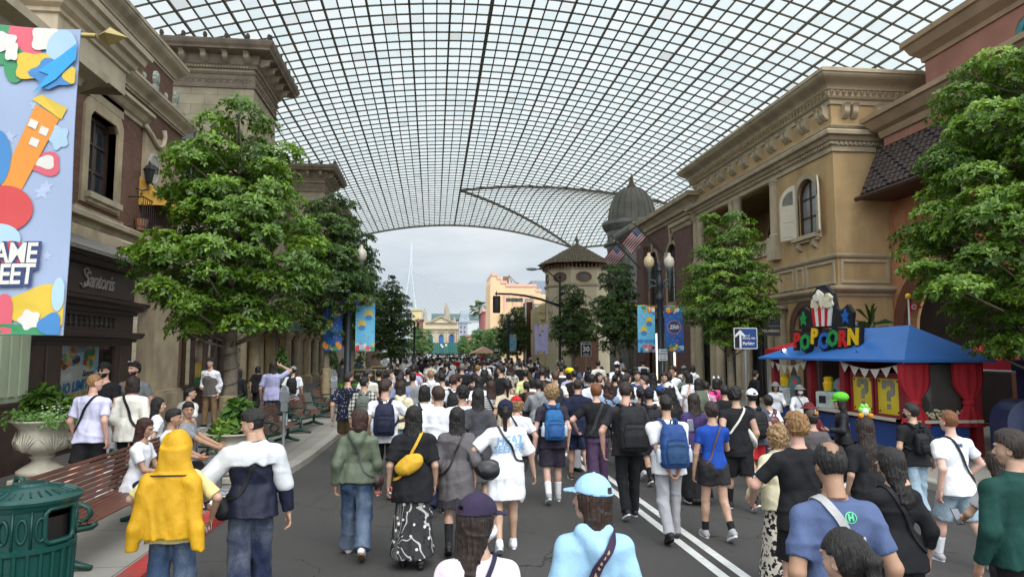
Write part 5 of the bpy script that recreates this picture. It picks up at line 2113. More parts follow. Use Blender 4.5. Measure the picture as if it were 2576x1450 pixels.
def meter(lab,x,y):
 m=empty('parking_meter',(x,y,.15),0,lab,'parking meter','grey parking meters')
 g=MB();g.lathe([(.05,0),(.05,.03),(.032,.05),(.032,.95)],12);g.build('post',GREYP,m,True,None,40)
 g=MB();g.bbox((0,0,1.0),(.14,.12,.2),.015);g.bbox((0,0,1.2),(.19,.13,.24),.02)
 g.build('housing',GREYP,m)
 g=MB(FS(0));q=[(-.075,1.3),(.075,1.3)]+[(.075*math.cos(PI*i/10),1.34+.09*math.sin(PI*i/10))for i in range(11)]
 g.plate([q,grow(q,-.018)],-.05,.05);g.build('dome_rim',M('meter_light',(.5,.52,.53),.4),m)
 g=MB(FS(0));g.plate([grow(q,-.016)],-.035,.035);g.build('dome_glass',glass_mat('meter_glass',(.3,.33,.35),.1),m)
 g=MB();g.box(.05,.065,-.05,.05,.62,.86);g.build('notice_plate',M('meter_plate',(.35,.42,.4),.5),m)
meter('grey parking meter in front of the middle bench',-3.05,15.0)
meter('grey parking meter beside the man in the dotted navy shirt',at(842,882,20.6).x,20.6)
meter('grey parking meter the man in green shirt leans over',8.75,23.6)
# lamp posts with banners
IRON=M('lamp_iron_blue',(.022,.028,.036),.45,.25,4,.05,metal=.2)
IRON2=M('lamp_iron_green',(.05,.062,.062),.5,.25,4,.05,metal=.2)
GLOBE=M('globe_amber',(.50,.40,.24),.25,.1,2,0)
GLOBE2=M('globe_white',(.50,.46,.38),.25,.1,2,0)
def lamp_post(lab,x,y,rz=0):
 l=empty('street_lamp',(x,y,.15),rz,lab,'street lamp','twin globe street lamps')
 g=MB()
 g.lathe([(.3,0),(.3,.18),(.26,.22),(.22,.5),(.24,.54),(.17,.62),(.16,.9),(.18,.95),(.135,1.0),(.12,3.5),(.11,4.1),(.14,4.15),(.17,4.25),(.12,4.35),(.1,4.6),(.13,4.7),(.16,4.95),(.1,5.1),(.08,5.3),(.12,5.38),(.07,5.5),(.09,5.6),(.03,5.75),(.0,5.8)],20,wob=lambda a,z:1+(.05*math.cos(a*10)if 1<z<3.9 else 0))
 g.build('post',IRON,l,True,None,45)
 for s_ in(-1,1):
  g=MB()
  g.tube([(s_*.06,0,4.6),(s_*.2,0,4.95),(s_*.36,0,4.98),(s_*.45,0,4.88),(s_*.4,0,4.76),(s_*.3,0,4.8)],[.05,.05,.045,.04,.035,.03],8)
  g.tube([(s_*.15,0,4.75),(s_*.35,0,4.72),(s_*.42,0,4.6)],.03,6)
  g.lathe([(.0,4.5),(.04,4.55),(.03,4.65),(.07,4.8),(.05,4.95),(.1,5.1),(.09,5.25),(.13,5.4),(.12,5.44)],12,(s_*.42,0,0))
  g.build('arm',IRON2,l,True,None,45)
  g=MB();g.lathe([(.1,5.44),(.19,5.58),(.21,5.72),(.185,5.86),(.1,5.95),(.07,5.97),(.08,6.02),(.05,6.08),(.0,6.1)],20,(s_*.42,0,0))
  g.build('globe',GLOBE if s_<0 else GLOBE2,l,True)
 return l
GOLD=M('banner_brass',(.42,.32,.12),.35,.2,3,0,metal=.7)
def wavez(x,y):
 return .012*math.sin(x*9+y*1.3)+.008*math.sin(y*5+x*4)
def banner(lab,x,y,ztop,wd,ht,side,text,base,seed,rz=0,fscale=1.0,group='printed banners hung from lamp posts',extra=None):
 """hangs facing -Y; local x across (centre 0), z down from 0; side is the direction the rod points"""
 b=empty('street_banner',(x,y,ztop),rz,lab,'banner',group)
 rnd=random.Random(seed)
 nx_,nz_=16,34
 g=MB()
 vs=[]
 for j in range(nz_+1):
  for i in range(nx_+1):
   xx,zz=-wd/2+wd*i/nx_,-ht*j/nz_
   vs.append((xx,wavez(xx,zz),zz))
 for off,fl in((0,0),(.006,1)):
  g.add([(a,c_+off,d)for a,c_,d in vs],[((j*(nx_+1)+i,j*(nx_+1)+i+1,(j+1)*(nx_+1)+i+1,(j+1)*(nx_+1)+i)[::(1 if fl else-1)])for j in range(nz_)for i in range(nx_)])
 cl=g.build('cloth',base,b,True)
 def put(vs_,fs_,mat,lay,name='print'):
  g=MB()
  vv=[(x_,wavez(x_,z_)-.002-.0016*lay-max(0,q)*1.0,z_)for x_,z_,q in vs_]
  g.add(vv,fs_)
  g.build(name,mat,cl)
 def blob(cx_,cz_,a,c_,cn,lay,lobes=0,n=26):
  pts=[(cx_,cz_,0)]
  for i in range(n):
   th=2*PI*i/n
   k=1+(.16*math.cos(lobes*th+seed)if lobes else 0)
   pts.append((max(-wd/2+.004,min(wd/2-.004,cx_+a*k*math.cos(th))),max(-ht+.004,min(-.004,cz_+c_*k*math.sin(th))),0))
  put(pts,[(0,1+(i+1)%n,1+i)for i in range(n)],paint(cn),lay)
 s_=wd/.78
 pal=['red','yellow','blue','green','orange','pink','white','navy','sky']
 return b,cl,put,blob,rnd,s_,pal
def poly_put(put,pts,mat,lay):
 cx_=sum(p[0]for p in pts)/len(pts)
 cz_=sum(p[1]for p in pts)/len(pts)
 n=len(pts)
 put([(cx_,cz_,0)]+[(x,z,0)for x,z in pts],[(0,1+i,1+(i+1)%n)for i in range(n)],mat,lay)
def star(cx_,cz_,r_):
 return[(cx_+(r_ if i%2==0 else r_*.42)*math.sin(PI*i/5),cz_+(r_ if i%2==0 else r_*.42)*math.cos(PI*i/5))for i in range(10)]
BANBASE=M('banner_grey_blue',(.30,.37,.52),.42,.06,2,.04,8)
BANSTAR=M('banner_star',(.36,.43,.58),.45,.05)
near_lamp=lamp_post('twin globe street lamp carrying the big banner at the left edge',at(-190,882,4.35).x,4.35)
# big near banner
c=at(27,65,4.35)
b,cl,put,blob,rnd,s_,pal=banner('large pale blue printed banner reading SESAME STREET hanging at top left',c.x,4.35,c.z,.79,1.86,1,None,BANBASE,3)
for i in range(16):
 x,z=rnd.uniform(-.32,.36),rnd.uniform(-1.5,-.4)
 poly_put(put,star(x,z,rnd.uniform(.03,.055)),BANSTAR,0)
tb=[(-.33,-.1,.13,.12,'orange',5),(-.2,-.09,.12,.12,'sky',4),(-.07,-.12,.12,.17,'green',5),(.09,-.12,.1,.15,'pink',4),(.05,-.25,.06,.11,'green',0),(-.2,-.24,.13,.08,'navy',5),(-.02,-.11,.07,.06,'white',5),(.2,-.07,.08,.08,'white',4),(.3,-.14,.09,.13,'sky',0),(.15,-.25,.1,.09,'yellow',4),(.26,-.29,.12,.09,'blue',5),(.36,-.3,.04,.05,'yellow',3),(.03,-.17,.035,.06,'white',4),(-.13,-.06,.07,.05,'red',0)]
for i,(x,z,a,c_,cn,lo)in enumerate(tb):
 blob(x,z,a,c_,cn,1+i,lo)
poly_put(put,[(.39,-.1),(.39,-.2),(.28,-.33),(.16,-.42),(.24,-.3),(.18,-.28),(.3,-.18)],M('print_cyan',(.03,.3,.62),.5,.05),16)
# plain party balloons and a leaning house in place of figures
put_=[(-.19,-.62,.16,.2,'blue'),(-.24,-.88,.22,.17,'blue'),(-.02,-.82,.075,.17,'blue'),(-.25,-1.0,.16,.09,'pink'),(.04,-1.12,.15,.14,'red'),(.03,-1.3,.11,.09,'sky'),(.1,-1.38,.085,.07,'red'),(-.22,-1.32,.13,.05,'red')]
for i,(x,z,a,c_,cn)in enumerate(put_):
 blob(x,z,a,c_,cn,2+i)
poly_put(put,[(.17,-.48),(.31,-.56),(.12,-1.0),(.0,-1.02),(.06,-.8)],paint('orange'),2)
poly_put(put,[(.15,-.45),(.2,-.42),(.35,-.5),(.32,-.57)],paint('yellow'),4)
for x,z in((.15,-.57),(.21,-.61),(.16,-.68)):
 poly_put(put,[(x,z),(x+.045,z-.02),(x+.03,z-.065),(x-.015,z-.045)],paint('white'),5)
blob(.31,-.68,.055,.07,'sky',3,5)
blob(.24,-.84,.09,.07,'pink',3,3)
blob(.24,-.83,.055,.04,'white',4,3)
for txt,z in(('SESAME',-1.39),('STREET',-1.515)):
 for off,mat,lay in((.016,paint('navy'),10),(.004,paint('white'),13)):
  vs,fs=text_mesh(txt,.165,0,off,.04,.93)
  put([(x*.73+.045+(.006 if lay==10 else 0),z+y+.03*x-(.004 if lay==10 else 0),0)for x,y,q in vs],fs,mat,lay,'lettering')
bb=[(-.3,-1.8,.1,.08,'blue',0),(-.12,-1.72,.15,.12,'orange',3),(-.12,-1.83,.16,.05,'navy',3),(.26,-1.7,.16,.13,'yellow',3),(.06,-1.76,.08,.13,'pink',3),(.18,-1.84,.16,.05,'green',4),(.22,-1.77,.055,.055,'white',5),(.36,-1.62,.035,.1,'sky',0),(.33,-1.8,.06,.07,'blue',3)]
for i,(x,z,a,c_,cn,lo)in enumerate(bb):
 blob(x,z,a,c_,cn,1+i,lo)
rod=MB();rod.tube([(-.8,.03,-.025),(.47,.03,-.025)],.017,8);rod.build('rod',GOLD,b,True)
g=MB(Matrix.Translation((.55,.03,-.025))@Matrix.Rotation(PI/2,4,'Y'));g.lathe([(.016,-.07),(.0,-.1)],8);g.lathe([(.012,-.06),(.06,-.0),(.0,.11)],4);g.build('finial',GOLD,b)
def small_banner(lab,x,y,ztop,text,base,seed,rz=0,wd=.75,ht=1.85,tcol='blue',badge=None,rodside=-1):
 b,cl,put,blob,rnd,s_,pal=banner(lab,x,y,ztop,wd,ht,rodside,text,base,seed,rz)
 for k in range(2):
  z0=-.14 if k==0 else-ht+.15
  for i in range(13):
   blob(rnd.uniform(-.34,.34),z0+rnd.uniform(-.1,.1),rnd.uniform(.05,.12),rnd.uniform(.05,.11),rnd.choice(pal),1+i,rnd.choice((0,3,4,5)))
 for i in range(26):
  blob(rnd.uniform(-.34,.34),rnd.uniform(-1.55,-.35),.014,.022,rnd.choice(pal),1,0,8)
 if badge:
  blob(0,-.85,.27,.27,'orange',3)
  blob(0,-.85,.25,.25,'navy',4)
  vs,fs=text_mesh('25th',.23,0,.006,.25,.9)
  put([(x_,-.85+y_,0)for x_,y_,q in vs],fs,paint('white'),6,'lettering')
 else:
  blob(.12,-.62,.15,.19,'yellow',3)
  blob(.12,-.72,.13,.1,'blue',4)
  blob(-.12,-1.0,.14,.19,'yellow',3)
  blob(-.12,-1.1,.13,.1,'blue',4)
 if text:
  vs,fs=text_mesh(text,.2,0,.008,0,.95)
  put([(x_,-1.42+y_,0)for x_,y_,q in vs],fs,paint(tcol),6,'lettering')
 rod=MB();rod.tube([(-wd/2-.1,.003,0),(wd/2+.1,.003,0)],.02,8);rod.build('rod',GOLD,b,True)
 return b
BCY=M('banner_cyan',(.12,.42,.62),.5,.06,2,.04,8)
BNV=M('banner_blue',(.02,.10,.36),.5,.25,3,.04,8)
c=at(1662,882,27)
lamp_post('twin globe street lamp with two banners on the right kerb',c.x,27)
small_banner('light blue banner reading MINIONS left of the twin globe lamp',c.x-.58,26.97,4.1,'MINIONS',BCY,5,R(8))
small_banner('dark blue banner with round 25th badge right of the twin globe lamp',c.x+.56,26.97,4.1,None,BNV,6,R(-10),badge=True)
c=at(877,882,26.5)
lamp_post('twin globe street lamp half hidden by the second left tree',c.x,26.2)
small_banner('light blue banner right of the left lamp post beside tree',c.x+.62,26.17,4.25,None,BCY,9,R(6),wd=.7,ht=1.95)
small_banner('red and dark blue banner left of the left lamp post',c.x-.56,26.17,4.25,None,BNV,10,R(-6),wd=.7,ht=1.95,badge=None)
c=at(1042,882,84)
lamp_post('distant twin globe street lamp left of the library',c.x,84)
c=at(1279,882,76)
lamp_post('distant twin globe street lamp among trees under the street name sign',c.x,76)
small_banner('small blue banner on distant lamp under the street name sign',c.x+.5,75.97,4.1,None,BCY,12)
c=at(1391,882,60)
small_banner('pale violet banner hung on the octagonal tower front',c.x-.1,66.0,4.9,None,M('banner_violet',(.42,.38,.6),.5,.1),14,wd=1.3,ht=2.9)
# traffic signal with mast arm and street name, cobra lamp
c=at(1408,882,49)
tp_=empty('traffic_signal',(c.x,49,.15),0,'black traffic signal seen from behind on curved mast arm with cobra head lamp','traffic signal')
q=lambda u,v:at(u,v,49)-Vector((c.x,49,.15))
g=MB();g.tube([(0,0,0),(0,0,1),q(1408,700)],[.14,.1,.08],10);g.lathe([(.08,0),(.13,.08),(.05,.2),(.07,.3),(0,.55)],8,q(1408,700));g.build('pole',BLK,tp_,True)
g=MB();g.tube([q(1408,768),q(1395,764),q(1360,752),q(1320,743),q(1285,739),q(1245,738)],[.1,.1,.09,.08,.07,.06],8);g.build('mast_arm',BLK,tp_,True)
g=MB();g.tube([q(1408,712),q(1398,700),q(1380,684),q(1362,677),q(1345,676)],.045,6);g.build('lamp_arm',BLK,tp_,True)
g=MB(Matrix.Translation(q(1338,677)));g.lathe([(.02,-.1),(.14,-.06),(.2,0),(.15,.09),(.03,.13)],12,sx=2.3);g.build('lamp_head',M('lamp_head_grey',(.36,.39,.4),.4),tp_,True)
k=q(1249,765)
g=MB(Matrix.Translation(k));g.bbox((0,0,0),(.54,.12,1.22),.04);g.bbox((0,-.09,0),(.3,.14,1.1),.03)
for zz in(-.37,0,.37):
 g.M=Matrix.Translation(k+Vector((0,.06,zz)))@Matrix.Rotation(-PI/2,4,'X')
 g.lathe([(.14,0),(.15,.25),(.14,.25),(.13,.02)],12,cap=False)
g.M=Matrix.Translation(k);g.tube([(0,0,.6),(0,0,.95)],.03,5)
g.build('signal_head',BLK,tp_)
k=q(1294,754)
ssg=empty('street_name_sign',(c.x+k.x,49,.15+k.z),0,'green Brighton Way street name plate hanging from the signal arm','street sign')
g=MB();g.bbox((0,0,0),(1.2,.04,.26),.01);g.build('plate',M('sign_green',(.03,.11,.085),.5,.08),ssg)
vs,fs=text_mesh('Brighton Way',.19,.002,.002)
g=MB(FS(-.023));g.add(vs,fs);g.build('lettering',paint('white'),ssg)
g=MB()
for x in(-.4,.4):
 g.nxt().tube([(x,0,.13),(x,0,.33)],.012,4)
g.build('hanger',BLK,ssg)
def sign(name,lab,cat,x,y,w_,h_,zc,back,lines,border=None,post_r=.03,fg='white',rz=0,posth=None,bcol=None):
 s=empty(name,(x,y,.15),rz,lab,cat)
 g=MB();g.lathe([(post_r,0),(post_r,posth or zc+h_/2)],10,(0,.05,0));g.build('post',GREYP,s,True,None,40)
 T=FS(0)
 pr=[]
 rr=.035
 for cx_,cz_,a0 in((w_/2-rr,h_/2-rr,0),(-w_/2+rr,h_/2-rr,1),(-w_/2+rr,-h_/2+rr,2),(w_/2-rr,-h_/2+rr,3)):
  for i in range(5):
   a=PI/2*(a0+i/4)
   pr.append((cx_+rr*math.cos(a),zc+cz_+rr*math.sin(a)))
 g=MB(T);g.plate([pr],0,.015);g.build('plate',border or back,s)
 if border:
  g=MB(T);g.plate([grow(pr,-.025)],.015,.018);g.build('face',back,s)
 for txt,dx,dz,sz,al,bold in lines:
  vs,fs=text_mesh(txt,sz,.001,bold,0,1,al)
  g=MB(T);g.add([(dx+a,zc+dz+b_,.021+c_)for a,b_,c_ in vs],fs);g.build('lettering',paint(fg),s)
 return s
SBLK=M('sign_black',(.014,.015,.018),.5,.1)
SWHT=M('sign_white',(.66,.67,.66),.5,.06)
SBLU=M('sign_blue',(.02,.06,.2),.45,.08)
c=at(1474,882,39.5)
sign('speed_limit_sign','black SPEED LIMIT 30 MILES sign with white border in front of the right trees','road sign',c.x,39.5,.6,.82,2.25,SBLK,[('SPEED LIMIT',0,.29,.105,'CENTER',.003),('30',0,.0,.42,'CENTER',.014),('MILES',0,-.29,.13,'CENTER',.004)],SWHT)
c=at(1248,882,96)
sign('speed_limit_sign','tiny distant black 30 speed sign beside the red kiosk','road sign',c.x,96,.85,1.1,2.25,SBLK,[('30',0,.0,.6,'CENTER',.02)],SWHT)
c=at(1876,882,19.6)
ps=sign('parking_sign','blue and black City of Beverly Hills Parking sign with white up arrow','road sign',c.x,19.6,.72,.62,2.52,SBLU,[('City of',-.1,.08,.078,'LEFT',.002),('Beverly Hills',-.1,0,.078,'LEFT',.002),('Parking',-.1,-.15,.122,'LEFT',.005)],SWHT,.035)
g=MB(FS(0));g.plate([rect(-.335,-.115,2.235,2.805)],.018,.02);g.build('arrow_field',SBLK,ps)
g=MB(FS(0));g.plate([[(-.195,2.24),(-.135,2.24),(-.135,2.62),(-.03,2.54),(-.03,2.62),(-.165,2.77),(-.325,2.62),(-.325,2.54),(-.195,2.64)]],.02,.023);g.build('arrow',SWHT,ps)
c=at(1667,882,26.4)
hs=sign('parking_sign','small white 1 HOUR PARKING sign strapped to the twin globe lamp post','road sign',c.x,26.4,.42,.5,2.0,SWHT,[('1 HOUR',.0,.15,.1,'CENTER',.003),('PARKING',0,.04,.085,'CENTER',.002),('8am - 6pm',0,-.06,.06,'CENTER',0)],SBLK,.03,'navy')
g=MB(FS(0));g.plate([[(-.13,1.84),(-.09,1.87),(-.09,1.848),(.09,1.848),(.09,1.87),(.13,1.84),(.09,1.81),(.09,1.832),(-.09,1.832),(-.09,1.81)]],.018,.021);g.build('arrow',SBLK,hs)
# easel boards
for u,Y,lab in((918,27.5,'black easel board in gold frame beside the man in dark cap'),(958,33,'farther black easel board in gold frame by the dark conifer')):
 c=at(u,882,Y)
 e=empty('easel_board',(c.x,Y,.15),0,lab,'notice board','gold framed easel boards')
 g=MB(FS(0));q_=rect(-.42,.42,.95,1.42);g.plate([grow(q_,.03),grow(q_,-.02)],-.02,.02);g.build('frame',GOLD,e)
 g=MB(FS(0));g.plate([q_],-.012,.012);g.build('board',SBLK,e)
 g=MB(FS(0))
 vs,fs=text_mesh('ANNUAL\nPASS',.17,.001,0,0,1,'CENTER',2,.9)
 g.add([(a,1.19+b_,.014+c_)for a,b_,c_ in vs],fs);g.build('lettering',M('board_gold',(.5,.42,.22),.6),e)
 g=MB()
 for a,b_ in((-.35,-.1),(.35,-.1),(0,.35)):
  g.nxt().tube([(a,b_,0),(a*.6,b_*.2+.03,1.45)],.015,5)
 g.build('leg',BLK,e)
# red kiosk far down the road
c=at(1217,882,102)
kk=empty('red_kiosk',(c.x,102,0),0,'small red kiosk with pink gabled roof far down the street','kiosk')
g=MB();g.box(-1.0,1.0,-.6,1.2,.1,1.55);g.build('counter',M('kiosk_red',(.45,.02,.04),.6),kk)
g=MB(FS(-1));g.plate([[(-1.9,2.0),(1.9,2.0),(0,2.95)]],-3,0);g.build('roof',PK,kk)
g=MB()
for x in(-1.1,1.1):
 g.nxt().box(x-.08,x+.08,-.9,-.75,0,2.05)
g.build('post',M('kiosk_peach',(.6,.32,.2),.7),kk)
BEFORE={o.name for o in COL.objects}
# ------------------------------------------------------------------ popcorn stall and neighbours
CB=M('stall_blue_paint',(.028,.15,.46),.38,.1,2,.04,20,spec=.5)
CR=M('stall_red_paint',(.20,.012,.018),.45,.15,2,.05)
CRV=M('velvet_red',(.36,.012,.022),.8,.2,3,.1,20)
x0c,x1c,y0c,y1c=8.72,10.75,13.0,19.3
ST=empty('popcorn_stall',(9.7,16,.15),0,'red popcorn stall under a bright blue hipped roof on the right kerb','food stall')
def S_(name,g,mats,smooth=False,parent=None,auto=None):
 return P(ST,name,g,mats,smooth,auto,parent)
ze,zr=2.12,2.86
xm_=9.72
g=MB()
ev=[(x0c,y0c,ze),(x1c,y0c,ze),(x1c,y1c,ze),(x0c,y1c,ze)]
rd=[(xm_,14.15,zr),(xm_,16.6,zr-.02)]
g.add(ev+rd,[(0,1,4),(1,2,5,4),(2,3,5),(3,0,4,5)])
g.add([(x,y,z-.05)for x,y,z in ev]+ev,[(3,2,1,0),(0,1,5,4),(1,2,6,5),(2,3,7,6),(3,0,4,7)])
S_('hipped_roof',g,CB)
g=MB()
for(x,y)in((9.0,13.35),(9.0,15.5),(9.0,16.95),(9.0,18.85),(10.5,13.35),(10.5,18.85)):
 g.nxt().box(x-.08,x+.08,y-.09,y+.09,.15,ze-.05)
S_('post',g,CR)
g=MB();g.box(9.06,10.45,13.4,15.45,.2,.84);g.box(9.06,9.5,15.6,18.8,.2,.84)
S_('counter_base',g,CR)
g=MB();g.box(8.9,9.6,13.28,18.95,.84,.9);g.box(8.9,10.55,13.2,13.6,.84,.9)
S_('counter_top',g,M('counter_cream',(.5,.47,.4),.5,.1))
g=MB();g.box(8.99,9.06,13.5,18.7,.25,.78);g.box(9.2,10.3,13.3,13.37,.25,.78)
S_('blue_skirt',g,M('stall_skirt_blue',(.015,.05,.2),.5))
g=MB();g.box(10.38,10.45,13.4,18.8,.9,ze);S_('back_wall',g,M('stall_dark',(.05,.015,.015),.7))
g=MB();g.box(9.05,10.4,15.42,15.5,.9,ze);S_('inner_wall',g,CR)
# question-mark panels
YP=M('panel_yellow',(.58,.44,.02),.3,.12,2,0)
QG=M('question_grey',(.20,.19,.15),.25,.4,3,0)
for yc in(14.86,13.96):
 T=FR(9.02)
 g=MB(T);g.plate([rect(-yc-.42,-yc+.42,.9,1.84),rect(-yc-.36,-yc+.36,.96,1.72)],-.03,.03)
 f_=S_('display_frame',g,CR)
 g=MB(T);g.plate([rect(-yc-.36,-yc+.36,.96,1.72)],-.02,0)
 g.build('yellow_panel',YP,f_)
 b_=.085
 q=[(-2,2),(-2,3.2),(-1.4,3.8),(1.4,3.8),(2,3.2),(2,1.2),(1.4,.6),(.6,.6),(.6,-.4),(-.6,-.4),(-.6,1.2),(0,1.8),(.7,1.8),(.7,2.6),(-.7,2.6),(-.7,2)]
 g=MB(T);g.plate([[(-yc+x*.105,1.28+y*.105)for x,y in q]],0,.006);g.box(-yc-.063,-yc+.063,1.07,1.18,0,.006)
 g.build('question_mark',QG,f_)
 g=MB(T)
 for sx in(-1,1):
  for sz in(-1,1):
   g.plate([ell(-yc+sx*.3,1.34+sz*.32,.025,.025,10)],0,.008)
 g.build('corner_studs',BROWNW,f_)
# curtains
def curtain(name,cx,cy,wd,along_y,zt=ze-.06,zb=.75):
 g=MB()
 rings=[]
 n=34
 for j in range(22):
  t=j/21
  z=zt+(zb-zt)*t
  k=1-.72*math.exp(-((t-.62)/.17)**2)if t<.62 else 1-.72*math.exp(-((t-.62)/.2)**2)
  ring=[]
  for i in range(n):
   a=2*PI*i/n
   px=wd*k*math.cos(a)*(1+.1*math.cos(a*9))
   py=(.09*(.5+.5*k))*math.sin(a)*(1+.3*math.sin(a*9))
   ring.append((cx+(py if along_y else px),cy+(px if along_y else py),z))
  rings.append(ring)
 g.loft(rings)
 c_=S_('curtain',g,CRV,True)
 g=MB()
 zz=zt+(zb-zt)*.62
 g.lathe([(.11,zz-.05),(.125,zz-.04),(.125,zz+.04),(.11,zz+.05)],16,(cx,cy,0),sx=(.8 if along_y else 1.1),sy=(1.1 if along_y else .8))
 o=g.build('curtain_tie',CRV,c_,True)
curtain('curtain',9.12,13.28,.33,False)
curtain('curtain',10.32,13.3,.33,False)
g=MB();g.box(9.3,10.25,13.42,13.46,.95,ze-.1);S_('end_glass',g,glass_mat('stall_glass',(.05,.045,.04),.08))
g=MB()
for i in range(60):
 rr=random.Random(i)
 g.bbox((rr.uniform(9.35,10.2),rr.uniform(13.32,13.4),.92+rr.uniform(0,.2)*(1-abs(i%10-5)/8)),(.05,.05,.05),.015)
pc_=S_('popcorn_heap',g,M('popcorn',(.62,.55,.36),.8));pc_['kind']='stuff'
# bunting
for y0_,y1_ in((13.2,15.45),(16.9,18.9)):
 g=MB();n=12
 pts=[(8.86,y0_+(y1_-y0_)*i/n,ze-.06-.16*math.sin(PI*i/n))for i in range(n+1)]
 g.tube(pts,.006,4)
 bu=S_('bunting',g,SWHT)
 g=MB()
 for i in range(0,n-1,2):
  a,b_=Vector(pts[i]),Vector(pts[i+1]if i%2 else pts[i+2])
  a=a.lerp(b_,.08)
  m=(a+b_)/2+Vector((0,0,-.21))
  g.nxt().add([a,b_,m,a+Vector((.004,0,0)),b_+Vector((.004,0,0)),m+Vector((.004,0,0))],[(0,1,2),(5,4,3)])
 g.build('pennant',M('pennant_cream',(.55,.52,.45),.8,.1),bu)
 for q in g.made:
  if '_all' in q:
   del q['_all']
star_=lambda x,y,a,b_:[(x+(a if i%2==0 else a*.5)*math.sin(PI*i/5),y+(b_ if i%2==0 else b_*.5)*math.cos(PI*i/5))for i in range(10)]
# sign with letters
sg2=empty('popcorn_sign',(8.95,16.25,2.25),R(8),'large raised sign of angular coloured letters spelling POPCORN on the blue roof','sign')
T=FR(0)
lets={'P':'red','O':'green','C':'blue','R':'red','N':'yellow'}
seq=[('P','red',.0),('O','green',-.05),('P','yellow',.1),('C','blue',-.02),('O','green',.03),('R','red',.02),('N','yellow',.06)]
SC_={'red':M('letter_red',(.5,.02,.02),.35,.05,3,0),'green':M('letter_green',(.02,.25,.06),.35,.05,3,0),'yellow':M('letter_yellow',(.7,.45,.015),.35,.05,3,0),'blue':M('letter_blue',(.02,.12,.42),.35,.05,3,0)}
for i,(ch,cn,dz)in enumerate(seq):
 x=-1.02+i*.34
 vs,fs=text_mesh(ch,.58,.05,.05)
 sx_=1.0
 g=MB(T@Matrix.Rotation(R(-5),4,'X'));g.add([(x+a*.92,.3+dz+b_*1.05,c_-.03)for a,b_,c_ in vs],fs)
 L_=g.build('letter_backing',SBLK,sg2)
 vs,fs=text_mesh(ch,.5,.015,.022)
 g=MB(T@Matrix.Rotation(R(-5),4,'X'));g.add([(x+a*.95,.3+dz+b_*1.05,c_+.04)for a,b_,c_ in vs],fs)
 g.build('letter',SC_[cn],L_)
# plain rounded board in place of the figures
g=MB(T);pts=[(-.95,.62),(.95,.62),(1.0,.95),(.85,1.15),(.6,1.0),(.45,1.1),(.36,1.45),(.1,1.68),(-.2,1.66),(-.42,1.4),(-.5,1.05),(-.72,1.18),(-.95,1.0)]
g.plate([pts],-.12,-.02);g.build('figure_board',SBLK,sg2)
for i in range(6):
 a0,a1=-.42+i*.13,-.42+(i+1)*.13
 w0,w1=a0*.78-.01,a1*.78-.01
 g=MB(T);g.plate([[(w0,.66),(w1,.66),(a1,1.16),(a0,1.16)]],-.02,.015+.002*(i%2));g.build('tub_stripe',SC_['red']if i%2==0 else SWHT,sg2)
rr=random.Random(8)
for i in range(17):
 cxx,czz=rr.uniform(-.36,.3),rr.uniform(1.14,1.5)
 if abs(cxx)>.42-(czz-1.14)*.7:
  cxx*=.5
 r0=rr.uniform(.075,.11)
 g=MB(T);g.plate([[(cxx+r0*(1+.2*math.cos(3*t+i))*math.cos(t),czz+r0*(1+.2*math.cos(3*t+i))*math.sin(t))for t in[2*PI*q/16 for q in range(16)]]],-.02,.02+.003*i);g.build('popcorn_puff',M('puff_%d'%(i%2),(.66,.6,.42)if i%2 else(.7,.67,.56),.6,.1,6),sg2)
for cxx,czz,a,b_,cn in((-.74,.86,.15,.2,SC_['green']),(.78,.86,.14,.2,SC_['blue'])):
 g=MB(T);g.plate([star_(cxx,czz,a,b_)],-.02,.015);g.build('star_shape',cn,sg2)
g=MB();g.tube([(.1,-.4,.9),(.9,-.9,.35)],.03,6);g.nxt().tube([(.1,.5,.9),(.9,0,.35)],.03,6)
g.build('stay',CB,sg2)
for q in g.made:
 if '_all' in q:
  del q['_all']
# pennant on the roof apex, spotlight
fl=empty('roof_pennant',(xm_,14.15,zr),0,'small red pennant with white M disc on a white pole with a yellow ball','flag')
g=MB();g.tube([(0,0,0),(0,0,.58)],.018,8);g.build('pole',SWHT,fl)
g=MB();g.lathe([(0,.56),(.05,.58),(.065,.63),(.05,.68),(0,.7)],12);g.build('ball',SC_['yellow'],fl,True)
g=MB(FS(0));g.plate([[(.02,.5),(.34,.4),(.02,.28)]],-.004,.004);pe=g.build('pennant',SC_['red'],fl)
g=MB(FS(-.006));g.plate([ell(.12,.4,.06,.06)],0,.002);vs,fs=text_mesh('M',.09,.001,.004);g.build('disc',SWHT,pe)
g=MB(FS(-.0095));g.add([(.12+a,.4+b_,c_)for a,b_,c_ in vs],fs);g.build('emblem',SC_['red'],pe)
for yy,lab in((18.3,'small lit spotlight at the far left end of the blue roof'),(14.9,'blue spotlight on the blue roof right of the letters')):
 sp=empty('spotlight',(8.98,yy,2.26),0,lab,'spotlight')
 g=MB(Matrix.Rotation(R(50),4,'X'));g.lathe([(.05,-.12),(.07,-.1),(.075,.08),(.06,.08)],12);g.build('lamp_can',CB if yy<16 else BLK,sp,True,None,40)
 g=MB();g.tube([(0,0,-.14),(0,0,-.02)],.02,6);g.build('bracket',CB,sp)
 if yy>16:
  g=MB(Matrix.Rotation(R(50),4,'X'));g.lathe([(.0,.082),(.06,.082)],12);g.build('lens',M('lit_lens',(1,.97,.9),.3,0,1,0,emit=6),sp)
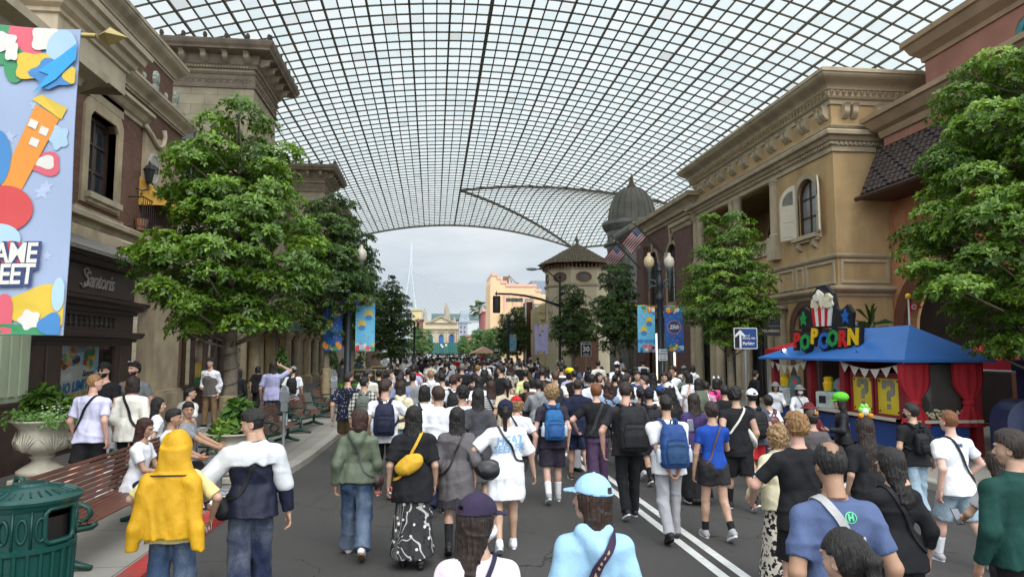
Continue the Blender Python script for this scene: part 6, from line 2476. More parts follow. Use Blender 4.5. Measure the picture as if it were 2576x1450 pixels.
# till boxes and toy buckets on the counter
for yy,lab in((16.4,'pale counter till box with dark screen before the red post'),(18.55,'second pale till box at the far end of the stall')):
 tb_=empty('till_box',(9.1,yy,.9),R(-60),lab,'till')
 g=MB();g.bbox((0,0,.2),(.5,.3,.4),.02);g.build('case',M('till_pattern',(.42,.47,.44),.5,.3,5),tb_)
 g=MB(FS(-.152));g.plate([rect(-.16,.02,.12,.3)],0,.004);g.build('screen',SBLK,tb_)
 by=empty('toy_bucket',(9.12,yy,1.31),0,lab.split(' ')[0]+' yellow toy bucket on top of the '+('nearer' if yy<17 else 'farther')+' till','bucket')
 g=MB();g.lathe([(.11,0),(.14,.2),(.1,.26),(.12,.32),(.07,.36)],8);g.build('bucket_body',SC_['yellow'],by)
 g=MB();g.bbox((.0,-.02,-.02),(.26,.2,.06),.01);g.build('blue_tray',M('tray_blue',(.03,.25,.5),.5),by)
 rp_=empty('round_toy',(9.3,yy-.2,1.31),R(-40),('nearer' if yy<17 else 'farther')+' striped round paddle toy behind the yellow bucket','toy')
 g=MB(FS(0));g.plate([ell(0,.16,.15,.17)],-.04,.04);g.build('disc',M('toy_teal',(.04,.3,.32),.5,.3,14),rp_)
 g=MB(FS(-.042));g.plate([ell(0,.16,.09,.1)],0,.004);g.build('disc_centre',M('toy_coral',(.6,.15,.14),.5),rp_)
for o in[q for q in COL.objects if q.name not in BEFORE and q.parent is None]:
 o.location.x+=.63
# red tents behind
for(cx,cy,w_,d_,z0_,z1_,lab)in((12.6,20.6,1.6,1.6,2.2,2.75,'red tent roof seen through the open stall window'),(14.0,14.6,1.9,1.7,1.95,2.6,'red tent canopy with pale edge at the right frame edge')):
 te=empty('red_tent',(cx,cy,.15),0,lab,'tent')
 g=MB();e_=[(-w_,-d_,z0_),(w_,-d_,z0_),(w_,d_,z0_),(-w_,d_,z0_)]
 g.add(e_+[(0,0,z1_)],[(0,1,4),(1,2,4),(2,3,4),(3,0,4)])
 g.add(e_+[(x,y,z-.22)for x,y,z in e_],[(0,4,5,1),(1,5,6,2),(2,6,7,3),(3,7,4,0)])
 g.build('canopy',M('tent_red',(.42,.012,.025),.75,.12,2),te)
 g=MB();g.tube([(-w_,-d_,z0_-.23),(w_,-d_,z0_-.23)],.03,6);g.nxt().tube([(-w_,-d_,z0_-.23),(-w_,d_,z0_-.23)],.03,6)
 g.build('edge_bar',M('tent_bar',(.5,.4,.38),.5),te)
 for q in g.made:
  if '_all' in q:
   del q['_all']
 g=MB()
 for sx in(-1,1):
  for sy in(-1,1):
   g.nxt().tube([(sx*w_*.97,sy*d_*.97,0),(sx*w_*.97,sy*d_*.97,z0_)],.025,6)
 g.build('leg',GREYP,te)
 for q in g.made:
  if '_all' in q:
   del q['_all']
# navy kettle cart
NV=M('navy_enamel',(.012,.024,.075),.35,.25,3,.04,20,spec=.5)
kc=empty('kettle_cart',(12.3,12.2,.15),0,'dark navy kettle cart with open hatch and steel pots right of the stall','food cart')
g=MB();g.box(-.75,1.6,-.55,.55,.25,.95);g.box(-.75,1.6,.45,.55,.95,1.9);g.box(-.75,-.68,-.55,.45,.95,1.9);g.box(1.5,1.6,-.55,.45,.95,1.9);g.box(-.8,1.65,-.6,.6,1.75,1.98)
g.build('cabinet',NV,kc)
g=MB();g.box(-.7,1.55,-.66,-.5,.9,.97);g.build('ledge',NV,kc)
g=MB()
for x in(.15,.6,1.1):
 g.nxt().lathe([(.17,.97),(.17,1.3),(.18,1.32),(.15,1.32)],18,(x,-.1,0))
g.build('pot',M('brushed_steel',(.5,.5,.5),.25,.1,4,0,metal=.9),kc,True,None,40)
for q in g.made:
 if '_all' in q:
  del q['_all']
g=MB()
for x in(-.45,1.3):
 g.nxt().lathe([(.2,-.06),(.24,-.05),(.24,.05),(.2,.06)],18,(0,0,0))
 n_=len(g.v)
 a=n_-72
 for i in range(a,n_):
  px,py,pz=g.v[i]
  g.v[i]=(x+px,-.5+pz,.24+py)
g.build('wheel',BLK,kc)
for q in g.made:
 if '_all' in q:
  del q['_all']
# round-topped blue box in front
mbx=empty('round_topped_bin',(10.75,11.6,.15),R(-8),'navy blue round topped box with light blue band beside the kettle cart','bin')
g=MB(FS(0));q=[(-.42,0),(.42,0)]+[(.42*math.cos(PI*i/16),.85+.42*math.sin(PI*i/16))for i in range(17)]
g.plate([q],-.5,0);g.build('case',NV,mbx)
g=MB(FS(0));g.plate([rect(-.36,.36,.42,.56)],0,.006);g.build('band',M('band_blue',(.3,.42,.55),.5),mbx)
# yucca behind the roof
yu=empty('yucca_plant',(13.6,20.4,.15),0,'spiky yucca rising behind the right end of the blue roof','plant')
g=MB();g.tube([(0,0,0),(.05,0,1.4),(0,0,3.0)],[.12,.1,.09],8);g.build('stem',BARK,yu)
g=MB();rr=random.Random(3)
for i in range(46):
 a,e_=rr.uniform(0,2*PI),rr.uniform(-.6,1.4)
 d=Vector((math.cos(a)*math.cos(e_),math.sin(a)*math.cos(e_),math.sin(e_)))
 L_=rr.uniform(.6,1.0)
 sd_=d.cross(Vector((0,0,1))).normalized()*.035
 b0=Vector((0,0,3.0+rr.uniform(-.4,.1)))
 m=b0+d*L_*.6
 g.add([b0-sd_,b0+sd_,m+sd_,m+d*L_*.4+Vector((0,0,-.25)),m-sd_],[(0,1,2,3,4)])
g.build('foliage',LEAFD,yu)
# ------------------------------------------------------------------ people: implicit-surface modelling
f32=np.float32
def snets(f,lo,h):
 s=f<0
 c=s[:-1,:-1,:-1].astype(np.int8)
 cnt=c.copy()
 offs=[(a,b,d)for a in(0,1)for b in(0,1)for d in(0,1)]
 n=f.shape
 for a,b,d in offs[1:]:
  cnt+=s[a:n[0]-1+a,b:n[1]-1+b,d:n[2]-1+d]
 act=(cnt>0)&(cnt<8)
 I,J,K=np.nonzero(act)
 if len(I)==0:
  return np.zeros((0,3),f32),np.zeros((0,4),np.int32)
 idx=np.full(act.shape,-1,np.int32)
 idx[I,J,K]=np.arange(len(I))
 vals={o:f[I+o[0],J+o[1],K+o[2]]for o in offs}
 sm=np.zeros((len(I),3),f32)
 ct=np.zeros(len(I),f32)
 for a in offs:
  for ax in range(3):
   if a[ax]==0:
    b=list(a)
    b[ax]=1
    b=tuple(b)
    va,vb=vals[a],vals[b]
    m=(va<0)!=(vb<0)
    t=np.where(m,va/np.where(m,va-vb,1),0)
    ct+=m
    for x in range(3):
     sm[:,x]+=np.where(m,(a[x]+t)if x==ax else a[x],0)
 pos=(np.stack([I,J,K],1)+sm/ct[:,None])*h+np.array(lo,f32)
 Q=[]
 for ax in range(3):
  sl0=[slice(1,-1)]*3
  sl1=[slice(1,-1)]*3
  sl0[ax]=slice(0,-1)
  sl1[ax]=slice(1,None)
  A,B=s[tuple(sl0)],s[tuple(sl1)]
  for flip in(False,True):
   m=(A&~B)if not flip else(~A&B)
   i,j,k=np.nonzero(m)
   g=[i+(0 if ax==0 else 1),j+(0 if ax==1 else 1),k+(0 if ax==2 else 1)]
   o1,o2=(ax+1)%3,(ax+2)%3
   q=[]
   for d1,d2 in((-1,-1),(0,-1),(0,0),(-1,0)):
    gg=[x.copy()for x in g]
    gg[o1]=gg[o1]+d1
    gg[o2]=gg[o2]+d2
    q.append(idx[gg[0],gg[1],gg[2]])
   q=np.stack(q,1)
   Q.append(q[:,::-1]if flip else q)
 return pos.astype(f32),np.concatenate(Q).astype(np.int32)
class Grid:
 def __init__(s,lo,hi,h):
  s.lo=np.array(lo,f32)
  s.h=h
  s.n=[int(math.ceil((b-a)/h))+1 for a,b in zip(lo,hi)]
  s.ax=[(s.lo[i]+h*np.arange(s.n[i])).astype(f32)for i in range(3)]
  s.f=np.full(s.n,.6,f32)
 def sub(s,lo,hi):
  sl=[]
  for i in range(3):
   a=max(0,int((lo[i]-s.lo[i])/s.h)-1)
   b=min(s.n[i],int((hi[i]-s.lo[i])/s.h)+3)
   if b<=a:
    return None,None
   sl.append(slice(a,b))
  X=s.ax[0][sl[0]][:,None,None]
  Y=s.ax[1][sl[1]][None,:,None]
  Z=s.ax[2][sl[2]][None,None,:]
  return tuple(sl),(X,Y,Z)
 def put(s,sl,d,k,op='u'):
  f=s.f[sl]
  if op=='u':
   if k<=0:
    s.f[sl]=np.minimum(f,d)
   else:
    hh=np.clip(.5+.5*(f-d)/k,0,1)
    s.f[sl]=f*(1-hh)+d*hh-k*hh*(1-hh)
  elif op=='cut':
   s.f[sl]=np.maximum(f,-d)
  elif op=='and':
   s.f[sl]=np.maximum(f,d)
 def cap(s,a,b,ra,rb,k=.03,cuts=(),op='u',sq=None):
  a,b=np.array(a,f32),np.array(b,f32)
  m=max(ra,rb)+.05
  sl,P=s.sub(np.minimum(a,b)-m,np.maximum(a,b)+m)
  if sl is None:
   return
  ab=b-a
  L2=float(ab@ab)+1e-9
  x,y,z=P[0]-a[0],P[1]-a[1],P[2]-a[2]
  t=np.clip((x*ab[0]+y*ab[1]+z*ab[2])/L2,0,1)
  dx,dy,dz=x-t*ab[0],y-t*ab[1],z-t*ab[2]
  if sq:
   dx,dy,dz=dx/sq[0],dy/sq[1],dz/sq[2]
  d=np.sqrt(dx*dx+dy*dy+dz*dz)-(ra+(rb-ra)*t)
  for p,nn in cuts:
   d=np.maximum(d,(P[0]-p[0])*nn[0]+(P[1]-p[1])*nn[1]+(P[2]-p[2])*nn[2])
  s.put(sl,d,k,op)
 def ell(s,c,r,k=.03,op='u',rot=None):
  m=max(r)+.05
  sl,P=s.sub([c[i]-m for i in range(3)],[c[i]+m for i in range(3)])
  if sl is None:
   return
  q=[P[i]-c[i]for i in range(3)]
  if rot is not None:
   q=[q[0]*rot[0][i]+q[1]*rot[1][i]+q[2]*rot[2][i]for i in range(3)]
  k0=np.sqrt((q[0]/r[0])**2+(q[1]/r[1])**2+(q[2]/r[2])**2)
  k1=np.sqrt((q[0]/r[0]**2)**2+(q[1]/r[1]**2)**2+(q[2]/r[2]**2)**2)+1e-6
  s.put(sl,k0*(k0-1)/k1,k,op)
 def prof(s,pr,k=.03,M=None,pw=2.2,op='u'):
  """pr rows: z, centre y, half width, half depth; M maps grid to profile space (rotation 3x3, origin)"""
  pr=sorted(pr)
  zz=[p[0]for p in pr]
  mw=max(max(p[2],p[3])for p in pr)+.06
  if M is None:
   sl,P=s.sub((-mw,min(p[1]-p[3]for p in pr)-.06,zz[0]-.05),(mw,max(p[1]+p[3]for p in pr)+.06,zz[-1]+.05))
   if sl is None:
    return
   x,y,z=P
  else:
   sl=tuple(slice(0,n)for n in s.n)
   P=(s.ax[0][:,None,None],s.ax[1][None,:,None],s.ax[2][None,None,:])
   Rm,og=M
   p=[P[i]-og[i]for i in range(3)]
   x,y,z=[p[0]*Rm[0][i]+p[1]*Rm[1][i]+p[2]*Rm[2][i]for i in range(3)]
  zc=np.clip(z,zz[0],zz[-1])
  cy=np.interp(zc,zz,[p[1]for p in pr]).astype(f32)
  a=np.interp(zc,zz,[p[2]for p in pr]).astype(f32)
  b=np.interp(zc,zz,[p[3]for p in pr]).astype(f32)
  d=((np.abs(x/a)**pw+np.abs((y-cy)/b)**pw)**(1/pw)-1)*np.minimum(a,b)
  d=np.maximum(d,np.maximum(z-zz[-1],zz[0]-z))
  s.put(sl,d,k,op)
 def plane(s,p,nn):
  X,Y,Z=s.ax[0][:,None,None],s.ax[1][None,:,None],s.ax[2][None,None,:]
  s.f=np.maximum(s.f,((X-p[0])*nn[0]+(Y-p[1])*nn[1]+(Z-p[2])*nn[2]).astype(f32))
 def wrinkle(s,amp,fr=(11,13,9),seed=0.0,mask=None):
  X,Y,Z=s.ax[0][:,None,None],s.ax[1][None,:,None],s.ax[2][None,None,:]
  a,b,c=fr
  q=np.sin(a*X+5*Z+seed)*np.sin(c*Z+2.5*b*Y*.3+seed*1.7)+.6*np.sin(2.1*a*X-1.3*c*Z+seed*2.3)*np.sin(1.7*b*Y+2.2*c*Z+seed)
  r_=np.sin(a*.55*X+c*.5*Z+seed*3)+np.sin(-a*.6*X+c*.42*Z+3*Y+seed*5)+.6*np.sin(a*.3*X+c*.9*Z+seed)
  q=.6*q+1.1*np.clip(1-np.abs(r_)*1.6,0,1)**1.5-.25
  s.f=s.f-(amp*q*(1 if mask is None else mask(X,Y,Z))).astype(f32)
 def mesh(s):
  for ax in range(3):
   sl=[slice(None)]*3
   for e in(0,-1):
    sl[ax]=e
    s.f[tuple(sl)]=np.maximum(s.f[tuple(sl)],s.h)
  return snets(s.f,s.lo,s.h)
def np_mesh(name,V,Q,mats,col=None,colname='skin',smooth=True):
 me=bpy.data.meshes.new(name)
 me.vertices.add(len(V))
 me.vertices.foreach_set('co',np.ascontiguousarray(V,f32).ravel())
 me.loops.add(Q.size)
 me.loops.foreach_set('vertex_index',np.ascontiguousarray(Q,np.int32).ravel())
 me.polygons.add(len(Q))
 me.polygons.foreach_set('loop_start',np.arange(len(Q),dtype=np.int32)*4)
 if col is not None:
  at_=me.color_attributes.new(colname,'FLOAT_COLOR','POINT')
  c4=np.ones((len(V),4),f32)
  c4[:,:3]=col
  at_.data.foreach_set('color',c4.ravel())
 me.polygons.foreach_set('use_smooth',np.ones(len(Q),bool))
 for m in mats:
  me.materials.append(m)
 me.update(calc_edges=True)
 return me
def link(name,me,parent=None,Mx=None,color=None):
 o=bpy.data.objects.new(name,me)
 COL.objects.link(o)
 if parent is not None:
  o.parent=parent
 if Mx is not None:
  o.matrix_local=Mx
 if color is not None:
  o.color=(*color,1)
 return o
# ---- materials driven by object colour
def skin_mat():
 t=NT('skin')
 a=t.n('ShaderNodeAttribute',attribute_name='skin')
 n=t.noise(t.pos('obj'),18,4)
 col=t.mix(1.0,a.outputs['Color'],t.ramp(n,[(.3,(.88,.84,.82)),(.7,(1.06,1.04,1.03))]),'MULTIPLY')
 t.b.inputs['Subsurface Weight'].default_value=0
 return t.out(col,.5,0,.4)
def cloth_mat(name,kind='plain',rough=.85,wr=.5,wscale=7,sheen=.0):
 t=NT(name)
 oi=t.n('ShaderNodeObjectInfo')
 p=t.pos('obj')
 off=t.n('ShaderNodeVectorMath',operation='ADD')
 t.l(p,off.inputs[0])
 t.l(oi.outputs['Random'],off.inputs[1])
 p=off.outputs[0]
 base=oi.outputs['Color']
 n1=t.noise(p,5,4)
 col=t.mix(1.0,base,t.ramp(n1,[(.3,(.86,.86,.87)),(.7,(1.06,1.06,1.06))]),'MULTIPLY')
 sx=t.n('ShaderNodeSeparateXYZ')
 t.l(p,sx.inputs[0])
 if kind=='stripe':
  f=t.math('LESS_THAN',t.math('FRACT',t.math('MULTIPLY',sx.outputs[2],28)),.45)
  col=t.mix(f,(.68,.68,.66),(.02,.022,.035))
 elif kind=='plaid':
  fz=t.math('LESS_THAN',t.math('FRACT',t.math('MULTIPLY',sx.outputs[2],13)),.38)
  fx=t.math('LESS_THAN',t.math('FRACT',t.math('MULTIPLY',sx.outputs[0],13)),.38)
  s_=t.math('ADD',t.math('MULTIPLY',fz,.5),t.math('MULTIPLY',fx,.5))
  col=t.ramp(s_,[(.0,(.58,.57,.5)),(.5,(.17,.18,.165)),(1,(.02,.024,.024))])
 elif kind=='dots':
  v=t.n('ShaderNodeTexVoronoi')
  v.inputs['Scale'].default_value=24
  t.l(p,v.inputs['Vector'])
  col=t.mix(t.math('LESS_THAN',v.outputs['Distance'],.2),col,(.55,.56,.6))
 elif kind=='denim':
  n2=t.noise(p,3.2,5,.6,(1,1,.5))
  col=t.mix(t.ramp(n2,[(.42,(0,0,0)),(.72,(.55,.55,.55))]),col,t.mix(.5,base,(.5,.56,.62)))
  n3=t.noise(p,160,2,.5,(1,1,.25))
  col=t.mix(1,col,t.ramp(n3,[(.3,(.7,.7,.7)),(.7,(1.15,1.15,1.15))]),'MULTIPLY')
 elif kind=='flowerlace':
  fx=t.math('FRACT',t.math('MULTIPLY',t.math('ARCTAN2',sx.outputs[0],sx.outputs[1]),3.2))
  wv=t.math('MULTIPLY',t.math('SINE',t.math('MULTIPLY',sx.outputs[2],45)),.07)
  ln=t.math('LESS_THAN',t.math('ABSOLUTE',t.math('ADD',t.math('SUBTRACT',fx,.5),wv)),.06)
  v=t.n('ShaderNodeTexVoronoi')
  v.inputs['Scale'].default_value=16
  t.l(p,v.inputs['Vector'])
  fl=t.math('LESS_THAN',v.outputs['Distance'],.3)
  wn=t.n('ShaderNodeTexWhiteNoise')
  t.l(v.outputs['Position'],wn.inputs['Vector'])
  col=t.mix(fl,t.mix(ln,(.035,.035,.037),(.45,.44,.42)),t.mix(t.math('GREATER_THAN',wn.outputs['Value'],.45),(.02,.02,.022),(.66,.66,.62)))
 elif kind=='floral':
  v=t.n('ShaderNodeTexVoronoi')
  v.inputs['Scale'].default_value=20
  t.l(p,v.inputs['Vector'])
  n2=t.noise(p,30,2)
  col=t.mix(t.math('GREATER_THAN',t.math('ADD',n2,t.math('MULTIPLY',v.outputs['Distance'],.4)),.68),col,(.55,.5,.42))
 nw=t.noise(p,wscale,5,.55,(1,1,.6))
 w2=t.n('ShaderNodeTexWave')
 w2.inputs['Scale'].default_value=2.2
 w2.inputs['Distortion'].default_value=9
 w2.inputs['Detail'].default_value=2
 t.l(p,w2.inputs['Vector'])
 h_=t.math('ADD',t.math('ADD',nw,t.math('MULTIPLY',w2.outputs['Fac'],.35)),t.math('MULTIPLY',t.noise(p,300,2),.06))
 t.bump(h_,wr,.05)
 t.b.inputs['Sheen Weight'].default_value=sheen
 return t.out(col,rough,0,.25)
def hair_mat():
 t=NT('hair')
 oi=t.n('ShaderNodeObjectInfo')
 p=t.pos('obj')
 n=t.noise(p,110,4,.65,(1,1,.05))
 n2=t.noise(p,6,3)
 col=t.mix(1.0,oi.outputs['Color'],t.ramp(n,[(.3,(.4,.4,.4)),(.7,(1.9,1.8,1.7))]),'MULTIPLY')
 t.bump(t.math('ADD',n,t.math('MULTIPLY',n2,.2)),.9,.014)
 return t.out(col,.42,0,.45)
def curl_mat():
 t=NT('curly_hair')
 oi=t.n('ShaderNodeObjectInfo')
 p=t.pos('obj')
 n=t.noise(p,38,5,.6)
 col=t.mix(1.0,oi.outputs['Color'],t.ramp(n,[(.35,(.4,.38,.36)),(.65,(1.6,1.55,1.5))]),'MULTIPLY')
 t.bump(n,.9,.02)
 return t.out(col,.5,0,.4)
def plastic(name,rough=.5):
 t=NT(name)
 oi=t.n('ShaderNodeObjectInfo')
 n=t.noise(t.pos('obj'),9,4)
 return t.out(t.mix(1,oi.outputs['Color'],t.ramp(n,[(.3,(.85,.85,.85)),(.7,(1.1,1.1,1.1))]),'MULTIPLY'),rough,0,.45)
SKINM,HAIRM,CURLM=skin_mat(),hair_mat(),curl_mat()
CL={k:cloth_mat('cloth_'+k,k)for k in('plain','stripe','plaid','dots','denim','flowerlace','floral')}
CL['nylon']=cloth_mat('cloth_nylon','plain',.5,.45,9)
CL['sheer']=cloth_mat('cloth_sheer','plain',.6,.5,9)
SHOEM,PACKM=plastic('shoe',.6),cloth_mat('pack_nylon','plain',.65,.4,10)
LEATH=plastic('leather',.35)
# ---- head template
SKULL=((0,-.008,.02),(.078,.098,.106))
def head_template(h):
 g=Grid((-.11,-.13,-.2),(.11,.15,.14),h)
 g.ell(*SKULL,k=.02)
 g.ell((0,.028,-.035),(.062,.068,.085),.03)
 g.ell((0,.058,-.088),(.034,.03,.026),.03)
 g.ell((.04,.045,-.03),(.026,.03,.03),.02)
 g.ell((-.04,.045,-.03),(.026,.03,.03),.02)
 g.cap((0,.088,.02),(0,.112,-.026),.009,.016,.018)
 g.ell((.012,.1,-.03),(.011,.012,.009),.01)
 g.ell((-.012,.1,-.03),(.011,.012,.009),.01)
 g.ell((0,.088,.035),(.055,.02,.012),.02)
 for s in(-1,1):
  g.ell((s*.032,.098,.006),(.02,.014,.012),.012,'cut')
  g.ell((s*.031,.083,.006),(.0135,.0135,.0115),.004)
  g.ell((s*.079,-.008,-.012),(.011,.022,.033),.006)
  g.ell((s*.087,-.002,-.01),(.006,.012,.018),.004,'cut')
 g.ell((0,.092,-.058),(.024,.013,.008),.01)
 g.ell((0,.09,-.068),(.02,.013,.008),.008)
 g.cap((0,-.02,-.06),(0,-.035,-.22),.05,.055,.03)
 V,Q=g.mesh()
 x,y,z=np.abs(V[:,0]),V[:,1],V[:,2]
 front=y>.05
 W_={}
 e=((x-.031)/.0145)**2+((z-.006)/.0085)**2
 W_['sclera']=np.clip((1-e)*4,0,1)*front
 e=((x-.031)/.0075)**2+((z-.006)/.0075)**2
 W_['iris']=np.clip((1.2-e)*4,0,1)*front
 e=((x-.034)/.022)**2+((z-.033+.1*np.abs(x-.034))/.006)**2
 W_['brow']=np.clip((1-e)*3,0,1)*front
 e=(x/.026)**2+((z+.063)/.0125)**2
 W_['lip']=np.clip((1-e)*3,0,.6)*(y>.075)
 W_['beard']=np.clip(((-.038-z)/.012)+np.clip(x-.03,0,1)*14*(z<.0),0,1)*(y>-.012+x*.25)*(z>-.125)*(x<.072)*~((x<.02)&(np.abs(z+.063)<.012))*(z<.0)
 W_['cheek']=np.clip(1-((x-.045)/.03)**2-((z+.03)/.03)**2,0,1)*.25*front
 W_['scalp']=np.clip((z-.02-np.clip(y,-.05,.12)*.35)/.012,0,1)*(y<.085)+np.clip((-.0-y)/.01,0,1)*(z>-.055)*(x<.076)
 return V,Q,W_
HEADT={h:head_template(h)for h in(.0068,.012)}
def head_colors(W_,skin,hairc,beard=0,stub=0,kind=None):
 skin=np.array(skin,f32)
 c=np.tile(skin,(len(W_['iris']),1))
 def mixc(w,col):
  nonlocal c
  w=w[:,None]
  c=c*(1-w)+np.array(col,f32)*w
 mixc(W_['cheek'],skin*np.array((1.1,.8,.75)))
 mixc(W_['lip'],skin*np.array((.85,.5,.5)))
 mixc(np.clip(W_['scalp'],0,1)*stub,hairc)
 if beard:
  mixc(W_['beard']*beard,np.array(hairc)*.9+.004)
 mixc(W_['sclera'],(.62,.58,.55))
 mixc(W_['iris'],(.02,.013,.01))
 mixc(W_['brow']*.8,np.array(hairc)*.8)
 return c
# ---- hand templates (right hand hanging: fingers -Z, palm faces -X, thumb +Y)
def hand_template(curl,h=.0052):
 g=Grid((-.085,-.06,-.2),(.04,.075,.03),h)
 g.cap((0,0,.02),(0,0,-.02),.026,.026,.02,sq=(.8,1,1))
 g.ell((0,0,-.055),(.015,.04,.05),.015)
 g.ell((-.004,.022,-.04),(.016,.02,.03),.012)
 for i,(y,L)in enumerate(((.03,.073),(.0105,.082),(-.009,.076),(-.028,.06))):
  p=np.array((0,y,-.095))
  a=.15+curl*.3+i*.05
  d0=[.45,.3,.25]
  r_=[.0098,.009,.0082,.0072]
  for j in range(3):
   q=p+np.array((-math.sin(a),(y*.35 if j==0 else y*.05),-math.cos(a)))*L*d0[j]
   g.cap(p,q,r_[j],r_[j+1],.004)
   p=q
   a+=.25+curl*(.75+.05*i)
 g.cap((-.006,.03,-.025),(-.018,.056,-.055),.013,.011,.01)
 g.cap((-.018,.056,-.055),(-.028-.012*curl,.06-.012*curl,-.085),.0105,.0085,.004)
 return g.mesh()
HANDS={'relax':hand_template(.35),'grip':hand_template(1.0),'far':hand_template(.5,.0085)}
# ---- hair, hats (head space), cached meshes shared by everyone
TEMPL={}
def strands(g,amp,nst,seed=0,z0=None):
 X,Y,Z=g.ax[0][:,None,None],g.ax[1][None,:,None],g.ax[2][None,None,:]
 a=np.arctan2(X,-(Y)+.0)
 q=np.sin(a*nst+1.5*np.sin(Z*14+seed)+seed)+.5*np.sin(a*nst*2.3+2*np.sin(Z*23))
 g.f=g.f-(amp*q).astype(f32)
def hair_mesh(style,h=.0085,under=False):
 key=(style,h,under)
 if key in TEMPL:
  return TEMPL[key]
 mat=HAIRM
 c,r=SKULL
 big=lambda k,dz=0:((c[0],c[1]-.004,c[2]+dz),tuple(x+k for x in r))
 if style in('short','fade','messy','crop','side','fringe'):
  g=Grid((-.13,-.16,-.13),(.13,.15,.19),h)
  k={'short':.016,'fade':.013,'messy':.028,'crop':.006,'side':.022,'fringe':.024}[style]
  (cc,rr)=big(k)
  g.ell((cc[0],cc[1]-.003,cc[2]+.006),rr,.01)
  if style in('short','messy','side','fade','fringe'):
   g.ell((0,.035,.105),(.066,.06,.034+k*.4),.03)
  if style=='fringe':
   g.ell((0,.085,.052),(.068,.022,.036),.02)
  if style=='messy':
   g.wrinkle(.011,(60,55,50),1.0)
  X,Y,Z=g.ax[0][:,None,None],g.ax[1][None,:,None],g.ax[2][None,None,:]
  hl=.052 if style!='fringe' else .03
  line=np.where(Y>.03,hl+(Y-.03)*.2,np.where(Y>-.03,hl-(.03-Y)*1.0,-.062 if style not in('fade',)else-.01))+0*X
  if style=='fade':
   line=np.where(Y>.03,.052,.03-np.clip(-Y,0,.1)*.1)+0*X
  g.f=np.maximum(g.f,(line-Z).astype(f32)*.8)
  ear=np.sqrt(((np.abs(X)-.08)/.03)**2+((Y+.004)/.026)**2+((Z+.014)/.035)**2)-1
  g.f=np.maximum(g.f,-(ear*.026).astype(f32))
  strands(g,.0022 if style!='messy' else .003,26)
 elif style=='bald':
  g=Grid((-.12,-.14,-.13),(.12,.13,.16),h)
  (cc,rr)=big(.010)
  g.ell(cc,rr,.01)
  X,Y,Z=g.ax[0][:,None,None],g.ax[1][None,:,None],g.ax[2][None,None,:]
  top=np.sqrt((X/.05)**2+((Y+.04)/.072)**2)-1
  g.f=np.maximum(g.f,-np.where(Z>.05,top*.05,1).astype(f32))
  line=np.where(Y>.04,.06,np.where(Y>-.03,.0,-.06))+0*X
  g.f=np.maximum(g.f,(line-Z).astype(f32)*.8)
  strands(g,.0028,24)
 elif style in('bob','long','longer','verylong','wavy','pony','bun','lob'):
  L={'bob':-.15,'lob':-.22,'long':-.36,'longer':-.46,'verylong':-.62,'wavy':-.42,'pony':-.06,'bun':-.06}[style]
  g=Grid((-.2,-.22,min(L-.06,-.3 if style=='pony' else 0)),(.2,.15,.18),h)
  (cc,rr)=big(.017)
  g.ell(cc,rr,.01)
  if style not in('pony','bun'):
   wv=.02 if style=='wavy' else 0
   pr=[(.1,-.012,.085,.095),(.02,-.02,.101,.096),(-.06,-.03,.102+wv,.088),(-.13,-.045,.104+wv,.076),(max(L,-.2),-.07,.104+wv*1.5,.058)]
   if L<-.2:
    pr+=[(-.3,-.092,.108+wv*2,.046)]
   if L<-.32:
    pr+=[(L*.8-.02,-.102,.1+wv*2,.036),(L,-.105,.055,.016)]
   if style=='bob':
    pr=[(.1,-.012,.085,.095),(.02,-.014,.1,.1),(-.06,-.016,.108,.1),(-.115,-.02,.108,.092),(-.15,-.02,.092,.08)]
   if style=='lob':
    pr[-1]=(-.22,-.06,.1,.07)
   pr=[p for p in pr if p[0]>=L-.001]
   g.prof(pr,.015)
  else:
   g.ell((0,-.06,-.02),(.07,.055,.05),.03)
  X,Y,Z=g.ax[0][:,None,None],g.ax[1][None,:,None],g.ax[2][None,None,:]
  fo=np.maximum(np.maximum(np.abs(X)-.066-np.clip(-.05-Z,0,.1)*.3,.022-Y+np.clip(-Z-.05,0,.3)*.1),Z-.062+X*X*6)
  g.f=np.maximum(g.f,-fo.astype(f32)*.8)
  if style in('pony','bun'):
   line=np.where(Y>.03,.05,np.where(Y>-.02,.03,-.085))+0*X
   g.f=np.maximum(g.f,(line-Z).astype(f32)*.8)
  if style=='pony':
   g.cap((0,-.11,.05),(0,-.145,.0),.03,.038,.02)
   g.cap((0,-.145,.0),(0,-.13,-.2),.036,.026,.02)
   g.cap((0,-.13,-.2),(0,-.115,-.27),.026,.008,.01)
  if style=='bun':
   g.ell((0,-.115,.02),(.045,.042,.055),.015)
   g.ell((.02,-.12,.06),(.025,.03,.03),.01)
  if style=='wavy':
   g.wrinkle(.011,(24,22,26),2.0)
  strands(g,.0022,23,1.0)
  if L<-.3:
   g.f=np.maximum(g.f,(Y-.03+0*X+np.clip(Z+.12,0,1)*-9).astype(f32))
 elif style=='curly':
  mat=CURLM
  g=Grid((-.18,-.2,-.17),(.18,.15,.22),h)
  (cc,rr)=big(.045)
  g.ell((0,-.018,.015),(.125,.125,.145),.02)
  X,Y,Z=g.ax[0][:,None,None],g.ax[1][None,:,None],g.ax[2][None,None,:]
  q=np.sin(X*75+2*np.sin(Z*40))*np.sin(Y*70+2*np.sin(X*45))*np.sin(Z*72+2*np.sin(Y*50))
  g.f=g.f-(.017*q).astype(f32)
  fo=np.maximum(np.maximum(np.abs(X)-.064,.03-Y),Z-.065)
  g.f=np.maximum(g.f,-fo.astype(f32)*.8)
 elif style=='beard':
  g=Grid((-.1,-.02,-.15),(.1,.14,.02),h)
  g.ell((0,.04,-.075),(.068,.07,.055),.01)
  X,Y,Z=g.ax[0][:,None,None],g.ax[1][None,:,None],g.ax[2][None,None,:]
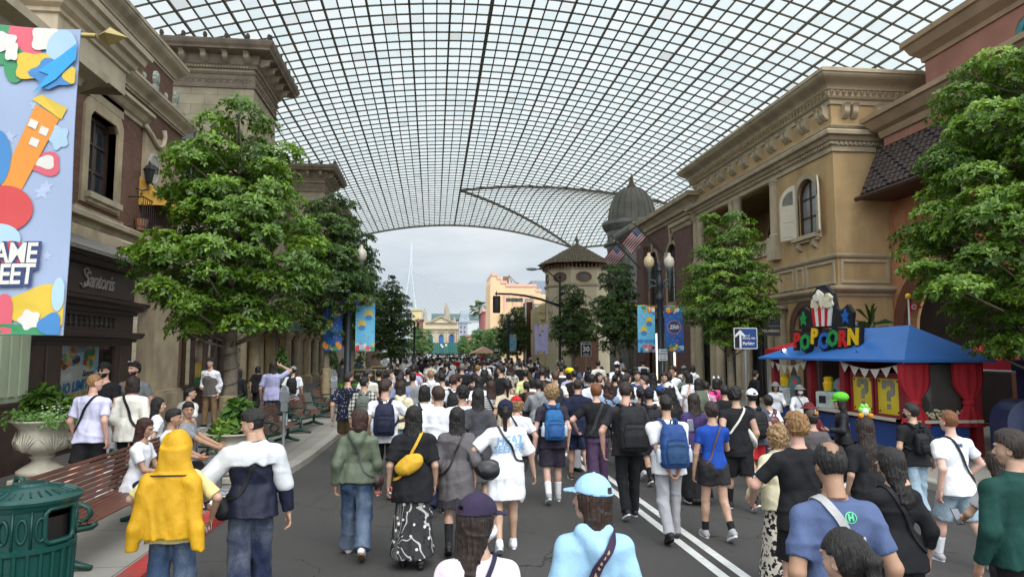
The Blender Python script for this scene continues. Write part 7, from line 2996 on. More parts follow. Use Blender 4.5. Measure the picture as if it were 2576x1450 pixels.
  m=np.sqrt((X/.03)**2+((Z+.06)/.014)**2)-1
  g.f=np.maximum(g.f,-np.where(Y>.06,m*.02,1).astype(f32))
  g.f=np.maximum(g.f,(Z+.035-np.abs(X)*.8).astype(f32)*.8)
  strands(g,.002,30)
 if style not in('beard',):
  g.wrinkle(.0035,(48,52,40),2.7)
 if under:
  g.plane((0,0,.052),(0,.22,1))
 V,Q=g.mesh()
 TEMPL[key]=np_mesh('hair_'+style,V,Q,[mat])
 return TEMPL[key]
def hat_mesh(style,h=.0075):
 key=('hat',style,h)
 if key in TEMPL:
  return TEMPL[key]
 g=Grid((-.2,-.22,-.02),(.2,.27,.24),h)
 c,r=SKULL
 X,Y,Z=g.ax[0][:,None,None],g.ax[1][None,:,None],g.ax[2][None,None,:]
 if style=='cap':
  g.ell((0,-.008,.03),(r[0]+.029,r[1]+.026,r[2]+.026),.01)
  g.f=np.maximum(g.f,(.048+.12*np.clip(Y,0,1)-Z+0*X).astype(f32))
  op=np.maximum(np.sqrt((X/.034)**2+((Z-.058)/.034)**2)-1,(Y+.05)*8+0*X+0*Z)
  g.f=np.maximum(g.f,-(op*.03).astype(f32))
  g.f=np.minimum(g.f,np.maximum(np.maximum(np.abs(Z-.052)-.009,np.abs(np.sqrt(X**2/1.05+(Y+.008)**2/1.5)-.099)-.004),Y+.05).astype(f32))
  zb=.062-.25*np.clip(Y-.09,0,1)-X*X*1.6
  vis=np.maximum(np.abs(Z-zb)-.004,np.sqrt((X/.085)**2+((Y-.075)/.115)**2)-1)
  vis=np.maximum(np.maximum(np.abs(Z-zb)-.0045,(np.sqrt((X/.088)**2+((Y-.07)/.12)**2)-1)*.088),.06-Y)
  g.f=np.minimum(g.f,vis.astype(f32))
  g.ell((0,-.008,.165),(.008,.008,.006),0)
  seam=np.abs(np.sin(np.arctan2(X,Y+.008)*3))<.03
  g.f=np.where(seam&(Z>.075)&(g.f<.01),g.f+.003,g.f).astype(f32)
 elif style=='bucket':
  g.ell((0,-.008,.04),(.105,.118,.115),.01)
  g.f=np.maximum(g.f,(.05-Z+0*X+0*Y).astype(f32))
  rr=np.sqrt(X**2+((Y+.008)/1.1)**2)
  zb=.06-(rr-.1)*.55
  g.f=np.minimum(g.f,np.maximum(np.abs(Z-zb)-.006,np.maximum(rr-.17,.085-rr)).astype(f32))
 elif style=='bigcap':
  g.ell((0,-.02,.11),(.14,.155,.1),.03)
  g.ell((0,.0,.05),(.1,.115,.05),.02)
  g.f=np.maximum(g.f,(.035-Z+0*X+0*Y).astype(f32))
  vis=np.maximum(np.abs(Z-.05+.2*np.clip(Y-.08,0,1))-.009,np.sqrt((X/.095)**2+((Y-.08)/.11)**2)*.09-.09)
  g.f=np.minimum(g.f,vis.astype(f32))
 V,Q=g.mesh()
 TEMPL[key]=np_mesh('hat_'+style,V,Q,[CL['plain']])
 return TEMPL[key]
SKIN={'e':(.50,.32,.23),'f':(.56,.36,.27),'t':(.38,.225,.145),'p':(.62,.40,.32),'d':(.24,.13,.08),'r':(.60,.36,.28)}
HC={'black':(.010,.0085,.008),'dark':(.022,.014,.011),'brown':(.03,.017,.012),'red':(.035,.013,.010),'auburn':(.034,.015,.011),'ginger':(.16,.062,.022),'blond':(.26,.165,.08),'sandy':(.22,.125,.05),'grey':(.14,.13,.12),'lbrown':(.07,.04,.025)}
COLR={'white':(.76,.77,.80),'black':(.013,.013,.015),'navy':(.014,.017,.042),'grey':(.26,.27,.28),'dgrey':(.06,.06,.066),'cream':(.62,.57,.40),'lime':(.68,.70,.33),'sage':(.115,.14,.095),'blue':(.012,.06,.33),'denim':(.045,.08,.15),'ldenim':(.27,.37,.44),'khaki':(.12,.085,.045),'lgrey':(.36,.36,.38),'lavender':(.44,.43,.62),'purple':(.055,.035,.12),'plum':(.07,.04,.085),'red':(.45,.02,.025),'maroon':(.12,.02,.025),'pink':(.75,.06,.27),'lpink':(.6,.3,.42),'yellow':(.62,.36,.03),'lyellow':(.75,.66,.28),'sky':(.33,.55,.74),'steel':(.085,.12,.23),'brown':(.1,.055,.03),'taupe':(.17,.14,.12),'green':(.01,.05,.04),'lgreen':(.12,.5,.04),'tan':(.24,.15,.08),'orange':(.55,.12,.02),'royal':(.02,.06,.2),'slate':(.07,.075,.11),'ivory':(.7,.68,.6),'charcoal':(.028,.026,.03),'coral':(.6,.15,.12),'indigo':(.016,.025,.06),'cap_purple':(.035,.025,.055),'jcolour':(.02,.12,.3)}
def V3(*a):
 return np.array(a,float)
def ik(S,T,l1,l2,pole):
 d=T-S
 L=np.linalg.norm(d)
 Lm=(l1+l2)*.995
 if L>Lm:
  d=d*Lm/L
  L=Lm
 u=d/L
 a=(l1*l1-l2*l2+L*L)/(2*L)
 hh=math.sqrt(max(1e-8,l1*l1-a*a))
 p=pole-u*(pole@u)
 p=p/(np.linalg.norm(p)+1e-9)
 return S+u*a+p*hh,S+d
def frame_from(zdir,ydir):
 """matrix whose -Z follows zdir and +Y leans to ydir"""
 z=-zdir/np.linalg.norm(zdir)
 y=ydir-z*(ydir@z)
 y/=np.linalg.norm(y)+1e-9
 x=np.cross(y,z)
 return np.stack([x,y,z],1)
class Person:
 """one person: body mesh is the top-level object, clothing and hair are its children"""
 def __init__(s,label,x,y,H=1.7,face=0,z0=None,hair=('short','black'),skin='e',top=('tee','white'),bot=('trousers','black'),shoes='white',hat=None,fem=False,wide=1.0,walk=None,seated=0,la=None,ra=None,head=(0,0),lean=3,beard=0,mask=False,glasses=False,h=.015,group=None,seed=None,hem=None,legs=None,thumb=None,socks=None,extra_hair=None,hand='relax',cat='person',headres=None,lag=None,sole='white'):
  rnd=random.Random(seed if seed is not None else int(abs(x*131+y*977))+7)
  s.rnd=rnd
  s.H=H
  k=H/1.72
  s.k=k
  if z0 is None:
   z0=0 if kerbx(min(max(y,-11),200))<x<8.25 else .15
  sw=(.172 if fem else .198)*k*wide
  hw=.082*k
  l1,l2=.405*k,.40*k
  u1,u2=.285*k,.25*k
  th=walk if walk is not None else rnd.choice((-1,1))*rnd.uniform(10,19)*(.6 if bot[0]in('longskirt','skirt')else 1)
  if seated:
   hz=seated
   lp={-1:legs[0]if legs else(84,86,6),1:legs[1]if legs else(84,86,6)}
  else:
   fx=10 if bot[0]in('longskirt','skirt')else 26
   lp={1:(th,6 if th>0 else fx,2),-1:(-th,6 if th<0 else fx,2)}
   if abs(th)<4:
    lp={1:(th,1,4),-1:(-th,1,4)}
   if legs:
    lp={-1:legs[0],1:legs[1]}
  J={}
  for sd in(-1,1):
   a,kn,ab=[R(q)for q in lp[sd]]
   hip=V3(sd*hw,0,0)
   kd=V3(sd*math.sin(ab),math.sin(a)*math.cos(ab),-math.cos(a)*math.cos(ab))
   knee=hip+kd*l1
   b=a-kn
   ankle=knee+V3(sd*math.sin(ab)*.3,math.sin(b),-math.cos(b))*l2
   pitch=min(0,b)*.8 if not seated else 0
   if b>0 and not seated:
    pitch=min(.25,b*.7)
   J[sd]=[hip,knee,ankle,pitch]
  if not seated:
   low=min(J[sd][2][2]-(.155*k*math.sin(-J[sd][3])if J[sd][3]<0 else .05*k*math.sin(J[sd][3]))for sd in(-1,1))
   hz=-low+.082*k
  for sd in(-1,1):
   for i in range(3):
    J[sd][i]=J[sd][i]+V3(0,0,hz)
  s.J=J
  s.hz=hz
  ln=R(lean)
  Rt=np.array(((1,0,0),(0,math.cos(ln),-math.sin(-ln)),(0,math.sin(-ln),math.cos(ln))))
  og=V3(0,0,hz)
  TW=lambda p:og+Rt@np.array(p,float)
  s.TW,s.Rt=TW,Rt
  tl=.53*k
  b_=.9+.1*wide
  tz=lambda t:t*tl
  if fem:
   tp=[(tz(-.12),0,.135,.105),(tz(.0),-.008,.168,.12),(tz(.16),-.004,.158,.108),(tz(.42),.006,.128,.092),(tz(.7),.008,.152,.108),(tz(.88),.0,.158,.098),(tz(1.0),-.008,.11,.07),(tz(1.06),-.012,.06,.055)]
  else:
   tp=[(tz(-.12),0,.135,.105),(tz(.0),-.004,.162,.115),(tz(.16),0,.158,.11),(tz(.42),.006,.15,.105),(tz(.7),.006,.176,.118),(tz(.88),-.002,.18,.106),(tz(1.0),-.01,.125,.075),(tz(1.06),-.014,.065,.058)]
  tp=[(z,cy*k,a*k*wide,b*k*b_)for z,cy,a,b in tp]
  sh={sd:TW((sd*sw*.94,-.008*k,tl*.875))for sd in(-1,1)}
  s.sh=sh
  A={}
  for sd,spec in((-1,la),(1,ra)):
   if spec is None:
    swg=.11*math.sin(R(-lp[sd][0]*2.6))if not seated else 0
    tgt=V3(sd*(sw+rnd.uniform(.05,.09)),swg+.02,hz-.04*k+abs(swg)*.15)
    pole=V3(sd*.4,-1,0)
   else:
    tgt=V3(*[q*k for q in spec[:3]])
    pole=V3(*(spec[3:6]if len(spec)>3 else(sd*.5,-.8,-.5)))
   el,wr=ik(sh[sd],tgt,u1,u2,pole)
   A[sd]=(sh[sd],el,wr)
  s.A=A
  hp=TW((0,0,tl*1.0))+V3(0,.018*k,.2*k)
  s.hp=hp
  yaw,pit=R(head[0]),R(head[1])
  s.HM=Matrix.Translation(hp)@Matrix.Rotation(yaw,4,'Z')@Matrix.Rotation(pit,4,'X')@Matrix.Scale(.94*(k**.5),4)
  s.HH=Matrix.Translation(hp)@Matrix.Rotation(yaw,4,'Z')@Matrix.Rotation(pit*(.25 if hair[0]in('long','longer','verylong','wavy','lob')else 1),4,'X')@Matrix.Scale(.94*k**.5,4)
  sc=SKIN[skin]if isinstance(skin,str)else skin
  lo=[-.75*k,-.75*k,-.02]
  hi=[.75*k,.85*k,hz+tl*1.35]
  pts=[q for sd in(-1,1)for q in(J[sd][:3]+list(A[sd]))]
  lo=[min(p[i]for p in pts)-.2 for i in range(3)]
  hi=[max(p[i]for p in pts)+.2 for i in range(3)]
  hi[2]=max(hi[2],hz+tl*1.25)
  s.lo,s.hi=lo,hi
  g=Grid(lo,hi,h)
  tpi=[(z,cy,a*.93,b*.9)for z,cy,a,b in tp]
  g.prof(tpi,.03,(Rt,og))
  for sd in(-1,1):
   hip,kn_,an,pt=J[sd]
   g.cap(hip,kn_,.083*k,.054*k,.03)
   g.cap(kn_,an,.054*k,.034*k,.02)
   mid=kn_*.7+an*.3
   g.ell(mid+V3(0,-.01,0),(.047*k,.049*k,.09*k),.03)
   fd=V3(0,math.cos(pt),math.sin(pt))
   g.cap(an-V3(0,0,.035*k)-fd*.03,an-V3(0,0,.045*k)+fd*.13*k,.036*k,.026*k,.02)
   S_,E_,W_=A[sd]
   g.cap(S_,E_,(.047 if fem else .056)*k,(.036 if fem else .042)*k,.03)
   g.cap(E_,W_,(.038 if fem else .043)*k,(.024 if fem else .028)*k,.02)
  nb=TW((0,-.01*k,tl*.97))
  g.cap(nb,hp+V3(0,-.02,-.07*k),.06*k,.049*k,.04)
  V,Q=g.mesh()
  col=[np.tile(np.array(sc,f32),(len(V),1))]
  Vs,Qs=[V],[Q]
  nv=len(V)
  HV,HQ,HW=HEADT[headres or(.0068 if h<.019 else .012)]
  M4=np.array(s.HM)
  hv=HV@M4[:3,:3].T.astype(f32)+M4[:3,3].astype(f32)
  Vs.append(hv)
  Qs.append(HQ+nv)
  nv+=len(hv)
  hc=HC[hair[1]]if isinstance(hair[1],str)else hair[1]
  col.append(head_colors(HW,sc,hc,beard,1.0 if hair[0]in('fade','crop')else(.25 if hair[0]=='bald' else .6)))
  for sd in(-1,1):
   S_,E_,W_=A[sd]
   V_,Q_=HANDS[hand if h<.019 else 'far']
   fr=frame_from(W_-E_,V3(0,1,.3)if thumb is None else V3(*thumb))
   vv=V_.copy()
   if sd<0:
    vv[:,0]*=-1
    Q_=Q_[:,::-1]
   vv=(vv*(.98*k if not fem else .9*k))@fr.T.astype(f32)+W_.astype(f32)
   Vs.append(vv.astype(f32))
   Qs.append(Q_+nv)
   nv+=len(vv)
   col.append(np.tile(np.array(sc,f32)*np.array((1.04,.95,.93),f32),(len(vv),1)))
  me=np_mesh('person',np.concatenate(Vs),np.concatenate(Qs),[SKINM],np.concatenate(col))
  o=link('person',me)
  o.location=(x,y,z0)
  o.rotation_euler=(0,0,R(face))
  s.o=o
  tag(o,label,cat,group)
  s.h=h
  sd_=rnd.uniform(0,6)
  kind,bc=bot[0],bot[1]
  bmat=CL[bot[2]]if len(bot)>2 else CL['plain']
  bcol=COLR[bc]if isinstance(bc,str)else bc
  if kind!='none':
   g=Grid([lo[0],lo[1],lo[2]],[hi[0],hi[1],hz+.32*k],h)
   loose={'trousers':.016,'wide':.03,'slim':.008,'shorts':.032,'midshorts':.024,'skirt':.02,'longskirt':.02,'mini':.02,'tights':.004}[kind]
   wt=tz(.24)
   pr=[(z,cy,a+.014,b+.014)for z,cy,a,b in tp if z<tz(.3)]+[(wt,0,np.interp(wt,[p[0]for p in tp],[p[2]for p in tp])+.012,np.interp(wt,[p[0]for p in tp],[p[3]for p in tp])+.012)]
   pr=sorted(p for p in pr if p[0]<=wt)
   if kind in('skirt','longskirt','mini'):
    L={'skirt':.52,'longskirt':.78,'mini':.34}[kind]*k
    fl=.05 if kind!='longskirt' else .055
    pr=[(-L,-.01,.20*k+fl,.2*k+fl),(-L*.6,-.005,.195*k+fl*.5,.15*k+fl*.4),(-.1*k,-.005,.185*k,.135*k)]+[p for p in pr if p[0]>-.05]
    g.prof(pr,.02,(np.eye(3),og))
   else:
    g.prof(pr,.03,(Rt,og))
    for sd in(-1,1):
     hip,kn_,an,pt=J[sd]
     u=(kn_-hip)/np.linalg.norm(kn_-hip)
     if kind in('shorts','midshorts'):
      fr_=.86 if kind=='shorts' else .55
      if len(bot)>3:
       fr_=bot[3]
      e=hip+(kn_-hip)*fr_
      g.cap(hip,e+u*.1,.088*k+loose,.078*k+loose,.03,[(e,u)])
      g.ell(hip+V3(0,-.04*k,-.05*k),(.09*k,.085*k,.1*k),.03)
     else:
      e=an+V3(0,0,-.02*k)
      u2_=(an-kn_)/np.linalg.norm(an-kn_)
      lw={'trousers':.056,'wide':.085,'slim':.044,'tights':.042}[kind]*k
      kw={'trousers':.067,'wide':.08,'slim':.057,'tights':.055}[kind]*k
      g.ell(kn_*.7+an*.3+V3(0,-.01,0),(.058*k,.062*k,.1*k),.03)
      g.cap(hip,kn_,.086*k+loose*.7,kw+loose*.5,.03)
      g.cap(kn_,e+u2_*.06,kw+loose*.5,lw+loose*.5,.025,[(e,u2_)])
      g.ell(hip+V3(0,-.045*k if not seated else-.02,-.04*k),(.088*k,.082*k,.1*k),.03)
   zk=J[1][1][2]
   if kind in('skirt','longskirt','mini'):
    g.wrinkle(.009,(30,6,2),sd_)
   else:
    g.wrinkle(.0075,(13,9,15),sd_)
   V,Q=g.mesh()
   s.bot=link('trousers' if kind in('trousers','wide','slim','tights')else('shorts' if 'shorts' in kind else 'skirt'),np_mesh('bottom',V,Q,[bmat]),o,None,bcol)
  tk,tcn=top[0],top[1]
  tmat=CL[top[2]]if len(top)>2 and top[2]else CL['plain']
  tcol=COLR[tcn]if isinstance(tcn,str)else tcn
  loose={'tee':.013,'long':.013,'tank':.01,'bigtee':.026,'fit':.007,'hoodie':.025,'jacket':.025,'polo':.014,'blouse':.034,'coat':.026}[tk]
  hemz=hem if hem is not None else{'tee':-.1,'long':-.1,'tank':-.06,'bigtee':-.2,'fit':.04,'hoodie':-.06,'jacket':-.06,'polo':-.11,'blouse':-.14,'coat':-.3}[tk]
  hemz*=k
  g=Grid(lo,[hi[0],hi[1],hz+tl*1.22],h)
  pr=[(z,cy,a+loose,b+loose*.9)for z,cy,a,b in tp if z>tz(.3)]
  wb={'tank':.0,'fit':.0}.get(tk,1)
  pr=[(hemz,-.012,(.182*k*(.5+.5*wide)+loose+.012)if wb else .17*k+loose,(.142*k*b_+loose)if wb else .125*k+loose),(tz(.2),-.004,.163*k*wide+loose*1.0,.12*k*b_+loose)]+pr
  if tk=='blouse':
   pr[0]=(hemz,-.0,.22*k,.18*k)
  pr=[p for p in pr if p[0]<tz(1.03)]+[(tz(1.045),-.014*k,.078*k,.066*k)]
  g.prof(sorted(pr),.025,(Rt,og))
  if wb and not seated:
   for sd in(-1,1):
    hp_=J[sd][0]
    g.cap(hp_+V3(0,0,.1*k),hp_+V3(0,-.03*k,hemz-.05),.085*k+loose*.6+.016,.092*k+.034+loose*.3,.04)
   g.plane((0,0,hz+hemz),(0,-.08,-1))
  sl={'tee':.62,'tank':0,'bigtee':.86,'fit':.4,'long':1.95,'hoodie':1.97,'jacket':1.97,'polo':.66,'blouse':1.3,'coat':1.95}[tk]
  if len(top)>3:
   sl=top[3]
  for sd in(-1,1):
   S_,E_,W_=A[sd]
   lw=loose*(.9 if sl<1.2 else .75)
   if sl>0:
    nS=TW((sd*sw*.45,-.01*k,tl*.945))
    g.cap(nS,S_,.04*k+lw*.4,.05*k+lw*.7,.05)
    if sl<=1:
     e=S_+(E_-S_)*sl
     u=(E_-S_)/np.linalg.norm(E_-S_)
     g.cap(S_,e+u*.08,.052*k+lw*.75,.05*k+lw*1.45,.04,[(e,u)])
    else:
     g.cap(S_,E_,.052*k+lw*.8,.046*k+lw,.04)
     e=E_+(W_-E_)*(sl-1)
     u=(W_-E_)/np.linalg.norm(W_-E_)
     g.cap(E_,e+u*.06,.046*k+lw,.036*k+lw*.8,.025,[(e,u)])
  if tk=='hoodie':
   hb=TW((0,-.085*k,tl*1.0))
   g.cap(hb+V3(-.07*k,.02,.03),hb+V3(0,-.03,-.05*k),.045*k,.05*k,.03)
   g.cap(hb+V3(.07*k,.02,.03),hb+V3(0,-.03,-.05*k),.045*k,.05*k,.03)
   g.cap(hb+V3(0,-.03,-.05*k),hb+V3(0,-.04,-.16*k),.06*k,.03*k,.03)
  if tk in('polo','jacket','coat'):
   g.prof([(tz(1.0),-.014*k,.085*k,.075*k),(tz(1.1),-.01*k,.076*k,.07*k)],.008,(Rt,og))
  neck=TW((0,.012*k,tl*1.06))
  g.ell(neck+V3(0,.02,.0),(.064*k,.066*k,.05*k),0,'cut')
  g.wrinkle(.0085 if tk not in('fit','tank')else .005,(10,9,12),sd_+1)
  V,Q=g.mesh()
  s.topmesh=(V,Q)
  s.top=link({'jacket':'jacket','hoodie':'hoodie','coat':'coat'}.get(tk,'shirt'),np_mesh('top',V,Q,[tmat]),o,None,tcol)
  scol=COLR[shoes]if isinstance(shoes,str)else shoes
  for sd in(-1,1):
   hip,kn_,an,pt=J[sd]
   g=Grid(an-.24,an+.26,min(h,.012))
   fd=V3(0,math.cos(pt),math.sin(pt))
   up=V3(0,-math.sin(pt),math.cos(pt))
   c0=an-up*.045*k
   g.cap(c0-fd*.045*k,c0+fd*.055*k+up*.0,.042*k,.042*k,.02,sq=(1,1,1))
   g.cap(c0+fd*.05*k,c0+fd*.145*k-up*.012*k,.044*k,.034*k,.02)
   g.cap(an-up*.03,an+up*.008,.046*k,.044*k,.015)
   base=c0-up*.036*k
   g.plane(base,-up)
   V,Q=g.mesh()
   so=link('shoe',np_mesh('shoe',V,Q,[SHOEM]),o,None,scol)
   if h<.018:
    q=MB()
    n=18
    ring=[(.047*k*math.cos(t)*(1.05 if math.sin(t)>0 else .9),.05*k+.137*k*math.sin(t))for t in[2*PI*i/n for i in range(n)]]
    xr=V3(1,0,0)
    r1=[tuple(base+xr*a+fd*b_2+up*.012)for a,b_2 in ring]
    r0=[tuple(base+xr*a+fd*b_2-up*.012)for a,b_2 in ring]
    q.loft([r0,r1])
    sl_=q.build('sole',SHOEM,so,True,None,50)
    sl_.color=(*COLR[sole],1)
   if socks:
    g=Grid(an-.14,an+.26,min(h,.012))
    u=(kn_-an)/np.linalg.norm(kn_-an)
    e=an+u*socks[1]*k
    g.cap(an-u*.02,e+u*.05,.043*k,(.047 if socks[1]<.2 else .056)*k,0,[(e,u)])
    V,Q=g.mesh()
    link('sock',np_mesh('sock',V,Q,[CL['plain']]),o,None,COLR[socks[0]])
  hh=.007 if h<.0135 else(.0085 if h<.019 else .014)
  if hair[0]not in('none',):
   s.hair=link('hair',hair_mesh(hair[0],hh,bool(hat)),o,s.HH,hc)
  if beard>.8 and h<.019:
   link('beard',hair_mesh('beard',hh),o,s.HM,hc)
  if extra_hair:
   link('hair',hair_mesh(extra_hair,hh),o,s.HM,hc)
  if hat:
   link('hat',hat_mesh(hat[0],.0075 if h<.019 else .012),o,s.HM@Matrix.Rotation(R(hat[2]if len(hat)>2 else 0),4,'Z'),COLR[hat[1]]if isinstance(hat[1],str)else hat[1])
  if glasses:
   q=MB()
   for sd in(-1,1):
    q.tube([(sd*.034+.022*math.cos(t),.104,.006+.017*math.sin(t))for t in[2*PI*i/12 for i in range(12)]],.0025,5,close=True)
    q.tube([(sd*.056,.1,.01),(sd*.078,.06,.01),(sd*.083,-.01,.008)],.0025,5)
    if glasses=='sun':
     q.add([(sd*.034+.022*math.cos(t),.103,.006+.018*math.sin(t))for t in[2*PI*i/12 for i in range(12)]],[tuple(range(12))])
   q.tube([(-.013,.108,.01),(.013,.108,.01)],.0025,5)
   e=q.build('glasses',BLK,o)
   e.matrix_local=s.HM
  if mask:
   g=Grid((-.09,-.02,-.13),(.09,.14,.02),.007)
   g.ell((0,.045,-.05),(.067,.082,.056),.01)
   X,Y,Z=g.ax[0][:,None,None],g.ax[1][None,:,None],g.ax[2][None,None,:]
   g.f=np.maximum(g.f,(.035-Y+0*X+0*Z).astype(f32))
   g.f=np.maximum(g.f,(Z+.012+0*X+0*Y).astype(f32))
   V,Q=g.mesh()
   mk=link('face_mask',np_mesh('mask',V,Q,[CL['plain']]),o,s.HM,COLR['white']if mask is True else COLR[mask])
   q=MB()
   for sd in(-1,1):
    q.tube([(sd*.06,.05,-.02),(sd*.084,-.015,.0)],.0025,4)
    q.tube([(sd*.06,.05,-.08),(sd*.084,-.02,-.035)],.0025,4)
   q.build('ear_loop',SWHT,mk)
  s.MW=o.matrix_basis.copy()
  s.MW=Matrix.Translation(o.location)@Matrix.Rotation(R(face),4,'Z')
 def bvh(s):
  if not hasattr(s,'_bvh'):
   s._bvh=BVHTree.FromPolygons([Vector(v)for v in s.topmesh[0].tolist()],s.topmesh[1].tolist())
  return s._bvh
 def thing(s,name,label,cat):
  e=empty(name,s.o.location,s.o.rotation_euler.z,label,cat)
  return e
 def tp(s,x,t,y):
  """torso point: x across, t along hip-shoulder (0..1), y front"""
  return s.TW((x*s.k,y*s.k,t*.53*s.k))
 def backpack(s,color,label,size=1.0,pocket=None,mat=None,bottles=0,cat='backpack',h=None):
  b=s.thing('backpack',label,cat)
  col=COLR[color]if isinstance(color,str)else color
  k=s.k*size
  c=s.tp(0,.52,-.135)
  bw,bd,bh=.155*k,.095*k,.235*k
  h=h or(.013 if s.h<.019 else .02)
  g=Grid(c-V3(.27,.3,.4),c+V3(.27,.2,.4),h)
  o=c+V3(0,-bd,-.01)
  g.prof([(-bh,0,bw*.9,bd*.95),(-bh*.8,-.006,bw*1.02,bd*1.1),(0,0,bw,bd),(bh*.6,.01,bw*.93,bd*.85),(bh*.92,.02,bw*.72,bd*.6),(bh,.025,bw*.5,bd*.4)],.02,(s.Rt,o),3.2)
  g.wrinkle(.004,(14,14,16),s.h*100)
  V,Q=g.mesh()
  body=link('bag_body',np_mesh('pack',V,Q,[mat or PACKM]),b,None,col)
  pc=COLR[pocket]if isinstance(pocket,str)else(pocket or mul(col,.8))
  g=Grid(c-V3(.27,.4,.4),c+V3(.27,.2,.4),h)
  g.prof([(-bh*.8,0,bw*.72,.04),(-bh*.3,0,bw*.78,.05),(bh*.18,0,bw*.66,.03)],.02,(s.Rt,o+s.Rt@V3(0,-bd*.95,0)),3)
  V,Q=g.mesh()
  link('front_pocket',np_mesh('pocket',V,Q,[mat or PACKM]),b,None,pc)
  q=MB()
  z=o+s.Rt@V3(0,0,bh)
  q.tube([z+V3(-.035,.01,-.01),z+V3(-.03,.0,.045),z+V3(.03,.0,.045),z+V3(.035,.01,-.01)],.009,6,flat=1.6)
  e=q.build('top_handle',mat or PACKM,b,True)
  e.color=(*mul(col,.7),1)
  for sd in(-1,1):
   q=MB()
   pts=[s.tp(sd*.06,.93,-.15),s.tp(sd*.085,1.04,-.09),s.tp(sd*.1,1.075,0),s.tp(sd*.11,.98,.1),s.tp(sd*.12,.8,.14),s.tp(sd*.15,.58,.11),s.tp(sd*.185,.42,.0),s.tp(sd*.14,.3,-.14)]
   q.tube(pts,.0125,8,flat=2.6)
   e=q.build('shoulder_strap',mat or PACKM,b,True)
   e.color=(*mul(col,.75),1)
  q=MB()
  for i,zz in enumerate((-.05,.2)):
   w_=bw*.7
   pts=[o+s.Rt@V3(w_*math.sin(a),-bd*(.9+.12*math.cos(a))-(.045 if zz<0 else .005),bh*zz+.03*math.cos(a))for a in[-1.3+.26*i_ for i_ in range(11)]]
   q.nxt().tube(pts,.004,5)
  e=q.build('zip',mat or PACKM,b,True)
  for e in q.made if q.cuts else[e]:
   e.color=(*mul(col,.35),1)
   if '_all' in e:
    del e['_all']
  for i in range(bottles):
   sd=-1 if i==0 else 1
   q=MB(Matrix.Translation(o+s.Rt@V3(sd*(bw+.02),.0,-bh*.75)))
   q.lathe([(.03,0),(.034,.01),(.034,.13),(.026,.15),(.014,.17),(.014,.185)],12)
   bt=s.thing('water_bottle',('clear' if sd<0 else 'small')+' plastic bottle in side pocket of the '+label.split(' worn')[0].split(' on ')[0],'bottle')
   q.build('bottle_body',M('clear_plastic',(.45,.5,.55),.12,.1,8,0,spec=.6),bt,True,None,50)
   q=MB(Matrix.Translation(o+s.Rt@V3(sd*(bw+.02),.0,-bh*.75)))
   q.lathe([(.016,.183),(.016,.205)],10)
   q.build('bottle_cap',SWHT,bt)
  return b
 def strap(s,color,side=1,width=.02,n=44,low=.12,name='bag_strap',parent=None,mat=None,off=.01,drop=0.):
  """diagonal strap hugging the shirt: over the shoulder on side, under the other arm"""
  bv=s.bvh()
  p0=s.tp(side*.085,1.03,0)
  p1=s.tp(-side*.16,low,0)
  ax=p1-p0
  axn=ax/np.linalg.norm(ax)
  c=(p0+p1)/2
  a=np.linalg.norm(ax)/2+.03
  yv=V3(0,1,0)
  pts=[]
  for i in range(n):
   t=2*PI*i/n
   p=c-axn*a*math.cos(t)+yv*.24*s.k*math.sin(t)
   r_=bv.find_nearest(Vector(p))
   if r_[0]is None:
    continue
   pts.append(r_[0]+r_[1]*off)
  for _ in range(2):
   pts=[(pts[i-1]+pts[i]*2+pts[(i+1)%len(pts)])/4 for i in range(len(pts))]
  q=MB()
  m=len(pts)
  rings=[]
  for i,p in enumerate(pts):
   t=(pts[(i+1)%m]-pts[i-1]).normalized()
   r_=bv.find_nearest(p)
   nn=r_[1]
   b=t.cross(nn).normalized()
   w_=width/2
   pp=p+nn*.004
   rings.append([pp-b*w_-nn*.003,pp+b*w_-nn*.003,pp+b*w_+nn*.003,pp-b*w_+nn*.003])
  q.loft(rings,False,True)
  e=q.build(name,mat or PACKM,parent or s.o,True,None,40)
  e.color=(*COLR[color],1)if isinstance(color,str)else(*color,1)
  return e
 def sling(s,color,label,side=1,strapc=None,pos=(-.05,.42,-.15),size=(.15,.05,.09),rot=-25,width=.022,mat=None,low=.12,cat='bag',name='shoulder_bag'):
  b=s.thing(name,label,cat)
  col=COLR[color]if isinstance(color,str)else color
  s.strap(strapc or color,side,width,low=low,parent=b,mat=mat)
  c=s.tp(*pos)
  g=Grid(c-V3(.3,.3,.3),c+V3(.3,.3,.3),.012)
  rm=np.array(Matrix.Rotation(R(rot),3,'Y'))
  g.ell(c,tuple(q*s.k for q in size),.01,'u',rm)
  g.ell(c+rm@V3(0,0,-.03),(size[0]*.8*s.k,size[1]*1.25*s.k,size[2]*.7*s.k),.03,'u',rm)
  g.wrinkle(.004,(20,20,22),2)
  V,Q=g.mesh()
  link('bag_body',np_mesh('bag',V,Q,[mat or PACKM]),b,None,col)
  return b
 def decal(s,txt,sz,mat,x=0,t=.7,shear=0,bold=.004,rise=0,lh=.9,parent=None,shape=None,name='print',front=False):
  """lettering pressed on the back (or chest) of the shirt"""
  bv=s.bvh()
  if shape is None:
   vs,fs=text_mesh(txt,sz,0,bold,shear,1,'CENTER',2,lh)
  else:
   vs,fs=shape
  c=s.tp(x,t,0)
  out=[]
  sg=1 if front else-1
  for a,b,_ in vs:
   p=Vector((c[0]+a*(-sg),c[1]+sg*.6,c[2]+b+a*rise))
   r_=bv.ray_cast(p,Vector((0,-sg,0)))
   if r_[0]is None:
    out.append((p.x,c[1]+sg*.14,p.z))
   else:
    out.append((p.x,r_[0].y+sg*.005,p.z))
  q=MB()
  q.add(out,[f[::1]for f in fs])
  return q.build(name,mat,parent or s.top)
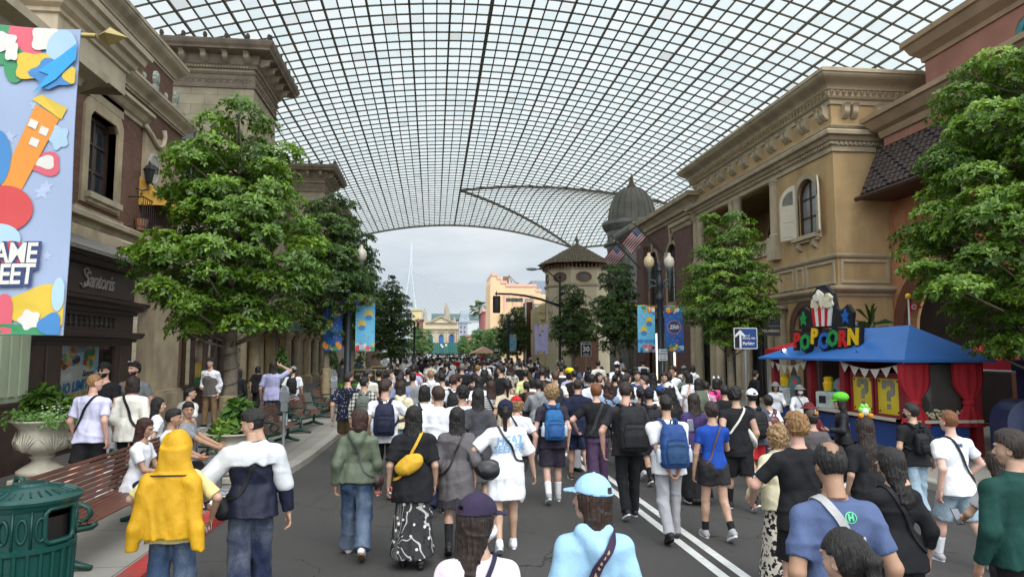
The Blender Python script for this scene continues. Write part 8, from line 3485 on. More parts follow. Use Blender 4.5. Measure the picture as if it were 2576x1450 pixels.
 def phone(s,sd,label,tilt=60,color='black',off=(0,.05,.03)):
  W_=s.A[sd][2]
  E_=s.A[sd][1]
  d=(W_-E_)/np.linalg.norm(W_-E_)
  c=W_+d*.09+V3(*off)
  b=s.thing('phone',label,'phone')
  q=MB(Matrix.Translation(c)@Matrix.Rotation(R(tilt),4,'X'))
  q.bbox((0,0,0),(.075,.15,.009),.004)
  e=q.build('phone_case',SHOEM,b)
  e.color=(*COLR[color],1)
  q=MB(Matrix.Translation(c)@Matrix.Rotation(R(tilt),4,'X'))
  q.box(-.033,.033,-.068,.068,.0046,.0056)
  q.build('screen',glass_mat('phone_screen',(.16,.17,.2),.1),b)
  return b
# ------------------------------------------------------------------ the people one can tell apart
HEROES=[]
def pp(u,vt,d,label,hadj=0,**kw):
 c=at(u,vt,d)
 z0=kw.pop('z0',None)
 if z0 is None:
  z0=0 if kerbx(d)<c.x<8.25 else .15
 H=kw.pop('H',None)or min(1.92,max(1.3,c.z-z0-(.06 if 'hat' in kw else .03)+hadj))
 h=kw.pop('h',None)or(.0095 if d<7 else(.0125 if d<13 else(.019 if d<18 else .026)))
 if d>=18:
  kw.setdefault('headres',.012)
 p=Person(label,c.x,d,H=H,z0=z0,h=h,**kw)
 p.x,p.y=c.x,d
 HEROES.append((c.x,d))
 return p
PW=M('print_white',cols['white'],.5)
# --- nearest, cut by the frame
p=pp(1203,1240,3.5,'person in dark purple cap and white mask, cut off at the bottom of frame',fem=True,hat=('cap','cap_purple'),hair=('long','dark'),head=(-62,-4),mask=True,top=('tee',(.72,.62,.68)),walk=4)
p.sling('navy','navy sling strap bag of the person in purple cap',side=1,pos=(-.1,.3,.15),size=(.1,.04,.07),mat=PACKM)
p=pp(1492,1190,3.75,'person in light blue backward-strap cap and pale blue hoodie at bottom centre',fem=True,hat=('cap','sky'),hair=('lob','brown'),head=(52,3),top=('hoodie','sky'),walk=4,wide=.98)
p.strap((.48,.36,.24),1,.03,low=.1)
p.sling((.05,.03,.06),'dark purple strap bag over the pale blue hoodie',side=1,pos=(.0,.15,.18),size=(.12,.05,.08),width=.05,low=.25)
p=pp(2097,1109,3.7,'balding person in slate blue sports shirt with pale grey strap at lower right',hair=('bald','black'),skin='t',top=('tee','steel',None,.75),bot=('shorts','black'),wide=1.0,head=(-8,-12),walk=5)
b=p.sling('dgrey','bag on a pale grey strap of the person in slate blue shirt',side=-1,strapc=(.42,.42,.42),width=.045,pos=(.16,.1,.12))
p.decal('U',.001,paint('white'),0,.86,shape=None)if False else None
ringv=[(math.cos(t)*r_,math.sin(t)*r_*.9,0)for r_ in(.034,.028)for t in[2*PI*i/20 for i in range(20)]]
ringf=[(i,(i+1)%20,20+(i+1)%20,20+i)for i in range(20)]
EMG=M('emblem_green',(.1,.55,.25),.5,0)
p.decal('',.1,EMG,.02,.9,shape=(ringv,ringf))
p.decal('H',.045,EMG,.02,.9,bold=.003)
p=pp(2136,1338,2.75,'person with black ponytail and small hair clip cut off at bottom right',fem=True,hair=('pony','black'),head=(20,-10),top=('tee','black'),walk=3)
q=MB();q.bbox((.03,-.105,.075),(.012,.01,.05),.003);e=q.build('hair_clip',M('clip_silver',(.5,.5,.5),.3,0,1,0,metal=.6),p.o);e.matrix_local=p.HM
p=pp(2553,1085,4.5,'person in dark green shirt cut by the right frame edge',hair=('side','dark'),top=('jacket','green'),bot=('trousers','black'),head=(35,-5),wide=1.1,walk=4)
p=pp(2516,1132,5.4,'person in grey shirt holding a phone beside the right frame edge',fem=True,hair=('lob','dark'),top=('tee','lgrey'),bot=('trousers','charcoal'),head=(10,-18),la=(-.16,.34,1.02,-1,-.4,-.6),hand='grip',walk=3)
p.backpack('black','black backpack of the person in grey shirt at right edge',.8)
p.phone(-1,'black phone held low at the right frame edge',55)
p=pp(2246,1128,4.9,'person with long black hair in black shirt looking at a phone, lower right',fem=True,hair=('long','black'),top=('tee','black',None,1.5),bot=('shorts','black'),head=(30,-22),la=(-.2,.34,1.1,-1,-.4,-.5),hand='grip',walk=4)
p.phone(-1,'clear cased phone held by the long haired person in black',50,'lgrey',(.0,.06,.05))
p.strap('black',-1,.03)
p=pp(2008,1036,5.75,'person with sandy blond hair in plain black shirt and shorts at right',hair=('messy','sandy'),skin='r',top=('tee','black',None,.8),bot=('shorts','black'),la=(-.3,.28,.98,-1,-.4,-.3),walk=-8,socks=('white',.16))
p=pp(1958,1072,6.7,'person with curly blond hair and hoop earring in cream jacket behind the blond man',fem=True,hair=('curly','blond'),skin='e',top=('jacket','cream'),bot=('longskirt','black','floral'),head=(40,0),la=(-.34,.05,1.0))
p=pp(2178,1048,7.1,'person with very long dark hair and green plush toy headband, black shirt',fem=True,hair=('verylong','dark'),top=('tee','black',None,.9),bot=('trousers','black'),wide=1.12,walk=4)
e=empty('plush_headband',(0,0,0),0,'green and white plush animal headband with orange feet on the long dark hair','headband')
e.matrix_basis=p.MW@p.HM
q=MB(Matrix.Translation((0,-.02,.19)));q.lathe([(0,-.05),(.045,-.03),(.05,.01),(.035,.045),(0,.055)],12);q.build('plush_body',M('plush_white',(.6,.68,.5),.9),e,True)
q=MB();
for sd in(-1,1):
 q.lathe([(0,-.02),(.026,0),(.026,.03),(0,.05)],10,(sd*.025,-.02,.24));q.lathe([(0,-.03),(.03,-.01),(.028,.03),(0,.045)],10,(sd*.045,-.02,.205))
q.build('plush_head',M('plush_green',(.22,.55,.1),.9),e,True)
q=MB()
for sd in(-1,1):
 q.lathe([(0,-.03),(.028,-.01),(.028,.02),(0,.035)],10,(sd*.06,-.04,.145),sx=1.3)
q.build('plush_feet',M('plush_orange',(.7,.25,.02),.9),e,True)
p=pp(2392,1027,7.2,'person with ginger buzz cut in white shirt, light denim shorts and black strap',hair=('crop','ginger'),skin='p',top=('tee','white'),bot=('midshorts','ldenim','denim',.98),shoes='lgrey',wide=1.1,walk=-16,face=8,ra=(.28,.12,.92,1,-.6,0),socks=('white',.2))
p.sling('black','black cross body bag of the ginger haired person',side=-1,pos=(.2,.25,.05),size=(.08,.04,.06),width=.028)
p.decal('oo',.07,paint('navy'),.0,.9)
p.phone(1,'black phone in the hand of the ginger haired person',40,'black',(0,.03,.0))
p=pp(2295,1014,9.2,'person in black shirt and light jeans with black mask before the red curtain',hair=('short','black'),top=('tee','black',None,.7),bot=('wide','ldenim','denim'),shoes='black',mask='black',head=(35,0),wide=1.05,walk=8)
p.backpack('black','black backpack half hidden on the person before the red curtain',.7)
p=pp(2044,1024,9.2,'person in grey brown shirt and brown cap with orange 95 patch',hat=('cap',(.07,.05,.04)),hair=('short','black'),top=('tee',(.1,.085,.085)),bot=('shorts','black'),head=(-10,0),wide=1.05)
q=MB(FS(-.0));vs,fs=text_mesh('95',.06,.002,.003);q.add([(a+.035,b_+.115,.13+c_)for a,b_,c_ in vs],fs);e=q.build('cap_patch',M('patch_orange',(.7,.25,.05),.6,0),p.o);e.matrix_local=p.HM
p=pp(2036,1006,11.6,'person in round dark red knitted hat before the stall counter',fem=True,hat=('bucket','maroon'),hair=('bob','red'),top=('hoodie','maroon'),bot=('trousers','black'))
p=pp(2117,990,11.4,'person in puffy bright green cap and black jacket with white number, facing left',fem=True,hat=('bigcap','lgreen'),hair=('long','black'),face=70,top=('jacket','black','nylon'),bot=('trousers','black'),walk=3,la=(-.2,.3,1.1))
p.decal('12',.2,paint('white'),.0,.45,0,.008)
# --- stall staff
p=pp(2009,965,15.0,'stall worker in grey bucket hat, white shirt, braces and face mask',hat=('bucket',(.2,.2,.2)),hair=('bob','black'),fem=True,face=172,mask=True,top=('long','white'),bot=('trousers','khaki'),z0=.15,walk=2,la=(-.3,.35,1.0),ra=(.3,.38,1.02))
p.strap((.1,.09,.07),1,.02)
p=pp(1949,958,16.8,'smiling stall worker in grey bucket hat at the far counter end',hat=('bucket',(.2,.2,.2)),hair=('bob','black'),fem=True,face=165,top=('long','white'),bot=('trousers','khaki'),walk=2,la=(-.2,.35,1.05))
p=pp(1897,932,20.5,'person in black jacket and glasses standing by the far till',hair=('short','black'),face=-80,glasses=True,top=('jacket','black'),walk=2)
# --- front rank on the road
p=pp(902,1026,8.25,'person in sage green hooded jacket and blue jeans looking to the left',fem=True,hair=('bob','auburn'),head=(75,0),top=('hoodie','sage','nylon'),bot=('wide','denim','denim'),shoes='white',walk=-13,sole='tan',hem=-.02)
p.sling((.06,.03,.025),'small brown leather bag at the hip of the sage jacket',side=-1,strapc='dgrey',pos=(.24,.02,.0),size=(.08,.05,.08),mat=LEATH,width=.016)
p=pp(1041,1022,7.8,'person in black shirt and black flowered lace skirt carrying yellow sling',fem=True,hair=('lob','black'),top=('bigtee','black'),bot=('longskirt','black','flowerlace'),shoes='black',sole='black',walk=-5,wide=1.08,socks=('black',.2))
p.sling('yellow','mustard yellow nylon sling bag across the black shirt',side=1,pos=(-.04,.42,-.17),size=(.17,.06,.1),rot=-28,width=.03)
p=pp(1150,1021,8.3,'person with long black hair in sheer grey long shirt and black boots',fem=True,hair=('longer','black'),top=('bigtee',(.115,.105,.11),'sheer',1.2),bot=('mini','charcoal'),shoes='black',sole='black',socks=('black',.27),walk=9,hem=-.3)
p.sling('black','black shoulder bag of the person in sheer grey shirt',side=1,pos=(.2,.45,-.02),size=(.14,.06,.1),rot=25,mat=LEATH)
p=pp(1272,1000,8.3,'person in navy cap with braid and long white HEAT SEEKER shirt',fem=True,hat=('cap','navy'),hair=('pony','black'),top=('bigtee','white',None,.92),bot=('shorts','black','plain',.45),hem=-.3,shoes='white',walk=8,wide=1.1,ra=(.36,.1,.86,1,-.5,0),la=(-.3,.0,.95,-1,-.5,0),head=(-6,0))
PBL=M('print_heat_blue',(.25,.46,.72),.7,0)
p.decal('HEAT',.13,PBL,.045,.76,.1,.004,.09)
p.decal('SEEKER',.115,PBL,.03,.57,.1,.0035,.09)
p.decal('made in the shade  summer',.022,M('print_faint',(.55,.56,.6),.7,0),.03,.2,0,0)
p.sling('black','black leather slouch bag of the person in HEAT SEEKER shirt',side=-1,pos=(-.2,.12,-.1),size=(.19,.06,.12),rot=10,mat=LEATH,width=.025,low=.3)
p=pp(1677,992,8.5,'person in white shirt and pale grey trousers, hands clasped behind, blue backpack',hair=('fade','black'),top=('tee','white',None,.75),bot=('trousers','lgrey'),shoes='black',sole='black',wide=1.13,walk=9,la=(-.06,-.17,.86,-1,-.4,0),ra=(.07,-.17,.85,1,-.4,0))
p.backpack('royal','blue and navy backpack on the person in pale grey trousers',1.1,(.02,.06,.14),None,2)
p=pp(1791,1007,8.5,'person in royal blue shirt and black shorts with hair in a claw clip',fem=True,hair=('bun','dark'),top=('fit','blue',None,.5),bot=('shorts','charcoal','plain',.52),shoes='lgrey',socks=('black',.12),walk=-9,hem=.0,ra=(.12,.28,1.28),la=(-.24,.08,.82,-1,-.6,0),head=(0,-4))
p.sling((.09,.04,.025),'thin brown strap bag over the royal blue shirt',side=1,pos=(-.16,.2,.12),size=(.07,.04,.06),mat=LEATH,width=.02)
p.phone(1,'phone raised in front of the person in royal blue shirt',80,'lavender',(-.22,.05,.05))
p=pp(1576,959,9.7,'tall person in black with large black hiking backpack',hair=('short','dark'),skin='r',top=('tee','charcoal',None,.7),bot=('trousers','black'),shoes='black',wide=1.1,walk=8,head=(-28,-8),ra=(.24,.24,1.05),la=(-.32,.02,.86,-1,-.5,0))
p.backpack('black','large black hiking backpack with grey piping on the tall person',1.22,(.02,.02,.022))
p=pp(1852,971,10.0,'person in black sleeveless shirt and black shorts with white tote strap',hair=('messy','black'),top=('tank','black',None,.25),bot=('shorts','black','plain',1.02),shoes='black',socks=('black',.2),wide=1.08,walk=-11,hem=-.14,head=(-30,0),mask='black')
p.sling('ivory','white canvas tote on the shoulder of the person in black sleeveless shirt',side=1,pos=(.2,.25,.02),size=(.05,.12,.18),width=.03,name='tote_bag',low=.4)
p=pp(1500,962,11.2,'person with red hair in black shirt and baggy plum trousers',hair=('side','ginger'),skin='p',top=('tee','black',None,.7),bot=('wide','plum'),shoes='black',walk=12,hem=.02,la=(-.3,.15,1.0,-1,-.6,0))
p.strap((.03,.03,.03),1,.05)
p=pp(1388,965,10.8,'person with curly blond hair, dark shorts and bright blue backpack',fem=True,hair=('curly','blond'),skin='p',top=('tee',(.035,.028,.045),None,.6),bot=('shorts',(.035,.028,.045),'plain',.9),shoes='lgrey',socks=('white',.2),walk=8,wide=1.08)
p.backpack('jcolour','bright blue daypack on the curly blond person',.95,(.03,.1,.28),None,2)
p=pp(1453,950,12.5,'person in navy polo shirt and dark denim shorts',hair=('crop','dark'),skin='r',top=('polo','navy'),bot=('shorts','indigo','denim'),shoes='brown',wide=1.1,walk=-13)
p=pp(1893,974,11.3,'person in white cap, slate shirt and red shorts with black backpack',hat=('cap','white'),hair=('short','black'),top=('tee','slate'),bot=('shorts','red'),shoes='white',socks=('white',.22),walk=10)
p.backpack('black','black backpack on the person in red shorts',1.0)
p=pp(1934,990,11.9,'person in white shirt with scrunchie bun and dark red backpack at the counter',fem=True,hair=('bun','black'),top=('tee','white'),bot=('trousers','indigo','denim'),head=(-10,0))
p.backpack('maroon','small dark red leather backpack on the person with scrunchie bun',.75,None,LEATH)
p=pp(1746,990,10.4,'person with very long brown hair in purple top and long black skirt',fem=True,hair=('verylong','dark'),top=('long','purple'),bot=('longskirt','black'),shoes='navy',wide=1.05)
p=pp(1634,971,12.0,'person in navy cap and charcoal shirt with black straps and black shorts',hat=('cap','navy'),hair=('short','black'),top=('tee',(.045,.042,.045)),bot=('shorts','black'),shoes='black',socks=('black',.2),walk=9,head=(-15,0),wide=1.06)
p.backpack('black','black backpack on the person in navy cap and charcoal shirt',.95)
p=pp(1690,977,12.3,'person in black cap with white emblem behind the pale grey trousers',fem=True,hat=('cap','black'),hair=('long','black'),top=('long','black'),bot=('trousers','black'))
p=pp(1682,958,13.7,'person in white cap in the cluster right of the hiking backpack',fem=True,hat=('cap','white'),hair=('long','dark'),top=('tee','black'),bot=('trousers','indigo'))
p=pp(1662,964,13.1,'person in blue cap and white shirt behind the charcoal shirt',hat=('cap','royal'),hair=('short','black'),top=('tee','white'),bot=('shorts','khaki'))
p=pp(1612,969,12.6,'person with black ponytail beside the tall hiker',fem=True,hair=('pony','black'),top=('tee','dgrey'),bot=('trousers','black'))
p=pp(1803,949,15.5,'person in hot pink shirt with white cat ear headband',fem=True,hair=('bob','black'),top=('tee','pink'),bot=('shorts','black'))
for sd in(-1,1):
 q=MB();q.lathe([(.035,.0),(.03,.03),(.0,.075)],8,(sd*.06,0,.12));e=q.build('hair_bow',SWHT,p.o,True);e.matrix_local=p.HM
p.backpack('maroon','tiny dark backpack on the hot pink shirt',.55)
p=pp(1776,957,15.3,'person in pale pink shirt raising one hand beside the hot pink shirt',fem=True,hair=('short','black'),top=('tee','lpink'),bot=('shorts','black'),la=(-.35,.2,1.55,-1,-.4,-1))
p=pp(1823,965,13.2,'person in black shirt just right of the hot pink shirt',hair=('short','black'),top=('tee','black'),bot=('shorts','black'))
# --- left half of the road
p=pp(971,952,11.5,'person in white shirt with navy backpack looking right at a blue phone',hair=('side','brown'),top=('tee','white'),bot=('slim','black'),shoes='coral',head=(-38,-8),walk=-10,ra=(.2,.32,1.08,1,-.6,-.2),hand='grip',wide=1.03)
p.backpack('navy','navy backpack with side bottle on the person holding a blue phone',1.0,(.012,.015,.035),None,1)
p.phone(1,'blue phone held by the person with navy backpack',50,'jcolour')
p=pp(1008,956,13.6,'person in pale yellow hoodie and light jeans',fem=True,hair=('lob','dark'),top=('hoodie','cream'),bot=('wide','ldenim','denim'))
p=pp(1102,970,10.2,'person with brown hair in plain white short sleeved shirt and navy trousers',hair=('fringe','brown'),top=('polo','white',None,.8),bot=('wide','navy'),shoes='navy',head=(25,0),walk=10,hem=-.16,wide=1.06)
p=pp(1163,968,10.9,'person with tousled black hair in white shirt with city photo print',hair=('messy','black'),top=('bigtee','white'),bot=('wide','black'),head=(30,0),wide=1.05)
grd=[(-.13+.26*i/6,-.15+.3*j/6,0)for j in range(7)for i in range(7)]
gf=[(j*7+i,j*7+i+1,j*7+i+8,j*7+i+7)for j in range(6)for i in range(6)]
p.decal('',1,M('photo_print',(.25,.33,.48),.7,.5,9,0),.06,.5,shape=(grd,gf))
p.decal('',1,M('photo_print_low',(.28,.12,.1),.7,.6,14,0),.06,.42,shape=([(a,b_*.4,0)for a,b_,c_ in grd],gf)).location.y-=.003
p=pp(1068,963,11.7,'person in white shirt with round black hair and dark straps',hair=('bob','black'),top=('tee','white'),bot=('trousers','charcoal'))
p.sling('navy','dark blue shoulder bag of the person with round black hair',side=-1,pos=(-.2,.3,-.02),width=.04)
p=pp(1203,978,10.6,'person with straight black hair in dark grey dress right of the photo print shirt',fem=True,hair=('long','black'),top=('bigtee','dgrey'),bot=('skirt','dgrey'))
p=pp(1236,955,13.8,'person with reddish hair in black and white striped shirt',fem=True,hair=('long','auburn'),top=('tee','white','stripe'),bot=('trousers','black'))
p.strap('black',-1,.035)
p=pp(1299,990,10.7,'person in red cap with frizzy hair, white printed shirt and black strap',hat=('cap','red'),hair=('curly','blond'),top=('tee','white',None,.7),bot=('shorts','dgrey'),skin='p',ra=(.3,.02,.84,1,-.5,0))
p.strap('black',-1,.025)
p.decal('RULES',.06,paint('navy'),-.02,.45)
p=pp(1322,928,20,'person in pale lime overshirt walking mid road',hair=('short','black'),top=('long','lime'),bot=('trousers','black'),hem=-.2,h=.019)
p=pp(1276,953,13.6,'person with low black ponytail in cream striped top',fem=True,hair=('pony','black'),top=('tee',(.6,.5,.36)),bot=('skirt','tan'))
p=pp(917,945,15.0,'person in black and cream plaid shirt with grey green backpack',hair=('short','black'),glasses=True,head=(-40,-4),top=('long','white','plaid'),bot=('trousers','khaki'),h=.017)
p.backpack((.13,.14,.12),'grey green drawstring backpack on the plaid shirt',.95)
p=pp(876,934,15.4,'person in navy dotted shirt and brown shorts with beard',hair=('short','dark'),skin='r',head=(-45,0),beard=.9,top=('tee','navy','dots',.8),bot=('shorts','khaki'),shoes='black',wide=1.12,walk=-15,h=.017)
p.strap('black',-1,.04)
p=pp(925,925,18.5,'person in white shirt and dark cap with glasses looking right',hat=('cap','dgrey'),hair=('short','dark'),beard=.8,head=(-55,0),top=('tee','ivory'),bot=('shorts','khaki'),h=.019)
p=pp(1142,941,15.3,'person with dark red hair and black backpack with white trim',hair=('messy','red'),top=('tee','white'),bot=('trousers','black'),head=(-30,0))
p.backpack('black','black backpack with white trim behind the photo print shirt',1.0)
p=pp(1205,944,15.6,'person with waist length black hair left of the striped shirt',fem=True,hair=('verylong','black'),top=('tee','white'),bot=('trousers','black'))
p=pp(1194,934,17,'person in dark cap and charcoal shirt with grey backpack in mid crowd',hat=('cap','charcoal'),hair=('short','dark'),top=('tee','charcoal'),bot=('trousers','black'))
p.backpack('dgrey','dark grey backpack of the person in charcoal shirt',.9)
p=pp(1006,938,16.2,'person with long wavy brown hair in blue lavender top',fem=True,hair=('wavy','brown'),top=('tee',(.2,.24,.4)),bot=('trousers','ldenim','denim'))
p=pp(976,929,18,'person with pale face mask and ponytail turned to the right',fem=True,hair=('pony','black'),face=-70,mask=True,top=('tee','ivory'),bot=('skirt','black'),h=.02)
p=pp(1027,924,20,'person in white shirt with slim black backpack and cropped hair',hair=('fade','black'),top=('tee','white'),bot=('trousers','ldenim'),h=.02)
p.backpack('black','slim black backpack on the person with cropped hair',1.0,h=.016)
p=pp(1041,912,25,'person in red shirt in the left middle crowd',hair=('short','black'),top=('tee','red'),bot=('trousers','black'))
p=pp(1123,907,26.5,'broad person in grey shirt with dark diagonal strap',hair=('short','black'),top=('tee','grey'),bot=('shorts','black'),wide=1.15,h=.022)
p.strap('navy',1,.05)
p=pp(1162,912,21.5,'grey haired person in black shirt',hair=('short','grey'),top=('tee','black'),bot=('trousers','black'),wide=1.1)
p=pp(1201,914,22,'bald person in black shirt',hair=('crop','sandy'),skin='r',top=('tee','black'),bot=('trousers','black'))
p=pp(1218,898,29,'tall person in white shirt with black backpack in the far middle',hair=('short','dark'),top=('tee','white'),bot=('trousers','black'),h=.022)
p.backpack('black','black backpack on the tall white shirt in the far middle',1.0,h=.018)
p=pp(1260,916,18.5,'person in black shirt with face turned left, mid road',hair=('short','black'),head=(60,0),top=('tee','black'),bot=('trousers','black'))
p=pp(1283,912,21.5,'person with frizzy brown hair in dark floral shirt',fem=True,hair=('wavy','brown'),top=('tee','black','floral'),bot=('trousers','black'))
p=pp(1364,923,18,'person in black shirt with small white lettering across the back',hair=('short','dark'),top=('tee','black'),bot=('trousers','black'),h=.02)
p.decal('GOOD EVERYTHING\nEVERY DAY',.035,paint('white'),0,.72)
p=pp(1398,932,16.6,'person with brown hair in cream shirt and dark backpack behind curly blond',hair=('short','lbrown'),top=('tee','ivory'),bot=('shorts','khaki'))
p.backpack('charcoal','dark backpack with small white tag on the cream shirt',.95)
p=pp(1433,924,19.5,'person wearing a yellow plush hood with round black eyes',fem=True,hat=('bigcap',(.8,.62,.02)),hair=('bob','black'),top=('tee','lavender'),bot=('trousers','black'))
q=MB()
for sd in(-1,1):
 q.nxt().lathe([(0,-.01),(.03,0),(0,.01)],10,(sd*.09,-.13,.12))
q.build('plush_eye',SBLK,p.o)
for e in q.made:
 e.matrix_local=p.HM
p=pp(1408,905,25,'person in brown shirt in the right middle crowd',hair=('short','brown'),top=('tee','brown'),bot=('trousers','black'))
p=pp(1490,939,16,'person with short black hair and sunglasses pushed up',hair=('short','black'),head=(-20,0),top=('tee','white'),bot=('trousers','black'))
p=pp(1531,957,14.2,'person with long wavy auburn hair and pale blue top',fem=True,hair=('wavy','auburn'),top=('tee',(.25,.33,.5)),bot=('trousers','indigo'))
p=pp(1552,905,24,'person in white cap and white shirt with black backpack near the right kerb',hat=('cap','white'),hair=('short','black'),top=('tee','white'),bot=('trousers','black'),h=.021)
p.backpack('black','black backpack on the person in white cap near the right kerb',1.0,h=.018)
p=pp(1505,904,27,'person in plain white shirt near the speed limit sign',hair=('short','black'),top=('tee','ivory'),bot=('trousers','dgrey'))
p=pp(1602,932,17,'person facing the camera in navy blue shirt',hair=('side','black'),face=170,top=('tee','royal'),bot=('trousers','black'),h=.019,walk=3)
p=pp(1622,942,15,'person in white shirt with navy straps, face turned left',hair=('short','dark'),skin='p',head=(70,0),top=('tee','white'),bot=('shorts','black'))
p.backpack('navy','navy backpack of the person with face turned left',.85)
p=pp(1643,934,16.4,'person in black cap with long black hair right of navy straps',fem=True,hat=('cap','black'),hair=('longer','black'),top=('tee','black'),bot=('trousers','black'))
p=pp(1670,936,16.8,'person facing the camera in black jacket under the parking notice',hair=('messy','black'),face=165,top=('jacket','black'),bot=('trousers','black'),walk=3)
p=pp(1689,921,19.5,'person facing the camera in white shirt with black cross strap',hair=('side','black'),skin='t',face=160,top=('tee','white'),bot=('trousers','dgrey'),walk=4,h=.02)
p.strap('black',1,.045)
p=pp(1727,929,19.3,'person in dark cap and faded green shirt leaning on the parking meter',hat=('cap','charcoal'),hair=('short','black'),skin='t',top=('tee',(.11,.14,.115)),bot=('trousers','black'),la=(-.28,.3,1.25),face=25,walk=2,wide=1.05,h=.02)
p=pp(1721,917,24,'person in grey cap and cream shirt behind the faded green shirt',hat=('cap','grey'),hair=('short','black'),top=('tee','ivory'),bot=('trousers','black'))
p=pp(1742,916,23,'person with long dark hair in white jacket right of the grey cap',fem=True,hair=('long','black'),top=('hoodie','white'),bot=('slim','black'))
p=pp(1579,938,15.6,'person with low ponytail in white blouse turned right',fem=True,hair=('pony','dark'),head=(-60,0),top=('blouse','white'),bot=('skirt','black'))
# --- pavement, left
p=pp(234,938,11.0,'person in lavender white shirt and black shorts with black strap, close cropped hair',hair=('crop','sandy'),skin='r',top=('tee',(.62,.62,.82),None,.75),bot=('shorts','black','plain',.95),wide=1.16,walk=12,head=(-35,0),face=-15)
p.sling('black','small black sling of the person in lavender white shirt',side=1,pos=(-.1,.3,.16),size=(.1,.04,.07),width=.035)
p=pp(269,908,13.2,'bearded person in black cap, sunglasses and black shirt facing the camera',hat=('cap','black'),hair=('short','black'),skin='r',face=165,beard=1,glasses='sun',top=('tee','black'),bot=('trousers','lgrey'),wide=1.1,walk=3,la=(-.16,.3,1.05))
p.decal('o',.16,M('print_acid',(.6,.65,.2),.6,0),.1,.62,front=True)
p=pp(343,900,13.6,'bearded person in grey shirt with orange strap and white sunglasses on the head',hair=('messy','black'),skin='r',face=160,beard=1,top=('tee',(.2,.215,.22)),bot=('shorts','dgrey'),wide=1.2,walk=3)
p.strap('orange',1,.05)
q=MB()
for sd in(-1,1):
 q.lathe([(0,-.01),(.03,0),(0,.012)],10,(sd*.035,.085,.145))
e=q.build('raised_sunglasses',SWHT,p.o);e.matrix_local=p.HM
p=pp(333,944,11.5,'person in white frilled blouse with black cross strap and brown bob',fem=True,hair=('bob','dark'),top=('blouse','ivory'),bot=('slim','black'),shoes='black',wide=1.05,walk=5)
p.sling('black','black bag at the hip of the white frilled blouse',side=-1,pos=(.24,.1,.02),size=(.09,.05,.08),width=.04)
p=pp(392,1000,10.9,'child with black hair and clip in white shirt with red sleeve trim',fem=True,hair=('long','black'),face=-60,head=(-20,0),top=('tee','white',None,.7),bot=('shorts','black'),walk=4)
p=pp(474,972,13.0,'young person in white shirt looking right behind the seated people',hair=('short','black'),face=-35,head=(-35,0),top=('bigtee',(.66,.67,.64)),bot=('shorts','black'),walk=3)
p=pp(532,898,20.8,'attendant in white shirt, grey waistcoat, tie and tan trousers by the tree trunk',hair=('messy','black'),face=165,top=('long','white'),bot=('trousers','tan'),shoes='black',walk=2,h=.017,ra=(.12,.2,1.0))
g=Grid((-.3,-.25,.6),(.3,.25,1.9),.017)
pr_=[(z,cy,a,b_)for z,cy,a,b_ in((-.07,-.005,.235,.2),(.2,0,.21,.175),(.38,.005,.215,.175),(.47,0,.13,.15))]
g.prof(pr_,.02,(p.Rt,V3(0,0,p.hz)))
V_,Q_=g.mesh();link('waistcoat',np_mesh('waistcoat',V_,Q_,[CL['plain']]),p.o,None,(.13,.115,.105))
q=MB();q.box(-.025,.025,.13,.15,p.hz+.22,p.hz+.52);q.build('tie',SBLK,p.o)
p=pp(601,928,21,'person with long black hair in loose black dress walking by the arcade',fem=True,hair=('longer','black'),top=('coat','black'),bot=('longskirt','black'),shoes='black',h=.018)
p=pp(687,905,19,'person with shoulder length hair in lavender shirt shading the face with a hand',hair=('lob','dark'),top=('tee',(.42,.42,.64),None,.8),bot=('trousers','dgrey'),ra=(.16,.2,1.6,1,-.2,-.6),h=.017)
p=pp(738,918,22,'person in grey cap and white shirt with black backpack on the left pavement',hat=('cap','grey'),hair=('short','black'),top=('bigtee','white'),bot=('slim','black'),h=.019)
p.backpack('black','black backpack on the person in grey cap, left pavement',1.05,h=.017)
p=pp(829,905,27,'person in striped shirt and jeans half hidden by the wrapped trunk',hair=('short','black'),top=('tee','white','stripe'),bot=('wide','denim'),face=20)
p=pp(861,903,28,'person in grey shirt standing behind the lamp post',hair=('short','black'),top=('tee',(.14,.15,.18)),bot=('trousers','black'),face=-20)
p=pp(977,919,24,'person with dark hair facing the camera by the conifer',fem=True,hair=('long','black'),face=170,top=('tee','ivory'),bot=('trousers','black'),walk=3)
# --- group at the near bench
p=pp(640,1030,6.55,'person in navy and white hooded windbreaker and dark jeans looking left',hair=('fade','black'),top=('jacket',(.012,.014,.032),'nylon'),bot=('wide','indigo','denim'),face=22,head=(62,-14),walk=5,wide=1.0,la=(-.36,.2,.98,-1,-.7,0),ra=(.32,-.02,.82,1,-.6,0))
# white yoke and sleeves of the windbreaker
g=Grid(p.lo,p.hi,.0125)
k=p.k
TL=.53*k
g.prof([(TL*.72,.004,.238*k,.17*k),(TL*.88,-.002,.238*k,.158*k),(TL*1.0,-.01,.18*k,.128*k),(TL*1.06,-.014,.1*k,.09*k)],.02,(p.Rt,V3(0,0,p.hz)))
for sd in(-1,1):
 S0,E0,W0=p.A[sd]
 g.cap(p.TW((sd*.09*k,-.01,TL*.95)),S0,.07*k,.084*k,.05)
 g.cap(S0,E0,.091*k,.083*k,.03)
 u_=(W0-E0)/np.linalg.norm(W0-E0)
 if sd<0:
  e_=E0+(W0-E0)*.85
  g.cap(E0,e_+u_*.05,.083*k,.072*k,.03,[(e_,u_)])
g.ell(p.TW((0,-.125*k,TL*.84)),(.105*k,.035*k,.1*k),.04)
g.cap(p.TW((-.08*k,-.05*k,TL*1.03)),p.TW((.08*k,-.05*k,TL*1.03)),.035,.035,.04)
nk=p.TW((0,.02*k,TL*1.07));g.ell(nk,(.07*k,.075*k,.06*k),0,'cut')
X_,Y_,Z_=g.ax[0][:,None,None],g.ax[1][None,:,None],g.ax[2][None,None,:]
